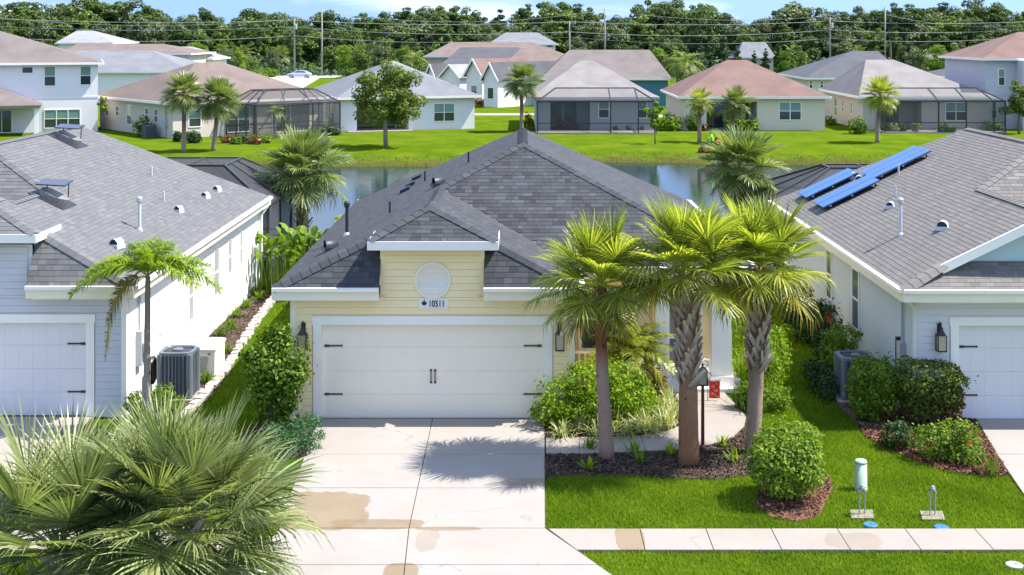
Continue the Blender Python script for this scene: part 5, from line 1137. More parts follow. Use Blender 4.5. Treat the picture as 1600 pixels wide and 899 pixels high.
# utility pedestal, backflow preventers, lids
plain('pedestal_green', (0.36, 0.50, 0.35), 0.5, 0.05); plain('valve_grey', (0.30, 0.31, 0.31), 0.5, 0.15); plain('blue_lid', (0.035, 0.16, 0.36), 0.5, 0.15); plain('box_concrete', (0.25, 0.215, 0.175), 0.85, 0.2, 10)
c = gr(1345, 764); r_ = thing('utility_pedestal', 'pale green domed utility pedestal standing on the lawn', 'pedestal', c)
MB().lathe((0, 0, 0), [(.125, -.03), (.125, .02), (.118, .03), (.112, .50)], 20).build('body', 'pedestal_green', r_, True, world=False); MB().lathe((0, 0, .498), [(.118, 0), (.118, .02), (.10, .045), (.05, .055)], 20).build('cap', 'pedestal_green', r_, True, world=False)
def backflow(label, c):
    r_ = thing('backflow_preventer', label, 'water valve', c); MB().obox((0, 0, .0), (.20, 0, 0), (.04, .20, 0), (0, 0, .012)).build('meter_box', 'box_concrete', r_, world=False)
    for x in (-.055, .055): MB().tube([(x, x * .5, 0), (x, x * .5, .40)], .012, 8).build('riser_pipe', 'valve_grey', r_, world=False)
    MB().tube([(-.06, -.03, .39), (-.03, -.01, .45), (.03, .01, .45), (.06, .03, .39)], .028, 8).build('valve_body', 'valve_grey', r_, world=False); MB().lathe((.0, -.01, .45), [(.045, 0), (.05, .03), (.03, .08), (.01, .09)], 10).build('bonnet', 'valve_grey', r_, world=False)
    for x in (-.05, .05): MB().box(x - .025, x + .025, x * .5 - .008, x * .5 + .008, .47, .48).build('handle', 'iron', r_, world=False)
    return r_
backflow('looped pipe water valve on a concrete box behind the green pedestal', gr(1347, 804)); backflow('looped pipe water valve on a concrete box between pedestal and neighbouring driveway', gr(1457, 806))
def lid(label, c, mat, r=.125): o = MB().lathe((0, 0, 0), [(r, -.04), (r, .018), (r * .9, .026), (r * .25, .028), (r * .2, .02)], 20).build('meter_lid', mat, world=False); o.location = c; tag(o, label, 'meter lid')
lid('round blue meter lid in the grass before the pedestal valve', gr(1360, 821), 'blue_lid'); lid('round blue meter lid in the grass before the far valve near the neighbouring driveway', gr(1471, 825), 'blue_lid'); lid('round grey meter lid sunk in the street-side grass strip', gr(1585, 884), 'valve_grey', .14)
# lamp post by the walkway
c = gr(1098, 704); r_ = thing('lamp_post', 'dark red lamp post with square lantern beside the stout palm', 'lamp post', c); plain('post_red', (0.10, 0.025, 0.025), 0.4, 0.1)
MB().lathe((0, 0, 0), [(.06, -.03), (.06, .08), (.038, .12), (.032, 1.34), (.045, 1.36)], 12).build('post', 'post_red', r_, world=False)
MB().box(-.075, .075, -.075, .075, 1.37, 1.60).build('lantern_glass', 'lamp_glass', r_, world=False); mb = MB()
for sx in (-1, 1):
    for sy in (-1, 1): mb.beam((sx * .08, sy * .08, 1.36), (sx * .08, sy * .08, 1.61), .016)
mb.box(-.09, .09, -.09, .09, 1.35, 1.372); mb.build('lantern_frame', 'iron', r_, world=False); MB().lathe((0, 0, 1.605), [(.125, 0), (.115, .02), (.05, .10), (.02, .12), (.02, .17), (.004, .19)], 4).build('lantern_roof', 'iron', r_, world=False)
# red garden flag
c = gr(1106, 628); r_ = thing('garden_flag', 'small red garden flag on a dark stand by the porch step', 'flag', c); plain('flag_red', (0.62, 0.025, 0.02), 0.7, 0.15, 14); plain('flag_coral', (0.72, 0.16, 0.12), 0.7, 0.1, 14)
MB().tube([(0, 0, -.03), (0, 0, .50), (.30, 0, .50)], .010, 6).build('stand', 'iron', r_, world=False)
mb = MB(); n = 8
for i in range(n + 1):
    x = .03 + .25 * i / n; y = .012 * math.sin(i * 1.3); mb.v += [(x, y, .08), (x, y, .48), (x, y + .006, .08), (x, y + .006, .48)]; mb.t += [.5] * 4
for i in range(n): a = 4 * i; mb.f += [(a, a + 4, a + 5, a + 1), (a + 2, a + 3, a + 7, a + 6), (a + 1, a + 5, a + 7, a + 3), (a, a + 2, a + 6, a + 4)]
fl = mb.build('cloth', 'flag_red', r_, world=False)
for (x, z, r0) in ((.12, .36, .05), (.19, .27, .06), (.11, .2, .045), (.2, .42, .03)): o = MB().add([(x + r0 * math.cos(q), -.016, z + r0 * .7 * math.sin(q)) for q in np.linspace(0, 2 * PI, 10)[:-1]], [tuple(range(9))]).build('print', 'flag_coral', fl, world=False)
# stepping slabs behind the hedge
for i in range(3):
    c = gr(1352 + i * 20, 664); o = MB().box(-.15, .15, -.14, .14, -.03, .035).build('stepping_slab', 'box_concrete', world=False); o.location = c; tag(o, 'grey square stepping slab behind the clipped hedges', 'paving slab', 'stepping slabs by the clipped hedges')

# ------------------------------------------------------------------ far houses
toned_ = lambda n, lo, hi: toned(n, lo, hi, 0.9, 3.0, 0.0, 0.2)
def far_roof(name, col):
    col = tuple(v * .74 for v in col)
    m, t, o, b = nodes_of(name); p = wpos(t); c = mixc(t, ramp(t, noise(t, 0.6, 5, p), .3, .7), tuple(v * .82 for v in col), tuple(v * 1.15 for v in col))
    c = mixc(t, ramp(t, noise(t, 9, 3, scaled(t, p, (1, 1, 4))), .35, .7, 0, .35), c, tuple(v * .6 for v in col)); sx = nd(t, 'ShaderNodeSeparateXYZ'); t.links.new(p, sx.inputs[0]); c = mixc(t, ramp(t, math_(t, 'SINE', math_(t, 'MULTIPLY', sx.outputs['Z'], 70.0)), .2, 1, 0, .38), c, tuple(v * .55 for v in col)); t.links.new(c, b.inputs['Base Color']); b.inputs['Roughness'].default_value = .9; b.inputs['Specular IOR Level'].default_value = .2
far_roof('roof_taupe', (0.24, 0.205, 0.19)); far_roof('roof_brown', (0.255, 0.195, 0.17)); far_roof('roof_red', (0.275, 0.175, 0.148)); far_roof('roof_grey', (0.26, 0.265, 0.285)); far_roof('roof_dark', (0.135, 0.135, 0.15)); far_roof('roof_pale', (0.38, 0.38, 0.40)); far_roof('roof_sand', (0.33, 0.30, 0.285))
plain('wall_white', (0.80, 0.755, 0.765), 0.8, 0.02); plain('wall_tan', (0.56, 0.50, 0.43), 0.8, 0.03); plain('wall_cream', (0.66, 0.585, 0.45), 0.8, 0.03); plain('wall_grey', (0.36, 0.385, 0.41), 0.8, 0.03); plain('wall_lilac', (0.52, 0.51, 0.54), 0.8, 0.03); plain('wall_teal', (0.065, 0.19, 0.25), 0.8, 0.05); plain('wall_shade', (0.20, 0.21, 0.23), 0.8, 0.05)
def far_house(label, loc, w, d, eave_z, ridge, wall='wall_white', roof='roof_grey', rz=0, windows=(), swindows=(), recess=None, over=.45, hip=(None, None), wall_z0=0, name='house', gable=False, fascia='trim_white', extra_roof=None, hipf=None, hipb=None):
    """rear wall faces -y at local y=0; x from -w/2 to w/2. ridge = (x0,x1,y,z)"""
    r_ = thing(name, label, 'house', loc, None, rz); a, b_ = -w / 2, w / 2; W_ = MB(); t_ = .25
    if recess:
        ra, rb_, rd = recess
        if ra > a: W_.box(a, ra, 0, t_, wall_z0, eave_z)
        if rb_ < b_: W_.box(rb_, b_, 0, t_, wall_z0, eave_z)
        W_.box(ra, rb_, 0, t_, eave_z - .45, eave_z); W_.box(ra, rb_, rd, rd + t_, wall_z0, eave_z - .02)
        W_.box(ra - t_, ra, t_, rd, wall_z0, eave_z - .02); W_.box(rb_, rb_ + t_, t_, rd, wall_z0, eave_z - .02)
    else: W_.box(a, b_, 0, t_, wall_z0, eave_z)
    W_.box(a, a + t_, t_, d, wall_z0, eave_z); W_.box(b_ - t_, b_, t_, d, wall_z0, eave_z); W_.box(a + t_, b_ - t_, d - t_, d, wall_z0, eave_z); W_.build('wall', wall, r_, world=False)
    x0, x1, yr0, yr1, zr = ridge; E = [(a - over, -over, eave_z), (b_ + over, -over, eave_z), (b_ + over, d + over, eave_z), (a - over, d + over, eave_z)]; r0, r1 = (x0, yr0, zr), (x1, yr1, zr)
    vs_ = E + [r0, r1] + [(x, y, z - .16) for x, y, z in E]
    if abs(x1 - x0) >= abs(yr1 - yr0): fs = [(0, 1, 5, 4), (1, 2, 5), (2, 3, 4, 5), (3, 0, 4)]
    else: fs = [(0, 1, 4), (1, 2, 5, 4), (2, 3, 5), (3, 0, 4, 5)]
    rf = MB().add(vs_, fs + [(9, 8, 7, 6)] + [(6 + i, 6 + (i + 1) % 4, (i + 1) % 4, i) for i in range(4)]).build('roof', roof, r_, world=False)
    fb = MB()
    for i in range(4):
        p, q = Vector(E[i]), Vector(E[(i + 1) % 4]); o_ = (q - p).normalized(); o_ = Vector((o_.y, -o_.x, 0)) * .03; fb.beam(p + o_ - Vector((0, 0, .08)), q + o_ - Vector((0, 0, .08)), .06, .2)
    fb.build('fascia', fascia, rf, world=False)
    for (x0_, x1_, z0_, z1_, cols, rows) in windows: window(r_, x0_, x1_, z0_, z1_, -.005, rows, cols=cols, top='glass_green')
    for o in [c for c in r_.children_recursive if c.name.startswith(('window', 'pane', 'meeting', 'mullion'))]: o.matrix_parent_inverse = Matrix()
    for (side, y0_, y1_, z0_, z1_) in swindows:
        k = len(r_.children); side_window(r_, a if side < 0 else b_, y0_, y1_, z0_, z1_, side)
    for o in [c for c in r_.children_recursive if c.name.startswith(('window', 'pane', 'meeting', 'mullion'))]: o.matrix_parent_inverse = Matrix()
    return r_
def part(r_, name, mat, fn, world=False): mb = MB(); fn(mb); return mb.build(name, mat, r_, world=world)
# two-storey white house
Y = 111.0; X1 = (153 - VPX) / FPX * Y; w_ = 16.0; cxh = X1 - w_ / 2; k = Y / FPX
lx = lambda px: (px - VPX) * k - cxh
lz = lambda py: CAM_H - (py - VPY) * k
rz1 = R(19); loc1 = Vector((X1, Y, 0)) - Vector((math.cos(rz1), math.sin(rz1), 0)) * (w_ / 2)
h1 = far_house('white two-storey house with taupe roof and white window trim', loc1, w_, 11, 5.95, (-3.5, 2.0 - 3.2, 5.5, 5.5, 9.0), 'wall_white', 'roof_taupe', rz=rz1,
    windows=[(lx(43), lx(57.5), lz(113), lz(104.5), 1, 1), (lx(75), lx(90), lz(133), lz(104), 1, 2), (lx(127.5), lx(142), lz(132), lz(104), 1, 2), (lx(75), lx(126), lz(198), lz(171), 3, 2), (lx(0), lx(27), .1, lz(170), 2, 1)])
part(h1, 'porch_roof', 'roof_taupe', lambda m: m.add([(lx(-40), -4.2, 2.55), (lx(71), -4.2, 2.55), (lx(71), .1, 2.55), (lx(-40), .1, 2.55), (lx(-5), .05, 4.2), (lx(-40), -4.2, 2.35), (lx(71), -4.2, 2.35), (lx(71), .1, 2.35)], [(0, 1, 4), (1, 2, 4), (0, 4, 3), (5, 6, 1, 0), (6, 7, 2, 1)]))
part(h1, 'porch_post', 'wall_white', lambda m: m.box(lx(62), lx(68), -4.0, -3.6, 0, 2.4)); part(h1, 'band_board', 'wall_white', lambda m: m.box(-8, 8.02, -.03, 0, 2.9, 3.05))
# tan house turned towards the pond, with its pool cage
c0 = gr(270, 217); rz2 = R(40); u2 = Vector((math.cos(rz2), math.sin(rz2), 0)); v2 = Vector((-math.sin(rz2), math.cos(rz2), 0)); Wd = 14.0
loc2 = c0 + u2 * Wd / 2
h2 = far_house('tan stucco house with brown hip roof turned towards the pond', loc2, Wd, 15, 2.9, (-2.0, 2.0, 6.5, 9.5, 5.9), 'wall_tan', 'roof_brown', rz=rz2, windows=[(-5.6, -4.6, .9, 2.2, 1, 2), (-2.2, -.2, .3, 2.3, 2, 2), (2.0, 5.5, .1, 2.3, 2, 1)],
    swindows=[(-1, 2.8, 3.5, 1.2, 2.2), (-1, 4.6, 5.3, 1.2, 2.2), (-1, 8.0, 9.0, .7, 2.3), (-1, 10.8, 11.4, 1.3, 2.1), (-1, 13, 13.6, 1.2, 2.2)])
part(h2, 'meter_box', 'meter_grey', lambda m: m.box(-7.2, -7.0, 1.0, 1.5, .9, 1.6)); part(h2, 'conduit', 'meter_grey', lambda m: m.tube([(-7.06, 1.25, 0), (-7.06, 1.25, 2.8)], .05, 6))
cg = loc2 + u2 * 1.6 - v2 * 2.6
pool_cage('pool_cage', 'bronze screened pool cage behind the tan house', -3.9, 3.9, -2.6, 2.5, 2.75, 3.8, 1.5, 3, scr='screen_grey', rz=rz2, loc=cg)
ac = thing('air_conditioner', 'dark air conditioner beside the tan house side wall', 'air conditioner', c0 - u2 * .9 + v2 * 2.5, None, rz2)
MB().box(-.45, .45, -.45, .45, 0, .95).build('cabinet', 'ac_dark', ac, world=False); MB().lathe((0, 0, .95), [(.38, 0), (.38, .04), (.3, .06)], 16).build('fan_guard', 'ac_grey', ac, world=False)
# white house behind the oak
Y = 111.8; rz3 = R(19); c1 = gr(637, 203.8); h3 = far_house('white house with grey hip roof behind the leafy lawn tree', c1 + Vector((math.cos(rz3), math.sin(rz3), 0)) * 0.1, 12.0, 14, 2.95, (-.6, .6, 5.0, 8.0, 5.9), 'wall_white', 'roof_grey', rz=rz3,
    windows=[(2.3, 4.1, .75, 2.25, 2, 2)], recess=(-4.6, .0, 2.6), swindows=[(-1, 3, 4, .7, 2.2), (-1, 6, 7, .7, 2.2)])
part(h3, 'sliding_door', 'glass_dark', lambda m: m.box(-4.2, -.6, 2.56, 2.6, .05, 2.3)); part(h3, 'patio', 'concrete_walk', lambda m: m.box(-5.5, .2, -1.0, 2.5, -.02, .06))
# blue-grey house with screened lanai
Y = 111.0; k = Y / FPX; cxh = (929 - VPX) * k; lx = lambda px: (px - VPX) * k - cxh; lz = lambda py: CAM_H - (py - VPY) * k
h4 = far_house('blue-grey house with taupe pyramid roof and screened lanai', (cxh, Y, 0), 10.2, 13, 2.95, (-.9, .3, 7.2, 7.2, 5.95), 'wall_grey', 'roof_sand', windows=[(lx(936), lx(951), lz(184), lz(158), 1, 2), (lx(997), lx(1010), lz(184), lz(158), 1, 2)], recess=(lx(860), lx(922), 2.2), fascia='wall_grey')
part(h4, 'sliding_door', 'glass_dark', lambda m: m.box(lx(861), lx(902), 2.1, 2.19, .05, 2.3)); part(h4, 'door_mullion', 'wall_grey', lambda m: m.box(lx(880), lx(882), 2.04, 2.1, .05, 2.3))
def flat_cage(label, loc, w, d, ze, zt, posts, rail=True, roof_in=1.6, rz=0):
    """screen enclosure against a wall: front at y=-d"""
    r_ = thing('screen_enclosure', label, 'screen enclosure', loc, None, rz); a, b_ = -w / 2, w / 2; B = lambda nm, p, q, t_=.10: MB().beam(p, q, t_).build(nm, 'frame_bronze', r_, world=False)
    for x in [a, b_] + list(posts): B('post', (x, -d, 0), (x, -d, ze)); B('rafter', (x, -d, ze), (min(max(x, a + roof_in), b_ - roof_in), -.5, zt))
    B('eave_rail', (a, -d, ze), (b_, -d, ze), .13); B('eave_rail', (a, -d, ze), (a, 0, ze)); B('eave_rail', (b_, -d, ze), (b_, 0, ze)); B('roof_rail', (a + roof_in, -.5, zt), (b_ - roof_in, -.5, zt))
    if rail: B('chair_rail', (a, -d, .9), (b_, -d, .9), .07)
    for q in ([(a, -d, 0), (b_, -d, 0), (b_, -d, ze), (a, -d, ze)], [(a, -d, ze), (b_, -d, ze), (b_ - roof_in, -.5, zt), (a + roof_in, -.5, zt)], [(a, -d, 0), (a, -.1, 0), (a, -.1, ze), (a, -d, ze)], [(b_, -d, 0), (b_, -.1, 0), (b_, -.1, ze), (b_, -d, ze)]): MB().add(q, [(0, 1, 2, 3)]).build('screen', 'screen_grey', r_, world=False)
    MB().box(a - .1, b_ + .1, -d - .15, .0, -.03, .08).build('patio_slab', 'concrete_walk', r_, world=False)
    return r_
flat_cage('dark framed lanai screen across the blue-grey house', (cxh, Y, 0), 10.0, 3.2, 2.75, 3.75, [lx(950), lx(992)])
# cream house with red-brown roof
Y = 111.7; k = Y / FPX; cxh = (1178 - VPX) * k; lx = lambda px: (px - VPX) * k - cxh; lz = lambda py: CAM_H - (py - VPY) * k
h5 = far_house('cream house with red-brown hip roof and shaded lanai', (cxh, Y, 0), 12.4, 13, 2.95, (-1.3, .5, 6.5, 6.5, 6.0), 'wall_cream', 'roof_red', windows=[(lx(1218), lx(1251), lz(187), lz(160.5), 2, 2)], recess=(lx(1104), lx(1183), 2.8))
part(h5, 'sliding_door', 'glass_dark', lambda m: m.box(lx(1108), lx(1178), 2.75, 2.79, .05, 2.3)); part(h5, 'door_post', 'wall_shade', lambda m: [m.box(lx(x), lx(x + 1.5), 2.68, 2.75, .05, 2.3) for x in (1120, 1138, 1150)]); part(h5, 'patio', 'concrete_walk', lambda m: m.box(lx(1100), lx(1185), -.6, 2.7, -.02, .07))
# pale house with screened lanai
Y = 112.0; k = Y / FPX; cxh = (1446 - VPX) * k; lx = lambda px: (px - VPX) * k - cxh; lz = lambda py: CAM_H - (py - VPY) * k
h6 = far_house('pale tan house with greige hip roof and wide screened lanai', (cxh, Y, 0), 11.0, 14, 2.95, (-3.2, -.6, 7.5, 7.5, 6.0), 'wall_tan', 'roof_sand', windows=[(lx(1478), lx(1509), lz(188), lz(161), 2, 2)], recess=(lx(1372), lx(1440), 2.2), swindows=[(-1, 9, 10, .7, 2.3), (-1, 6.5, 7.0, 1.2, 2.2), (-1, 3.5, 4, 1.2, 2.2)])
part(h6, 'sliding_door', 'glass_dark', lambda m: m.box(lx(1378), lx(1415), 2.1, 2.19, .05, 2.3))
flat_cage('dark framed lanai screen across the pale tan house', (cxh + .6, Y, 0), 10.2, 3.4, 2.72, 3.7, [lx(1436), lx(1478), lx(1520)], roof_in=1.4)
# two-storey lilac-grey house
Y = 113.0; k = Y / FPX; h7 = far_house('lilac-grey two-storey house with rosy roof beside the lanai screen', ((1541 - VPX) * k + 5.5, Y, 0), 11.0, 11, 6.25, (-.5, 1.5, 5.5, 5.5, 8.6), 'wall_lilac', 'roof_red', windows=[(-4.4, -3.9, 3.9, 5.3, 1, 2), (-5.0, -4.6, 1.0, 2.5, 1, 2)])
part(h7, 'lower_wing', 'wall_lilac', lambda m: m.box(-2.9, 5.5, -1.6, -.001, 0, 6.1)); part(h7, 'sill_band', 'wall_lilac', lambda m: m.box(-5.53, -2.9, -.03, -.001, 3.0, 3.1))
# second row: mostly roofs
def back_house(label, px0, px1, pyE, pyR, Y, wall, roof, eave_z=None, d=12, pxr=(None, None), windows=(), rz=0, gable=False):
    k = Y / FPX; x0, x1 = (px0 - VPX) * k, (px1 - VPX) * k; ez = CAM_H - (pyE - VPY) * k; w_ = x1 - x0 - .9; yr = Y + d * .5; zr = CAM_H - (pyR - VPY) * yr / FPX
    r0, r1 = ((pxr[0] or px0 + (px1 - px0) * .35) - VPX) * yr / FPX, ((pxr[1] or px0 + (px1 - px0) * .65) - VPX) * yr / FPX; cx_ = (x0 + x1) / 2
    return far_house(label, (cx_, Y, 0), w_, d, ez, (r0 - cx_, r1 - cx_, d * .5, d * .5, zr), wall, roof, rz=rz, windows=[((a - VPX) * k - cx_, (b_ - VPX) * k - cx_, CAM_H - (d_ - VPY) * k, CAM_H - (c - VPY) * k, cl, rw) for (a, b_, c, d_, cl, rw) in windows])
back_house('two-storey far house with pale grey pyramid roof below the dark woods', 88, 178, 67, 48, 190, 'wall_white', 'roof_pale', d=12, pxr=(120, 145))
back_house('far house with long pale grey roof behind the brown-roofed tan house', 40, 300, 112, 79, 148, 'wall_white', 'roof_grey', d=14, pxr=(120, 238))
back_house('far house with rosy taupe roof edge behind the long pale grey roof', 95, 300, 84, 69, 172, 'wall_tan', 'roof_brown', d=13, pxr=(120, 255))
back_house('far house with short pale grey roof and white gable by the tree line', 262, 334, 92, 73, 182, 'wall_white', 'roof_pale', d=10, pxr=(262, 300), windows=[(285, 300, 92.5, 97, 1, 1)])
back_house('two-storey far house with grey hip roof below the tall woods', 762, 872, 69, 51, 205, 'wall_white', 'roof_grey', d=14, pxr=(790, 840), windows=[(855, 864, 70, 74, 1, 1)])
back_house('far house with wide rosy hip roof beside a palm', 662, 890, 88, 66, 182, 'wall_tan', 'roof_brown', d=13, pxr=(705, 830))
back_house('far house with dark grey roof behind the white gables', 690, 850, 100, 74, 172, 'wall_white', 'roof_dark', d=12, pxr=(720, 810))
back_house('far house with peach hip roof behind the dark gabled roof', 790, 895, 98, 75, 158, 'wall_cream', 'roof_brown', d=11, pxr=(815, 860))
back_house('far teal house with broad taupe roof behind the pyramid-roofed lanai house', 845, 1050, 123, 78, 148, 'wall_teal', 'roof_taupe', d=15, pxr=(890, 1015))
back_house('far cream house with dark slate hip roof behind the greige roof', 1256, 1420, 122, 80, 146, 'wall_cream', 'roof_dark', d=15, pxr=(1330, 1372), windows=[(1265, 1269, 127, 138, 1, 2), (1282, 1286, 127, 138, 1, 2)])
back_house('far cream house with dark grey roof beside the lilac two-storey house', 1483, 1560, 121, 98, 146, 'wall_cream', 'roof_dark', d=12, pxr=(1530, 1545))
back_house('far house with peach roof wedge between lanai screen and lilac house', 1510, 1560, 144, 126, 128, 'wall_cream', 'roof_brown', d=8, pxr=(1538, 1550))
back_house('small grey-roofed cottage tucked under the woods', 1150, 1212, 90, 66, 244, 'wall_tan', 'roof_grey', d=8, pxr=(1160, 1196))
back_house('small brown shed deep in the woods', 1446, 1486, 92, 80, 246, 'bark', 'roof_taupe', d=6, pxr=(1458, 1478))
def gable_house(label, px0, px1, pyE, pyR, Y, wall, roof, d=13, rz=R(-42)):
    """front gable facing the camera"""
    k = Y / FPX; x0, x1 = (px0 - VPX) * k, (px1 - VPX) * k; ez, zr = CAM_H - (pyE - VPY) * k, CAM_H - (pyR - VPY) * k; cx_ = (x0 + x1) / 2; h = (x1 - x0) / 2
    r_ = thing('house', label, 'house', (cx_, Y, 0), None, rz); MB().add([(-h, 0, 0), (h, 0, 0), (h, 0, ez), (0, 0, zr), (-h, 0, ez), (-h, d, 0), (h, d, 0), (h, d, ez), (0, d, zr), (-h, d, ez)], [(0, 1, 2, 3, 4), (6, 5, 9, 8, 7), (0, 4, 9, 5), (1, 6, 7, 2)]).build('wall', wall, r_, world=False)
    o = .35; m_ = (zr - ez) / h; rf = MB().add([(-h - o, -o, ez - o * m_ + .1), (0, -o, zr + .1), (h + o, -o, ez - o * m_ + .1), (-h - o, d, ez - o * m_ + .1), (0, d, zr + .1), (h + o, d, ez - o * m_ + .1)], [(0, 1, 4, 3), (1, 2, 5, 4)]).build('roof', roof, r_, world=False)
    for s_ in (-1, 1): MB().beam((s_ * (h + o), -o - .03, ez - o * m_ + .03), (0, -o - .03, zr + .03), .06, .22).build('rake_board', 'trim_white', rf, world=False)
    MB().box(-.5, .5, -.06, -.001, .9, 2.3).build('window', 'trim_white', r_, world=False); MB().box(-.42, .42, -.07, -.061, 1.0, 2.2).build('pane', 'glass_dark', r_, world=False)
    return r_
gable_house('white gabled cottage front with grey roof beside a leafy shrub', 664, 684, 119, 101, 166, 'wall_white', 'roof_dark'); gable_house('white gabled garage wing with pale roof between two cottages', 684, 724, 119, 102, 160, 'wall_white', 'roof_pale'); gable_house('white gabled cottage front with rosy roof above a brown shrub', 724, 758, 116, 93, 152, 'wall_white', 'roof_red'); gable_house('white gabled cottage front with dark roof beside the tall fan palm', 752, 782, 121, 99, 146, 'wall_white', 'roof_dark')

# ------------------------------------------------------------------ far street, sidewalk, car
def sheet(name, label, poly, z, mat, th=.1): return tag(MB().prism(poly, z - th, z).build(name, mat), label, kind='structure')
sheet('street', 'pale grey street between the far houses and the woods', [G2(350, 122), G2(520, 122), G2(540, 118), G2(340, 118)], .03, 'asphalt_far')
sheet('cul_de_sac', 'pale grey paved turn below the far street', [G2(372, 121.9), G2(500, 121.9), G2(470, 140), G2(395, 133)], .034, 'asphalt_far')
sheet('far_sidewalk', 'thin pale sidewalk strip beyond the white house lawn', [G2(735, 181), G2(845, 181), G2(845, 177.5), G2(735, 177.5)], .03, 'concrete_walk'); sheet('far_sidewalk', 'short pale sidewalk strip behind the young thin tree', [G2(1020, 184), G2(1062, 184), G2(1062, 180), G2(1020, 180)], .03, 'concrete_walk')
def car(label, loc, rz, paint):
    r_ = thing('parked_car', label, 'car', loc, None, rz); S = [(-2.25, .45, .80), (-2.2, .30, .88), (-1.6, .28, 1.0), (-.9, .28, .98), (1.3, .28, .98), (1.7, .3, .90), (2.3, .32, .72), (2.4, .42, .62)]; mb = MB(); n = len(S)
    for x, z0, z1 in S:
        w_ = .86 if abs(x) < 2.1 else .72; mb.v += [(x, -w_, z0), (x, -w_ * 1.02, (z0 + z1) / 2), (x, -w_ * .93, z1), (x, w_ * .93, z1), (x, w_ * 1.02, (z0 + z1) / 2), (x, w_, z0)]; mb.t += [.5] * 6
    for i in range(n - 1):
        for j in range(6): a = i * 6 + j; b_ = i * 6 + (j + 1) % 6; mb.f.append((a, b_, b_ + 6, a + 6))
    mb.f += [(5, 4, 3, 2, 1, 0), tuple((n - 1) * 6 + j for j in range(6))]; mb.build('body', paint, r_, True, world=False)
    C_ = [(-1.75, 1.0), (-1.15, 1.36), (-.2, 1.47), (.5, 1.40), (1.35, .97)]
    mb = MB(); mb.add([(x, -.72 if z < 1.1 else -.56, z) for x, z in C_] + [(x, .72 if z < 1.1 else .56, z) for x, z in C_], [(0, 1, 6, 5), (1, 2, 7, 6), (2, 3, 8, 7), (3, 4, 9, 8), (4, 3, 2, 1, 0), (5, 6, 7, 8, 9)]); cab = mb.build('cabin', paint, r_, True, world=False)
    for s_ in (-1, 1):
        for q in ([(-1.45, 1.04), (-1.0, 1.29), (-.30, 1.37), (-.30, 1.04)], [(-.22, 1.04), (-.22, 1.38), (.42, 1.31), (1.0, 1.04)]): MB().add([(x, s_ * (.735 - (z - 1.0) * .40), z) for x, z in q], [tuple(range(4)) if s_ > 0 else (3, 2, 1, 0)]).build('side_window', 'glass_dark', cab, world=False)
    for x, nm in ((1.45, 'wheel'), (-1.4, 'wheel')):
        for s_ in (-1, 1):
            wt = MB().tube([(x, s_ * .70, .33), (x, s_ * .88, .33)], .33, 18).build(nm, 'iron', r_, world=False); MB().tube([(x, s_ * .87, .33), (x, s_ * .90, .33)], .20, 14).build('rim', 'galv', wt, world=False)
    for s_ in (-1, 1): MB().box(2.28, 2.37, s_ * .6 - .14, s_ * .6 + .14, .58, .70).build('headlight', 'glass_grey', r_, world=False); MB().box(-2.25, -2.2, s_ * .6 - .14, s_ * .6 + .14, .62, .76).build('tail_light', 'flag_red', r_, world=False)
plain('car_silver', (0.50, 0.55, 0.62), 0.25, 0.03, 1, 0, 60, 0.5, 0.6)
c = gr(468, 122); car('silver sedan parked on the far street before the woods', c, PI, 'car_silver')

# ------------------------------------------------------------------ mower and rider
c = gr(1112, 237); c.z = height(c.x, c.y)
mw = thing('riding_mower', 'dark orange-trimmed riding mower on the pond bank lawn', 'mower', c, None, R(165)); plain('mower_orange', (0.55, 0.13, 0.02), 0.45, 0.1); plain('jersey', (0.28, 0.85, 0.04), 0.8, 0.05); plain('trousers', (0.05, 0.055, 0.07), 0.85); plain('skin', (0.35, 0.20, 0.14), 0.6); plain('cap_dark', (0.03, 0.04, 0.07), 0.8)
MB().box(-.75, .7, -.38, .38, .28, .48).build('chassis', 'iron', mw, world=False); MB().box(-.1, .75, -.55, .55, .10, .26).build('cutting_deck', 'mower_orange', mw, world=False); MB().box(-.75, -.25, -.33, .33, .48, .80).build('engine_cover', 'mower_orange', mw, world=False); st_ = MB().box(-.30, .18, -.24, .24, .50, .60).build('seat', 'iron', mw, world=False); MB().obox((-.30, 0, .82), (.05, 0, .02), (0, .24, 0), (-.06, 0, .24)).build('seat_back', 'iron', mw, world=False)
for x, r0 in ((-.5, .30), (.72, .17)):
    for s_ in (-1, 1): wt = MB().tube([(x, s_ * .36, r0), (x, s_ * .56, r0)], r0, 16).build('wheel', 'iron', mw, world=False); MB().tube([(x, s_ * .55, r0), (x, s_ * .575, r0)], r0 * .5, 12).build('rim', 'mower_orange', wt, world=False)
for s_ in (-1, 1): MB().tube([(.2, s_ * .3, .5), (.32, s_ * .3, .95), (.30, s_ * .12, 1.0)], .02, 6).build('lever', 'iron', mw, world=False)
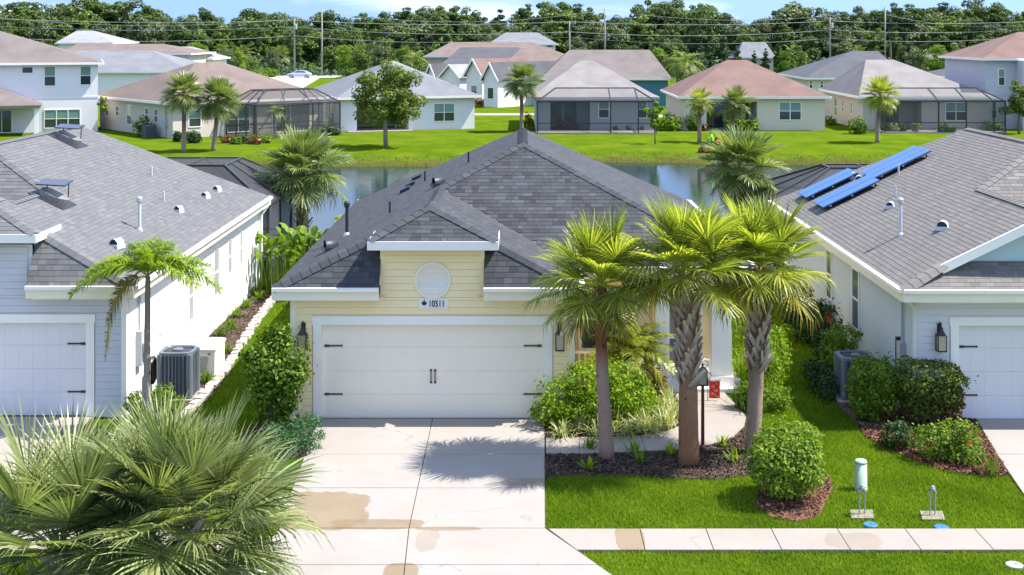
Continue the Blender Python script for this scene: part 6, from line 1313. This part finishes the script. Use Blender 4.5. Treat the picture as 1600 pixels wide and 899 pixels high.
def person():
    J = {'pelvis': (-.05, 0, .70), 'waist': (-.04, 0, .88), 'chest': (0, 0, 1.10), 'neck': (.02, 0, 1.27), 'head': (.05, 0, 1.38), 'crown': (.05, 0, 1.49)}; Rd = {'pelvis': .155, 'waist': .14, 'chest': .165, 'neck': .055, 'head': .095, 'crown': .07}; E_ = [('pelvis', 'waist'), ('waist', 'chest'), ('chest', 'neck'), ('neck', 'head'), ('head', 'crown')]
    for s_, n_ in ((1, 'a'), (-1, 'b')):
        for nm, p, r0, par in (('hip', (.02, s_ * .11, .68), .095, 'pelvis'), ('knee', (.42, s_ * .15, .66), .07, 'hip'), ('ankle', (.56, s_ * .15, .34), .045, 'knee'), ('toe', (.72, s_ * .15, .30), .04, 'ankle'), ('sh', (0, s_ * .20, 1.20), .07, 'chest'), ('elbow', (.10, s_ * .27, .97), .05, 'sh'), ('wrist', (.28, s_ * .20, .96), .035, 'elbow'), ('hand', (.34, s_ * .17, .98), .04, 'wrist')):
            J[nm + n_] = p; Rd[nm + n_] = r0; E_.append((par if par in ('pelvis', 'chest') else par + n_, nm + n_))
    keys = list(J); me = bpy.data.meshes.new('tmp'); me.from_pydata([J[k] for k in keys], [(keys.index(a), keys.index(b_)) for a, b_ in E_], []); o = bpy.data.objects.new('tmp', me); COL.objects.link(o)
    md = o.modifiers.new('s', 'SKIN'); 
    for i, k in enumerate(keys): me.skin_vertices[0].data[i].radius = (Rd[k], Rd[k]); me.skin_vertices[0].data[i].use_root = (k == 'pelvis')
    o.modifiers.new('d', 'SUBSURF').levels = 2; dg = bpy.context.evaluated_depsgraph_get(); dg.update(); m2 = bpy.data.meshes.new_from_object(o.evaluated_get(dg)); bpy.data.objects.remove(o)
    for mn in ('skin', 'jersey', 'trousers', 'cap_dark'): m2.materials.append(MATS[mn])
    for pl in m2.polygons:
        z, x, y = pl.center.z, pl.center.x, abs(pl.center.y); pl.material_index = 3 if z > 1.435 else 0 if z > 1.24 and y < .09 else 1 if (z > .83 and x < .2) else 0 if z > .83 else 2; pl.use_smooth = True
    return m2
pm = person(); po = link('person', pm); po.location = c + Vector((0, 0, -.02)); po.rotation_euler = (0, 0, R(165)); tag(po, 'person in a neon green shirt and dark cap seated on a riding mower', 'person')
# ------------------------------------------------------------------ trees
def tree_meshes(seed, H_, rw, z0, nclump, nleaf, leaf, mat, trunk_r, bark='bark', flat=1.0, kind='round', cs=1.0):
    """trunk with limbs, and a crown of many leaf faces gathered in clumps"""
    rng = np.random.default_rng(seed); rn = random.Random(seed); tb = MB(); top = Vector((rn.uniform(-.3, .3), rn.uniform(-.3, .3), H_ * .72))
    pts = [Vector((0, 0, -.2)), Vector((top.x * .3, top.y * .3, H_ * .25)), Vector((top.x * .7, top.y * .7, H_ * .5)), top]; tb.tube(pts, [trunk_r * 1.2, trunk_r, trunk_r * .7, trunk_r * .2], 8)
    Ps, Ns, Ts = [], [], []; zc = (z0 + H_) / 2; hz = (H_ - z0) / 2
    for i in range(nclump):
        d = unit(rng.normal(0, 1, 3)); r0 = rng.uniform(.35, .92) if kind != 'cone' else rng.uniform(.1, .9)
        c = np.array([d[0] * rw * r0, d[1] * rw * r0, zc + d[2] * hz * r0])
        if kind == 'cone': k = (c[2] - z0) / (H_ - z0); s_ = max(.08, 1.15 * (1 - k)); c[:2] *= s_
        cr_ = rng.uniform(.20, .38) * cs * rw * (0.6 if kind == 'cone' else 1); m_ = int(nleaf / nclump * rng.uniform(.7, 1.3)); P, D = blob_points(rng, m_, c, (cr_, cr_, cr_ * .72 * flat), .45)
        Ps.append(P); Ns.append(D + np.array([0, 0, .5])); ton = rng.uniform(.2, .8); Ts.append(np.clip(rng.normal(ton, .14, m_), 0, 1))
        if i < 9: tb.tube([pts[1].lerp(top, rn.uniform(.2, .8)), Vector(c) * .6 + Vector((0, 0, zc * .35)), Vector(c)], [trunk_r * .4, trunk_r * .22, trunk_r * .07], 5)
    V, F, tn = leaf_faces(np.concatenate(Ps), np.concatenate(Ns), leaf, rng, 1.5, np.concatenate(Ts), .6)
    cm_ = np_mesh('crown', V, F, tn); cm_.materials.append(MATS[mat]); tm = tb.mesh('trunk', True); tm.materials.append(MATS[bark]); return tm, cm_
def tree(name, label, loc, meshes, s=(1, 1, 1), rz=0, group=None, cat='tree'):
    r_ = thing(name, label, cat, loc, group, rz)
    for nm, me in zip(('trunk', 'crown'), meshes):
        o = link(nm, me, None, r_, world=False); o.scale = s
    return r_
# lawn tree across the pond
c = gr(603, 231); tree('lawn_tree', 'airy broad green tree on the far lawn before the white house', c, tree_meshes(3, 6.6, 3.3, 1.2, 75, 10500, .22, 'leaf_olive', .16, 'bark_grey', cs=.72))
c = gr(1024, 225); tree('young_tree', 'thin light green young tree on the far lawn beside the lanai', c, tree_meshes(4, 3.6, .75, .6, 22, 1600, .17, 'leaf_lime', .05))
c = gr(161, 206); tree('young_tree', 'spindly sapling beside the tan house wall', c, tree_meshes(41, 3.2, .5, 1.6, 10, 350, .20, 'leaf_lime', .04))
c = at(1592, 200, 108); c.z = 0; tree('lawn_tree', 'loose olive tree before the lilac two-storey house', c, tree_meshes(5, 4.6, 1.6, 1.0, 40, 4200, .18, 'leaf_olive', .10))
# far fan palms
TR = 'trunk_grey'
def far_palm(label, px, py_base, pyc, s, n=26, seed=0, lean=0, fans=FANO, low=-50, group=None, nboot=10, r=.17):
    b_ = gr(px, py_base); b_.z = height(b_.x, b_.y); t_ = at(px + lean, pyc, b_.y); fan_palm(label, b_, t_, r, r * .85, n, s, TR, (max(.4, t_.z - 1.6), t_.z - .1), seed, fans, group, 1, 0, low, nboot=nboot)
far_palm('fan palm at the tan house pool cage, shading its wall', 287, 238, 147, 1.22, 34, 31); far_palm('fan palm with reddish stem in front of the tan house pool cage', 333, 236, 155, 1.28, 34, 32, 8)
far_palm('tall fan palm between the white house lawn and the lanai', 815, 206, 128, 1.30, 34, 33); far_palm('short fan palm with yellowish heart before the cream house', 1093, 222, 160, .85, 24, 34, fans=FAN); far_palm('fan palm with bare leaning trunk before the shaded cream lanai', 1143, 224, 163, 1.1, 28, 35, 5)
far_palm('fan palm on the far lawn before the greige-roofed house', 1371, 223, 150, 1.15, 32, 36, 4, FAN)
FQ = [feather_mesh('frond', 41, 2.6, 1.05, 34, .7, 'frond_olive', .9, .62), feather_mesh('frond', 42, 2.5, .85, 34, .7, 'frond_green', .8, .75)]
def far_feather(label, px, py_base, pyc, s, n, seed, group=None):
    b_ = gr(px, py_base); t_ = at(px, pyc, b_.y); feather_palm(label, b_, t_, .14, .1, [(i * 137.5, 66 - i * (96 / n), random.uniform(.85, 1.1), i % 2) for i in range(n)], FQ, seed=seed, scale=s)
far_feather('weeping feather palm beside the far teal house', 1068, 168, 105, 1.0, 24, 1); far_feather('small feather palm before the tan house pool cage', 430, 216, 178, .50, 14, 2)
far_feather('yellow-green feather palm behind the brown roof', 292, 128, 92, .8, 16, 3); far_feather('feather palm beside the gabled cottages', 648, 145, 96, .9, 18, 4); far_feather('young feather palm between lanai roof and taupe roof', 875, 150, 105, .8, 16, 5); far_feather('feather palm tip over the taupe roof of the teal house', 972, 150, 112, .7, 14, 6)
# far yard bushes
def bush(label, px, py, wpx, hpx, mat, n=500, leaf=.22, seed=0, flowers=None, group=None, power=2.4, aspect=1.6):
    c = gr(px, py); k = c.y / FPX; w_, h = wpx * k, hpx * k; shrub(label, c, [(0, w_ * .3, h * .48, w_ * .5, w_ * .42, h * .52), (w_ * .15, w_ * .2, h * .35, w_ * .4, w_ * .4, h * .36)], n, leaf, mat, seed, 'bush', 'bush', 3, .2, group, aspect, power, .5, flowers)
bush('dark rounded bush at the white house corner by the pool cage', 528, 202, 28, 26, 'leaf_mid', 900, .22, 201); bush('trimmed square hedge block between pool cage and far lawn', 512, 212, 34, 14, 'leaf_dark', 800, .2, 202, power=4)
bush('tall green bush against the tan house side wall', 221, 214, 26, 28, 'leaf_mid', 900, .2, 203); bush('dark clipped shrub at the foot of the shaded fan palm', 300, 224, 24, 18, 'leaf_dark', 700, .2, 204, power=3); bush('dark clipped shrub between two fan palms at the tan house', 276, 222, 14, 16, 'leaf_dark', 450, .2, 205, power=3)
for i, (x, y) in enumerate(((352, 224), (366, 226), (381, 225), (398, 226), (414, 224))): bush('low garden bush along the pool cage of the tan house', x, y, 18, 11, ('leaf_croton', 'leaf_mid', 'leaf_dark')[i % 3], 380, .18, 210 + i, group='bushes along the tan house pool cage')
bush('red cordyline with pale stems at the blue-grey lanai', 851, 203, 16, 24, 'leaf_red', 300, .30, 220, aspect=3); bush('small red cordyline before the lanai sliding door', 873, 203, 14, 14, 'leaf_red', 220, .26, 221, aspect=3); bush('long mauve-red shrub before the lanai sliding door', 890, 204, 28, 15, 'leaf_croton', 420, .2, 222)
for i, x in enumerate((961, 982, 1002)): bush('small clipped ball shrub along the blue-grey lanai', x, 205, 9, 9, 'leaf_dark', 260, .14, 225 + i, group='ball shrubs along the lanai')
bush('bright green mounded shrub beside the young thin tree', 1048, 205, 34, 26, 'leaf_lime', 900, .24, 230); bush('dark round bush at the cream house wall', 1082, 205, 20, 26, 'leaf_mid', 700, .2, 231); bush('small orange-leaved bush beside the cream house palm', 1101, 205, 12, 10, 'leaf_croton', 260, .18, 232)
for i, x in enumerate((1140, 1155, 1168, 1178)): bush('green leafy shrub in front of the shaded cream lanai', x, 205, 15, 18, 'leaf_lime' if i % 2 else 'leaf_mid', 380, .22, 234 + i, group='shrubs before the cream lanai')
bush('tall red-leaved shrub between cream house and greige house', 1293, 186, 10, 32, 'leaf_red', 420, .22, 240, power=3); bush('green bush below the red-leaved shrub', 1297, 196, 18, 14, 'leaf_mid', 380, .2, 241); bush('square clipped hedge at the greige house corner', 1341, 210, 26, 24, 'leaf_mid', 900, .2, 242, power=5)
for i, x in enumerate((1385, 1398, 1410, 1432)): bush('dry yellow-green plant along the greige lanai', x, 207, 14, 14, 'leaf_stripe' if i % 2 else 'leaf_olive', 260, .2, 244 + i, group='plants along the greige lanai')
bush('low spreading green bush at the greige lanai corner', 1480, 208, 28, 12, 'leaf_mid', 600, .2, 250); bush('square clipped hedge before the lilac house', 1553, 206, 30, 16, 'leaf_mid', 800, .2, 251, power=5)
bush('yellow and red croton bed beside the white house', 753, 166, 30, 12, 'leaf_croton', 420, .28, 252); bush('brown arched shrub below the white gable', 768, 160, 22, 32, 'leaf_olive', 600, .28, 253); bush('light green bushy shrub beside the brown arched shrub', 779, 163, 20, 24, 'leaf_mid', 600, .28, 254); bush('leafy green shrub before the white garage wing', 708, 150, 34, 24, 'leaf_mid', 700, .32, 255); bush('dark hedge under the teal house', 1020, 165, 60, 16, 'leaf_dark', 800, .3, 256, power=4)
bush('tall orange-tipped garden shrub beside the fan palm lanai', 826, 205, 14, 26, 'leaf_mid', 450, .2, 257, flowers=('petal_orange', 4, .14)); bush('potted-looking white-flowered shrub by the two-storey white house', 40, 200, 30, 22, 'leaf_olive', 500, .22, 258)
for i, (x, y) in enumerate(((480, 112), (418, 118), (402, 121), (548, 116))): bush('rounded roadside shrub on the far street verge', x, y + 3, 26, 14, 'leaf_mid', 420, .5, 260 + i, group='shrubs on the far street verge')
# pond-edge reeds
for i, (px, py) in enumerate([(1310, 258), (1322, 257), (1335, 256), (1300, 262), (976, 268), (1000, 268), (1010, 265), (640, 262), (700, 258), (1240, 262)]):
    c = gr(px, py); c.z = height(c.x, c.y); clump('reed tuft at the pond waterline', c, 60, .9 if i < 4 else .5, 'leaf_mid', 300 + i, 'reed_tuft', 'reeds', 'reed tufts along the pond', .03, .6, .4, .35)
rng = np.random.default_rng(77); n = 26000; X = rng.uniform(-45, 55, n); e = np.array([shore_far(x) for x in X]); Y_ = e - rng.uniform(1.5, 9, n) ** 1.0; Z_ = np.array([height(x, y) for x, y in zip(X, Y_)]); k = Z_ > WZ - .05; X, Y_, Z_ = X[k], Y_[k], Z_[k]; n = len(X); q = rng.uniform(0, 2 * PI, n); hh = .16 * rng.uniform(.4, 1.3, n)
A = np.stack([X - .02 * np.cos(q), Y_ - .02 * np.sin(q), Z_ - .02], 1); B = np.stack([X + .02 * np.cos(q), Y_ + .02 * np.sin(q), Z_ - .02], 1); C_ = np.stack([X + rng.normal(0, .08, n), Y_ + rng.normal(0, .08, n), Z_ + hh], 1)
leafy('bank_grass', (0.06, 0.10, 0.015), (0.30, 0.26, 0.09), 0.7, 0.2, 0.2); tag(link('bank_grass', np_mesh('bank_grass', np.stack([A, B, C_], 1).reshape(-1, 3), np.arange(3 * n).reshape(-1, 3), np.repeat(rng.uniform(0, 1, n), 3)), 'bank_grass'), 'dry mixed grass along the far pond bank', 'grass', kind='stuff')

# ------------------------------------------------------------------ the wood behind
WOODS = [('oak_tree', 'lumpy olive-green oak in the wood beyond the houses', tree_meshes(71, 13, 4.8, 1.5, 90, 8000, .50, 'wood_c', .3, cs=.8)), ('laurel_tree', 'tall fine-leaved green tree in the wood beyond the houses', tree_meshes(72, 13, 3.2, 1.0, 80, 7000, .46, 'wood_b', .24, cs=.85)),
         ('oak_tree', 'broad dark green oak in the wood beyond the houses', tree_meshes(61, 13, 5.2, 2.5, 85, 8000, .52, 'wood_a', .35, cs=.85)), ('oak_tree', 'broad dark green oak in the wood beyond the houses', tree_meshes(62, 13, 4.6, 2.0, 80, 7500, .52, 'wood_a', .35, cs=.85)),
         ('laurel_tree', 'bright green bushy tree in the wood beyond the houses', tree_meshes(63, 13, 4.2, 1.0, 80, 8000, .5, 'wood_b', .28, cs=.85)), ('laurel_tree', 'bright green bushy tree in the wood beyond the houses', tree_meshes(64, 13, 3.6, 1.0, 70, 7000, .5, 'wood_b', .28, cs=.85)),
         ('willow_tree', 'grey-green hazy tree in the wood beyond the houses', tree_meshes(65, 13, 4.4, 2.0, 60, 5600, .55, 'wood_c', .25, 'bark_grey')), ('cedar_tree', 'dark narrow tree in the wood beyond the houses', tree_meshes(66, 13, 3.0, 1.0, 60, 4200, .5, 'wood_d', .25, kind='cone'))]
PINE = ('pine_tree', 'tall open-crowned pine rising above the wood', tree_meshes(67, 13, 3.2, 7.5, 26, 2600, .45, 'wood_a', .26, flat=.6))
PROF = [(-120, 6), (0, 4), (60, 8), (130, 3), (200, 6), (260, 12), (300, 14), (345, 20), (400, 22), (440, 30), (480, 24), (520, 26), (560, 24), (600, 26), (640, 16), (690, 14), (740, 18), (765, 30), (800, 20), (850, 12), (905, 8), (935, 22), (965, 18), (1000, 10), (1050, 8), (1100, 8), (1125, 10), (1145, 30), (1200, 32), (1225, 12), (1280, 14), (1330, 12), (1370, 18), (1420, 26), (1455, 14), (1500, 8), (1545, 12), (1590, 22), (1640, 12), (1720, 8)]
def prof(px): return float(np.interp(px, [a for a, _ in PROF], [b_ for _, b_ in PROF])) - 5
rn = random.Random(99)
LM = [(90, 'behind the two-storey white house'), (185, 'behind the pale pyramid roof'), (330, 'behind the brown-roofed tan house'), (440, 'beyond the far street bend'), (540, 'behind the parked sedan'), (650, 'behind the lawn tree'), (760, 'behind the white gabled cottages'), (880, 'behind the far grey hip roof'), (960, 'beside the slim pole'), (1050, 'behind the teal house'), (1150, 'behind the cream house'), (1260, 'behind the small cottage'), (1400, 'behind the dark slate roof'), (1540, 'behind the greige roof'), (9999, 'behind the lilac house')]
def landmark(px): return next(b_ for a, b_ in LM if px < a)
def plant(px, Y, H_, kind, row='on the skyline'):
    nm, lb, ms = kind; lb = lb.replace('in the wood beyond the houses', row + ' ' + landmark(px)).replace('above the wood', 'above the wood ' + landmark(px)); x = (px - VPX) / FPX * Y; s_ = H_ / 13.0; f = rn.uniform(.7, 1.3); tree(nm, lb, (x, Y, 0), ms, (s_ * f * 1.05, s_ * f * 1.05, s_), rn.uniform(0, 6.28), 'trees of the wood beyond the houses')
for px, top_ in ((1108, 58), (1130, 52), (1152, 66), (1178, 74), (1196, 70), (1218, 60)): plant(px, 240, CAM_H + (VPY - top_) / FPX * 240, WOODS[7], 'standing alone before the cottage')
GT = [tree_meshes(81, 7, 2.6, .6, 60, 4200, .30, 'wood_b', .16), tree_meshes(82, 7, 2.2, .8, 50, 3600, .28, 'wood_c', .14), tree_meshes(83, 7, 2.4, .4, 60, 4200, .30, 'leaf_mid', .16)]
for i, (px, Y, hh, lb) in enumerate(((338, 196, 5.5, 'beside the short pale grey roof'), (352, 205, 6.4, 'at the far street bend beside the pale grey roof'), (372, 226, 5.2, 'where the far street begins'), (392, 245, 4.6, 'on the verge of the far street bend'), (426, 246, 5.6, 'just short of the parked sedan'), (540, 238, 6.2, 'past the parked sedan'), (566, 225, 6.6, 'above the grey hip roof behind the lawn tree'), (596, 212, 6.8, 'over the ridge behind the lawn tree'), (628, 195, 6.5, 'before the rosy hip roof'), (652, 176, 5.8, 'beside the gabled cottages'), (906, 215, 6.4, 'behind the far grey two-storey roof'), (1030, 196, 6.2, 'beside the broad taupe roof'), (1058, 190, 6.8, 'above the weeping feather palm'), (1085, 182, 6.0, 'beside the red-brown roof ridge'), (1228, 215, 5.5, 'between red-brown roof and slate roof'), (1246, 232, 6.4, 'at the slender palms by the slate roof'), (1432, 190, 6.6, 'above the greige roof'), (1462, 205, 6.6, 'before the brown shed'), (1492, 196, 7.2, 'behind the dark grey roof'), (1522, 188, 7.0, 'beside the lilac two-storey roof'), (310, 214, 7.0, 'behind the white far gable'))):
    tree('garden_tree', 'leafy green garden tree ' + lb, ((px - VPX) / FPX * Y, Y, 0), GT[i % 3], (hh / 7, hh / 7, hh / 7), i * 1.3, 'garden trees between the far houses')
px = -130.0
while px < 1740:                                    # skyline row
    Y = rn.uniform(292, 318); top_ = prof(px) + rn.choice((-8, -4, 0, 3, 8, 15)) + rn.uniform(-3, 4); plant(px, Y, CAM_H + (VPY - top_) / FPX * Y, rn.choice(WOODS[:7])); px += rn.uniform(15, 27)
px = -120.0
while px < 1730:                                    # middle row
    Y = rn.uniform(272, 288); top_ = prof(px) + rn.uniform(14, 30); plant(px, Y, CAM_H + (VPY - top_) / FPX * Y, rn.choice(WOODS), 'mid-wood'); px += rn.uniform(26, 42)
px = -110.0
while px < 1720:                                    # front row
    Y = rn.uniform(256, 268); top_ = rn.uniform(52, 82); plant(px, Y, max(3.2, CAM_H + (VPY - top_) / FPX * Y), rn.choice(WOODS), 'at the wood edge'); px += rn.uniform(32, 56)
for px, top_, Y in ((780, 3, 300), (1018, 2, 300), (1392, 0, 262), (1418, 2, 285), (50, 0, 300), (235, 4, 300), (820, 2, 305), (1085, 4, 300), (150, 0, 296), (310, 8, 296), (640, 8, 300), (905, 2, 298), (1240, 4, 296), (1480, 0, 300), (1560, 3, 298)):
    plant(px, Y, CAM_H + (VPY - top_) / FPX * Y, PINE if px not in (780,) else WOODS[7])
for i, (px, py, pyc) in enumerate(((1250, 112, 78), (1262, 113, 74), (1282, 112, 74), (1240, 114, 84), (560, 114, 84), (588, 113, 80), (440, 116, 86), (380, 117, 84), (905, 100, 74), (960, 104, 78), (990, 104, 82), (345, 112, 82), (1340, 112, 84))):
    b_ = gr(px, py); fan_palm('slender fan palm at the front of the wood', b_, at(px, pyc, b_.y), .2, .16, 16, 1.6, TR, (0, 0), 400 + i, FANO, 'fan palms along the wood edge', 0, 0, -45)
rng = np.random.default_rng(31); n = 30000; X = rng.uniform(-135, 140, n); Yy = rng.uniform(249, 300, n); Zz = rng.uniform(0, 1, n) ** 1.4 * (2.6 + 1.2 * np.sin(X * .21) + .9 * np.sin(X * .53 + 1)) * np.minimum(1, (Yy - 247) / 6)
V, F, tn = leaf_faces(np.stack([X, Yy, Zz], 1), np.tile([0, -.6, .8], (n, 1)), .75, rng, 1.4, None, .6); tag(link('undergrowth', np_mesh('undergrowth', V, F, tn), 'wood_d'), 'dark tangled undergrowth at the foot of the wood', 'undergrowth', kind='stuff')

# ------------------------------------------------------------------ power line
plain('pole_wood', (0.30, 0.26, 0.22), 0.9, 0.15, 2); plain('cable', (0.33, 0.34, 0.34), 0.5)
def pole(label, px, top_, Y, arm=True, transformer=False):
    x = (px - VPX) / FPX * Y; H_ = CAM_H + (VPY - top_) / FPX * Y; r_ = thing('utility_pole', label, 'utility pole', (x, Y, 0)); MB().tube([(0, 0, -.3), (0, 0, H_)], [.19, .13], 10).build('pole', 'pole_wood', r_, True, world=False)
    if arm:
        MB().box(-1.1, 1.1, -.08, .08, H_ - .55, H_ - .38).build('crossarm', 'pole_wood', r_, world=False)
        for q in (-1.0, -.4, .4, 1.0): MB().lathe((q, 0, H_ - .38), [(.06, 0), (.08, .1), (.04, .2)], 8).build('insulator', 'galv', r_, world=False)
    if transformer: MB().lathe((.35, -.2, H_ - 2.1), [(.05, -.04), (.26, 0), (.26, .9), (.1, 1.0)], 14).build('transformer', 'galv', r_, world=False)
    return Vector((x, Y, H_))
PA = pole('utility pole with grey transformer near the far street car', 460, 29, 250, False, True); PB = pole('tall slim utility pole rising by the far street', 503, 14, 248, False); PC = pole('utility pole with crossarm above the far grey hip roof', 890, 33, 252); PD = pole('tall slim utility pole beside the hazy trees', 945, 11, 252, False); PE = pole('utility pole with transformer above the dark slate roof', 1297, 27, 250, True, True); PF = pole('tall bare utility pole beside the open-crowned pine', 1383, 9, 250, False)
def wire(label, a, b_, sag, r=.035):
    a, b_ = Vector(a), Vector(b_); P = [a.lerp(b_, k / 24) - Vector((0, 0, sag * 4 * (k / 24) * (1 - k / 24))) for k in range(25)]; tag(MB().tube(P, r, 5).build('power_cable', 'cable'), label, 'cable', 'power cables along the wood')
W = lambda px, py, Y=250: at(px, py, Y)
for j, (a0, a1, a2, a3, a4, a5) in enumerate(((27, 32, 34, 33, 32, 30), (38, 42, 50, 47, 44, 40), (55, 56, 58, 60, 55, 50))):
    pts_ = [W(-60, a0), W(460, a1), W(890, a2), W(1297, a3), W(1680, a5)]; lb = ('topmost', 'middle', 'lowest')[j] + ' slack power cable strung along the wood'
    for i in range(4): wire(lb, pts_[i], pts_[i + 1], .7 + .25 * j, .045)
for i, (p, q) in enumerate(((W(503, 16, 248), W(945, 13, 252)), (W(945, 13, 252), W(1383, 11, 250)), (W(1383, 20, 250), W(1680, 24, 250)), (W(-60, 18, 248), W(503, 22, 248)))): wire('thin high power cable between the tall slim poles', p + Vector((0, 0, -.3)), q + Vector((0, 0, -.3)), 2.2, .03)
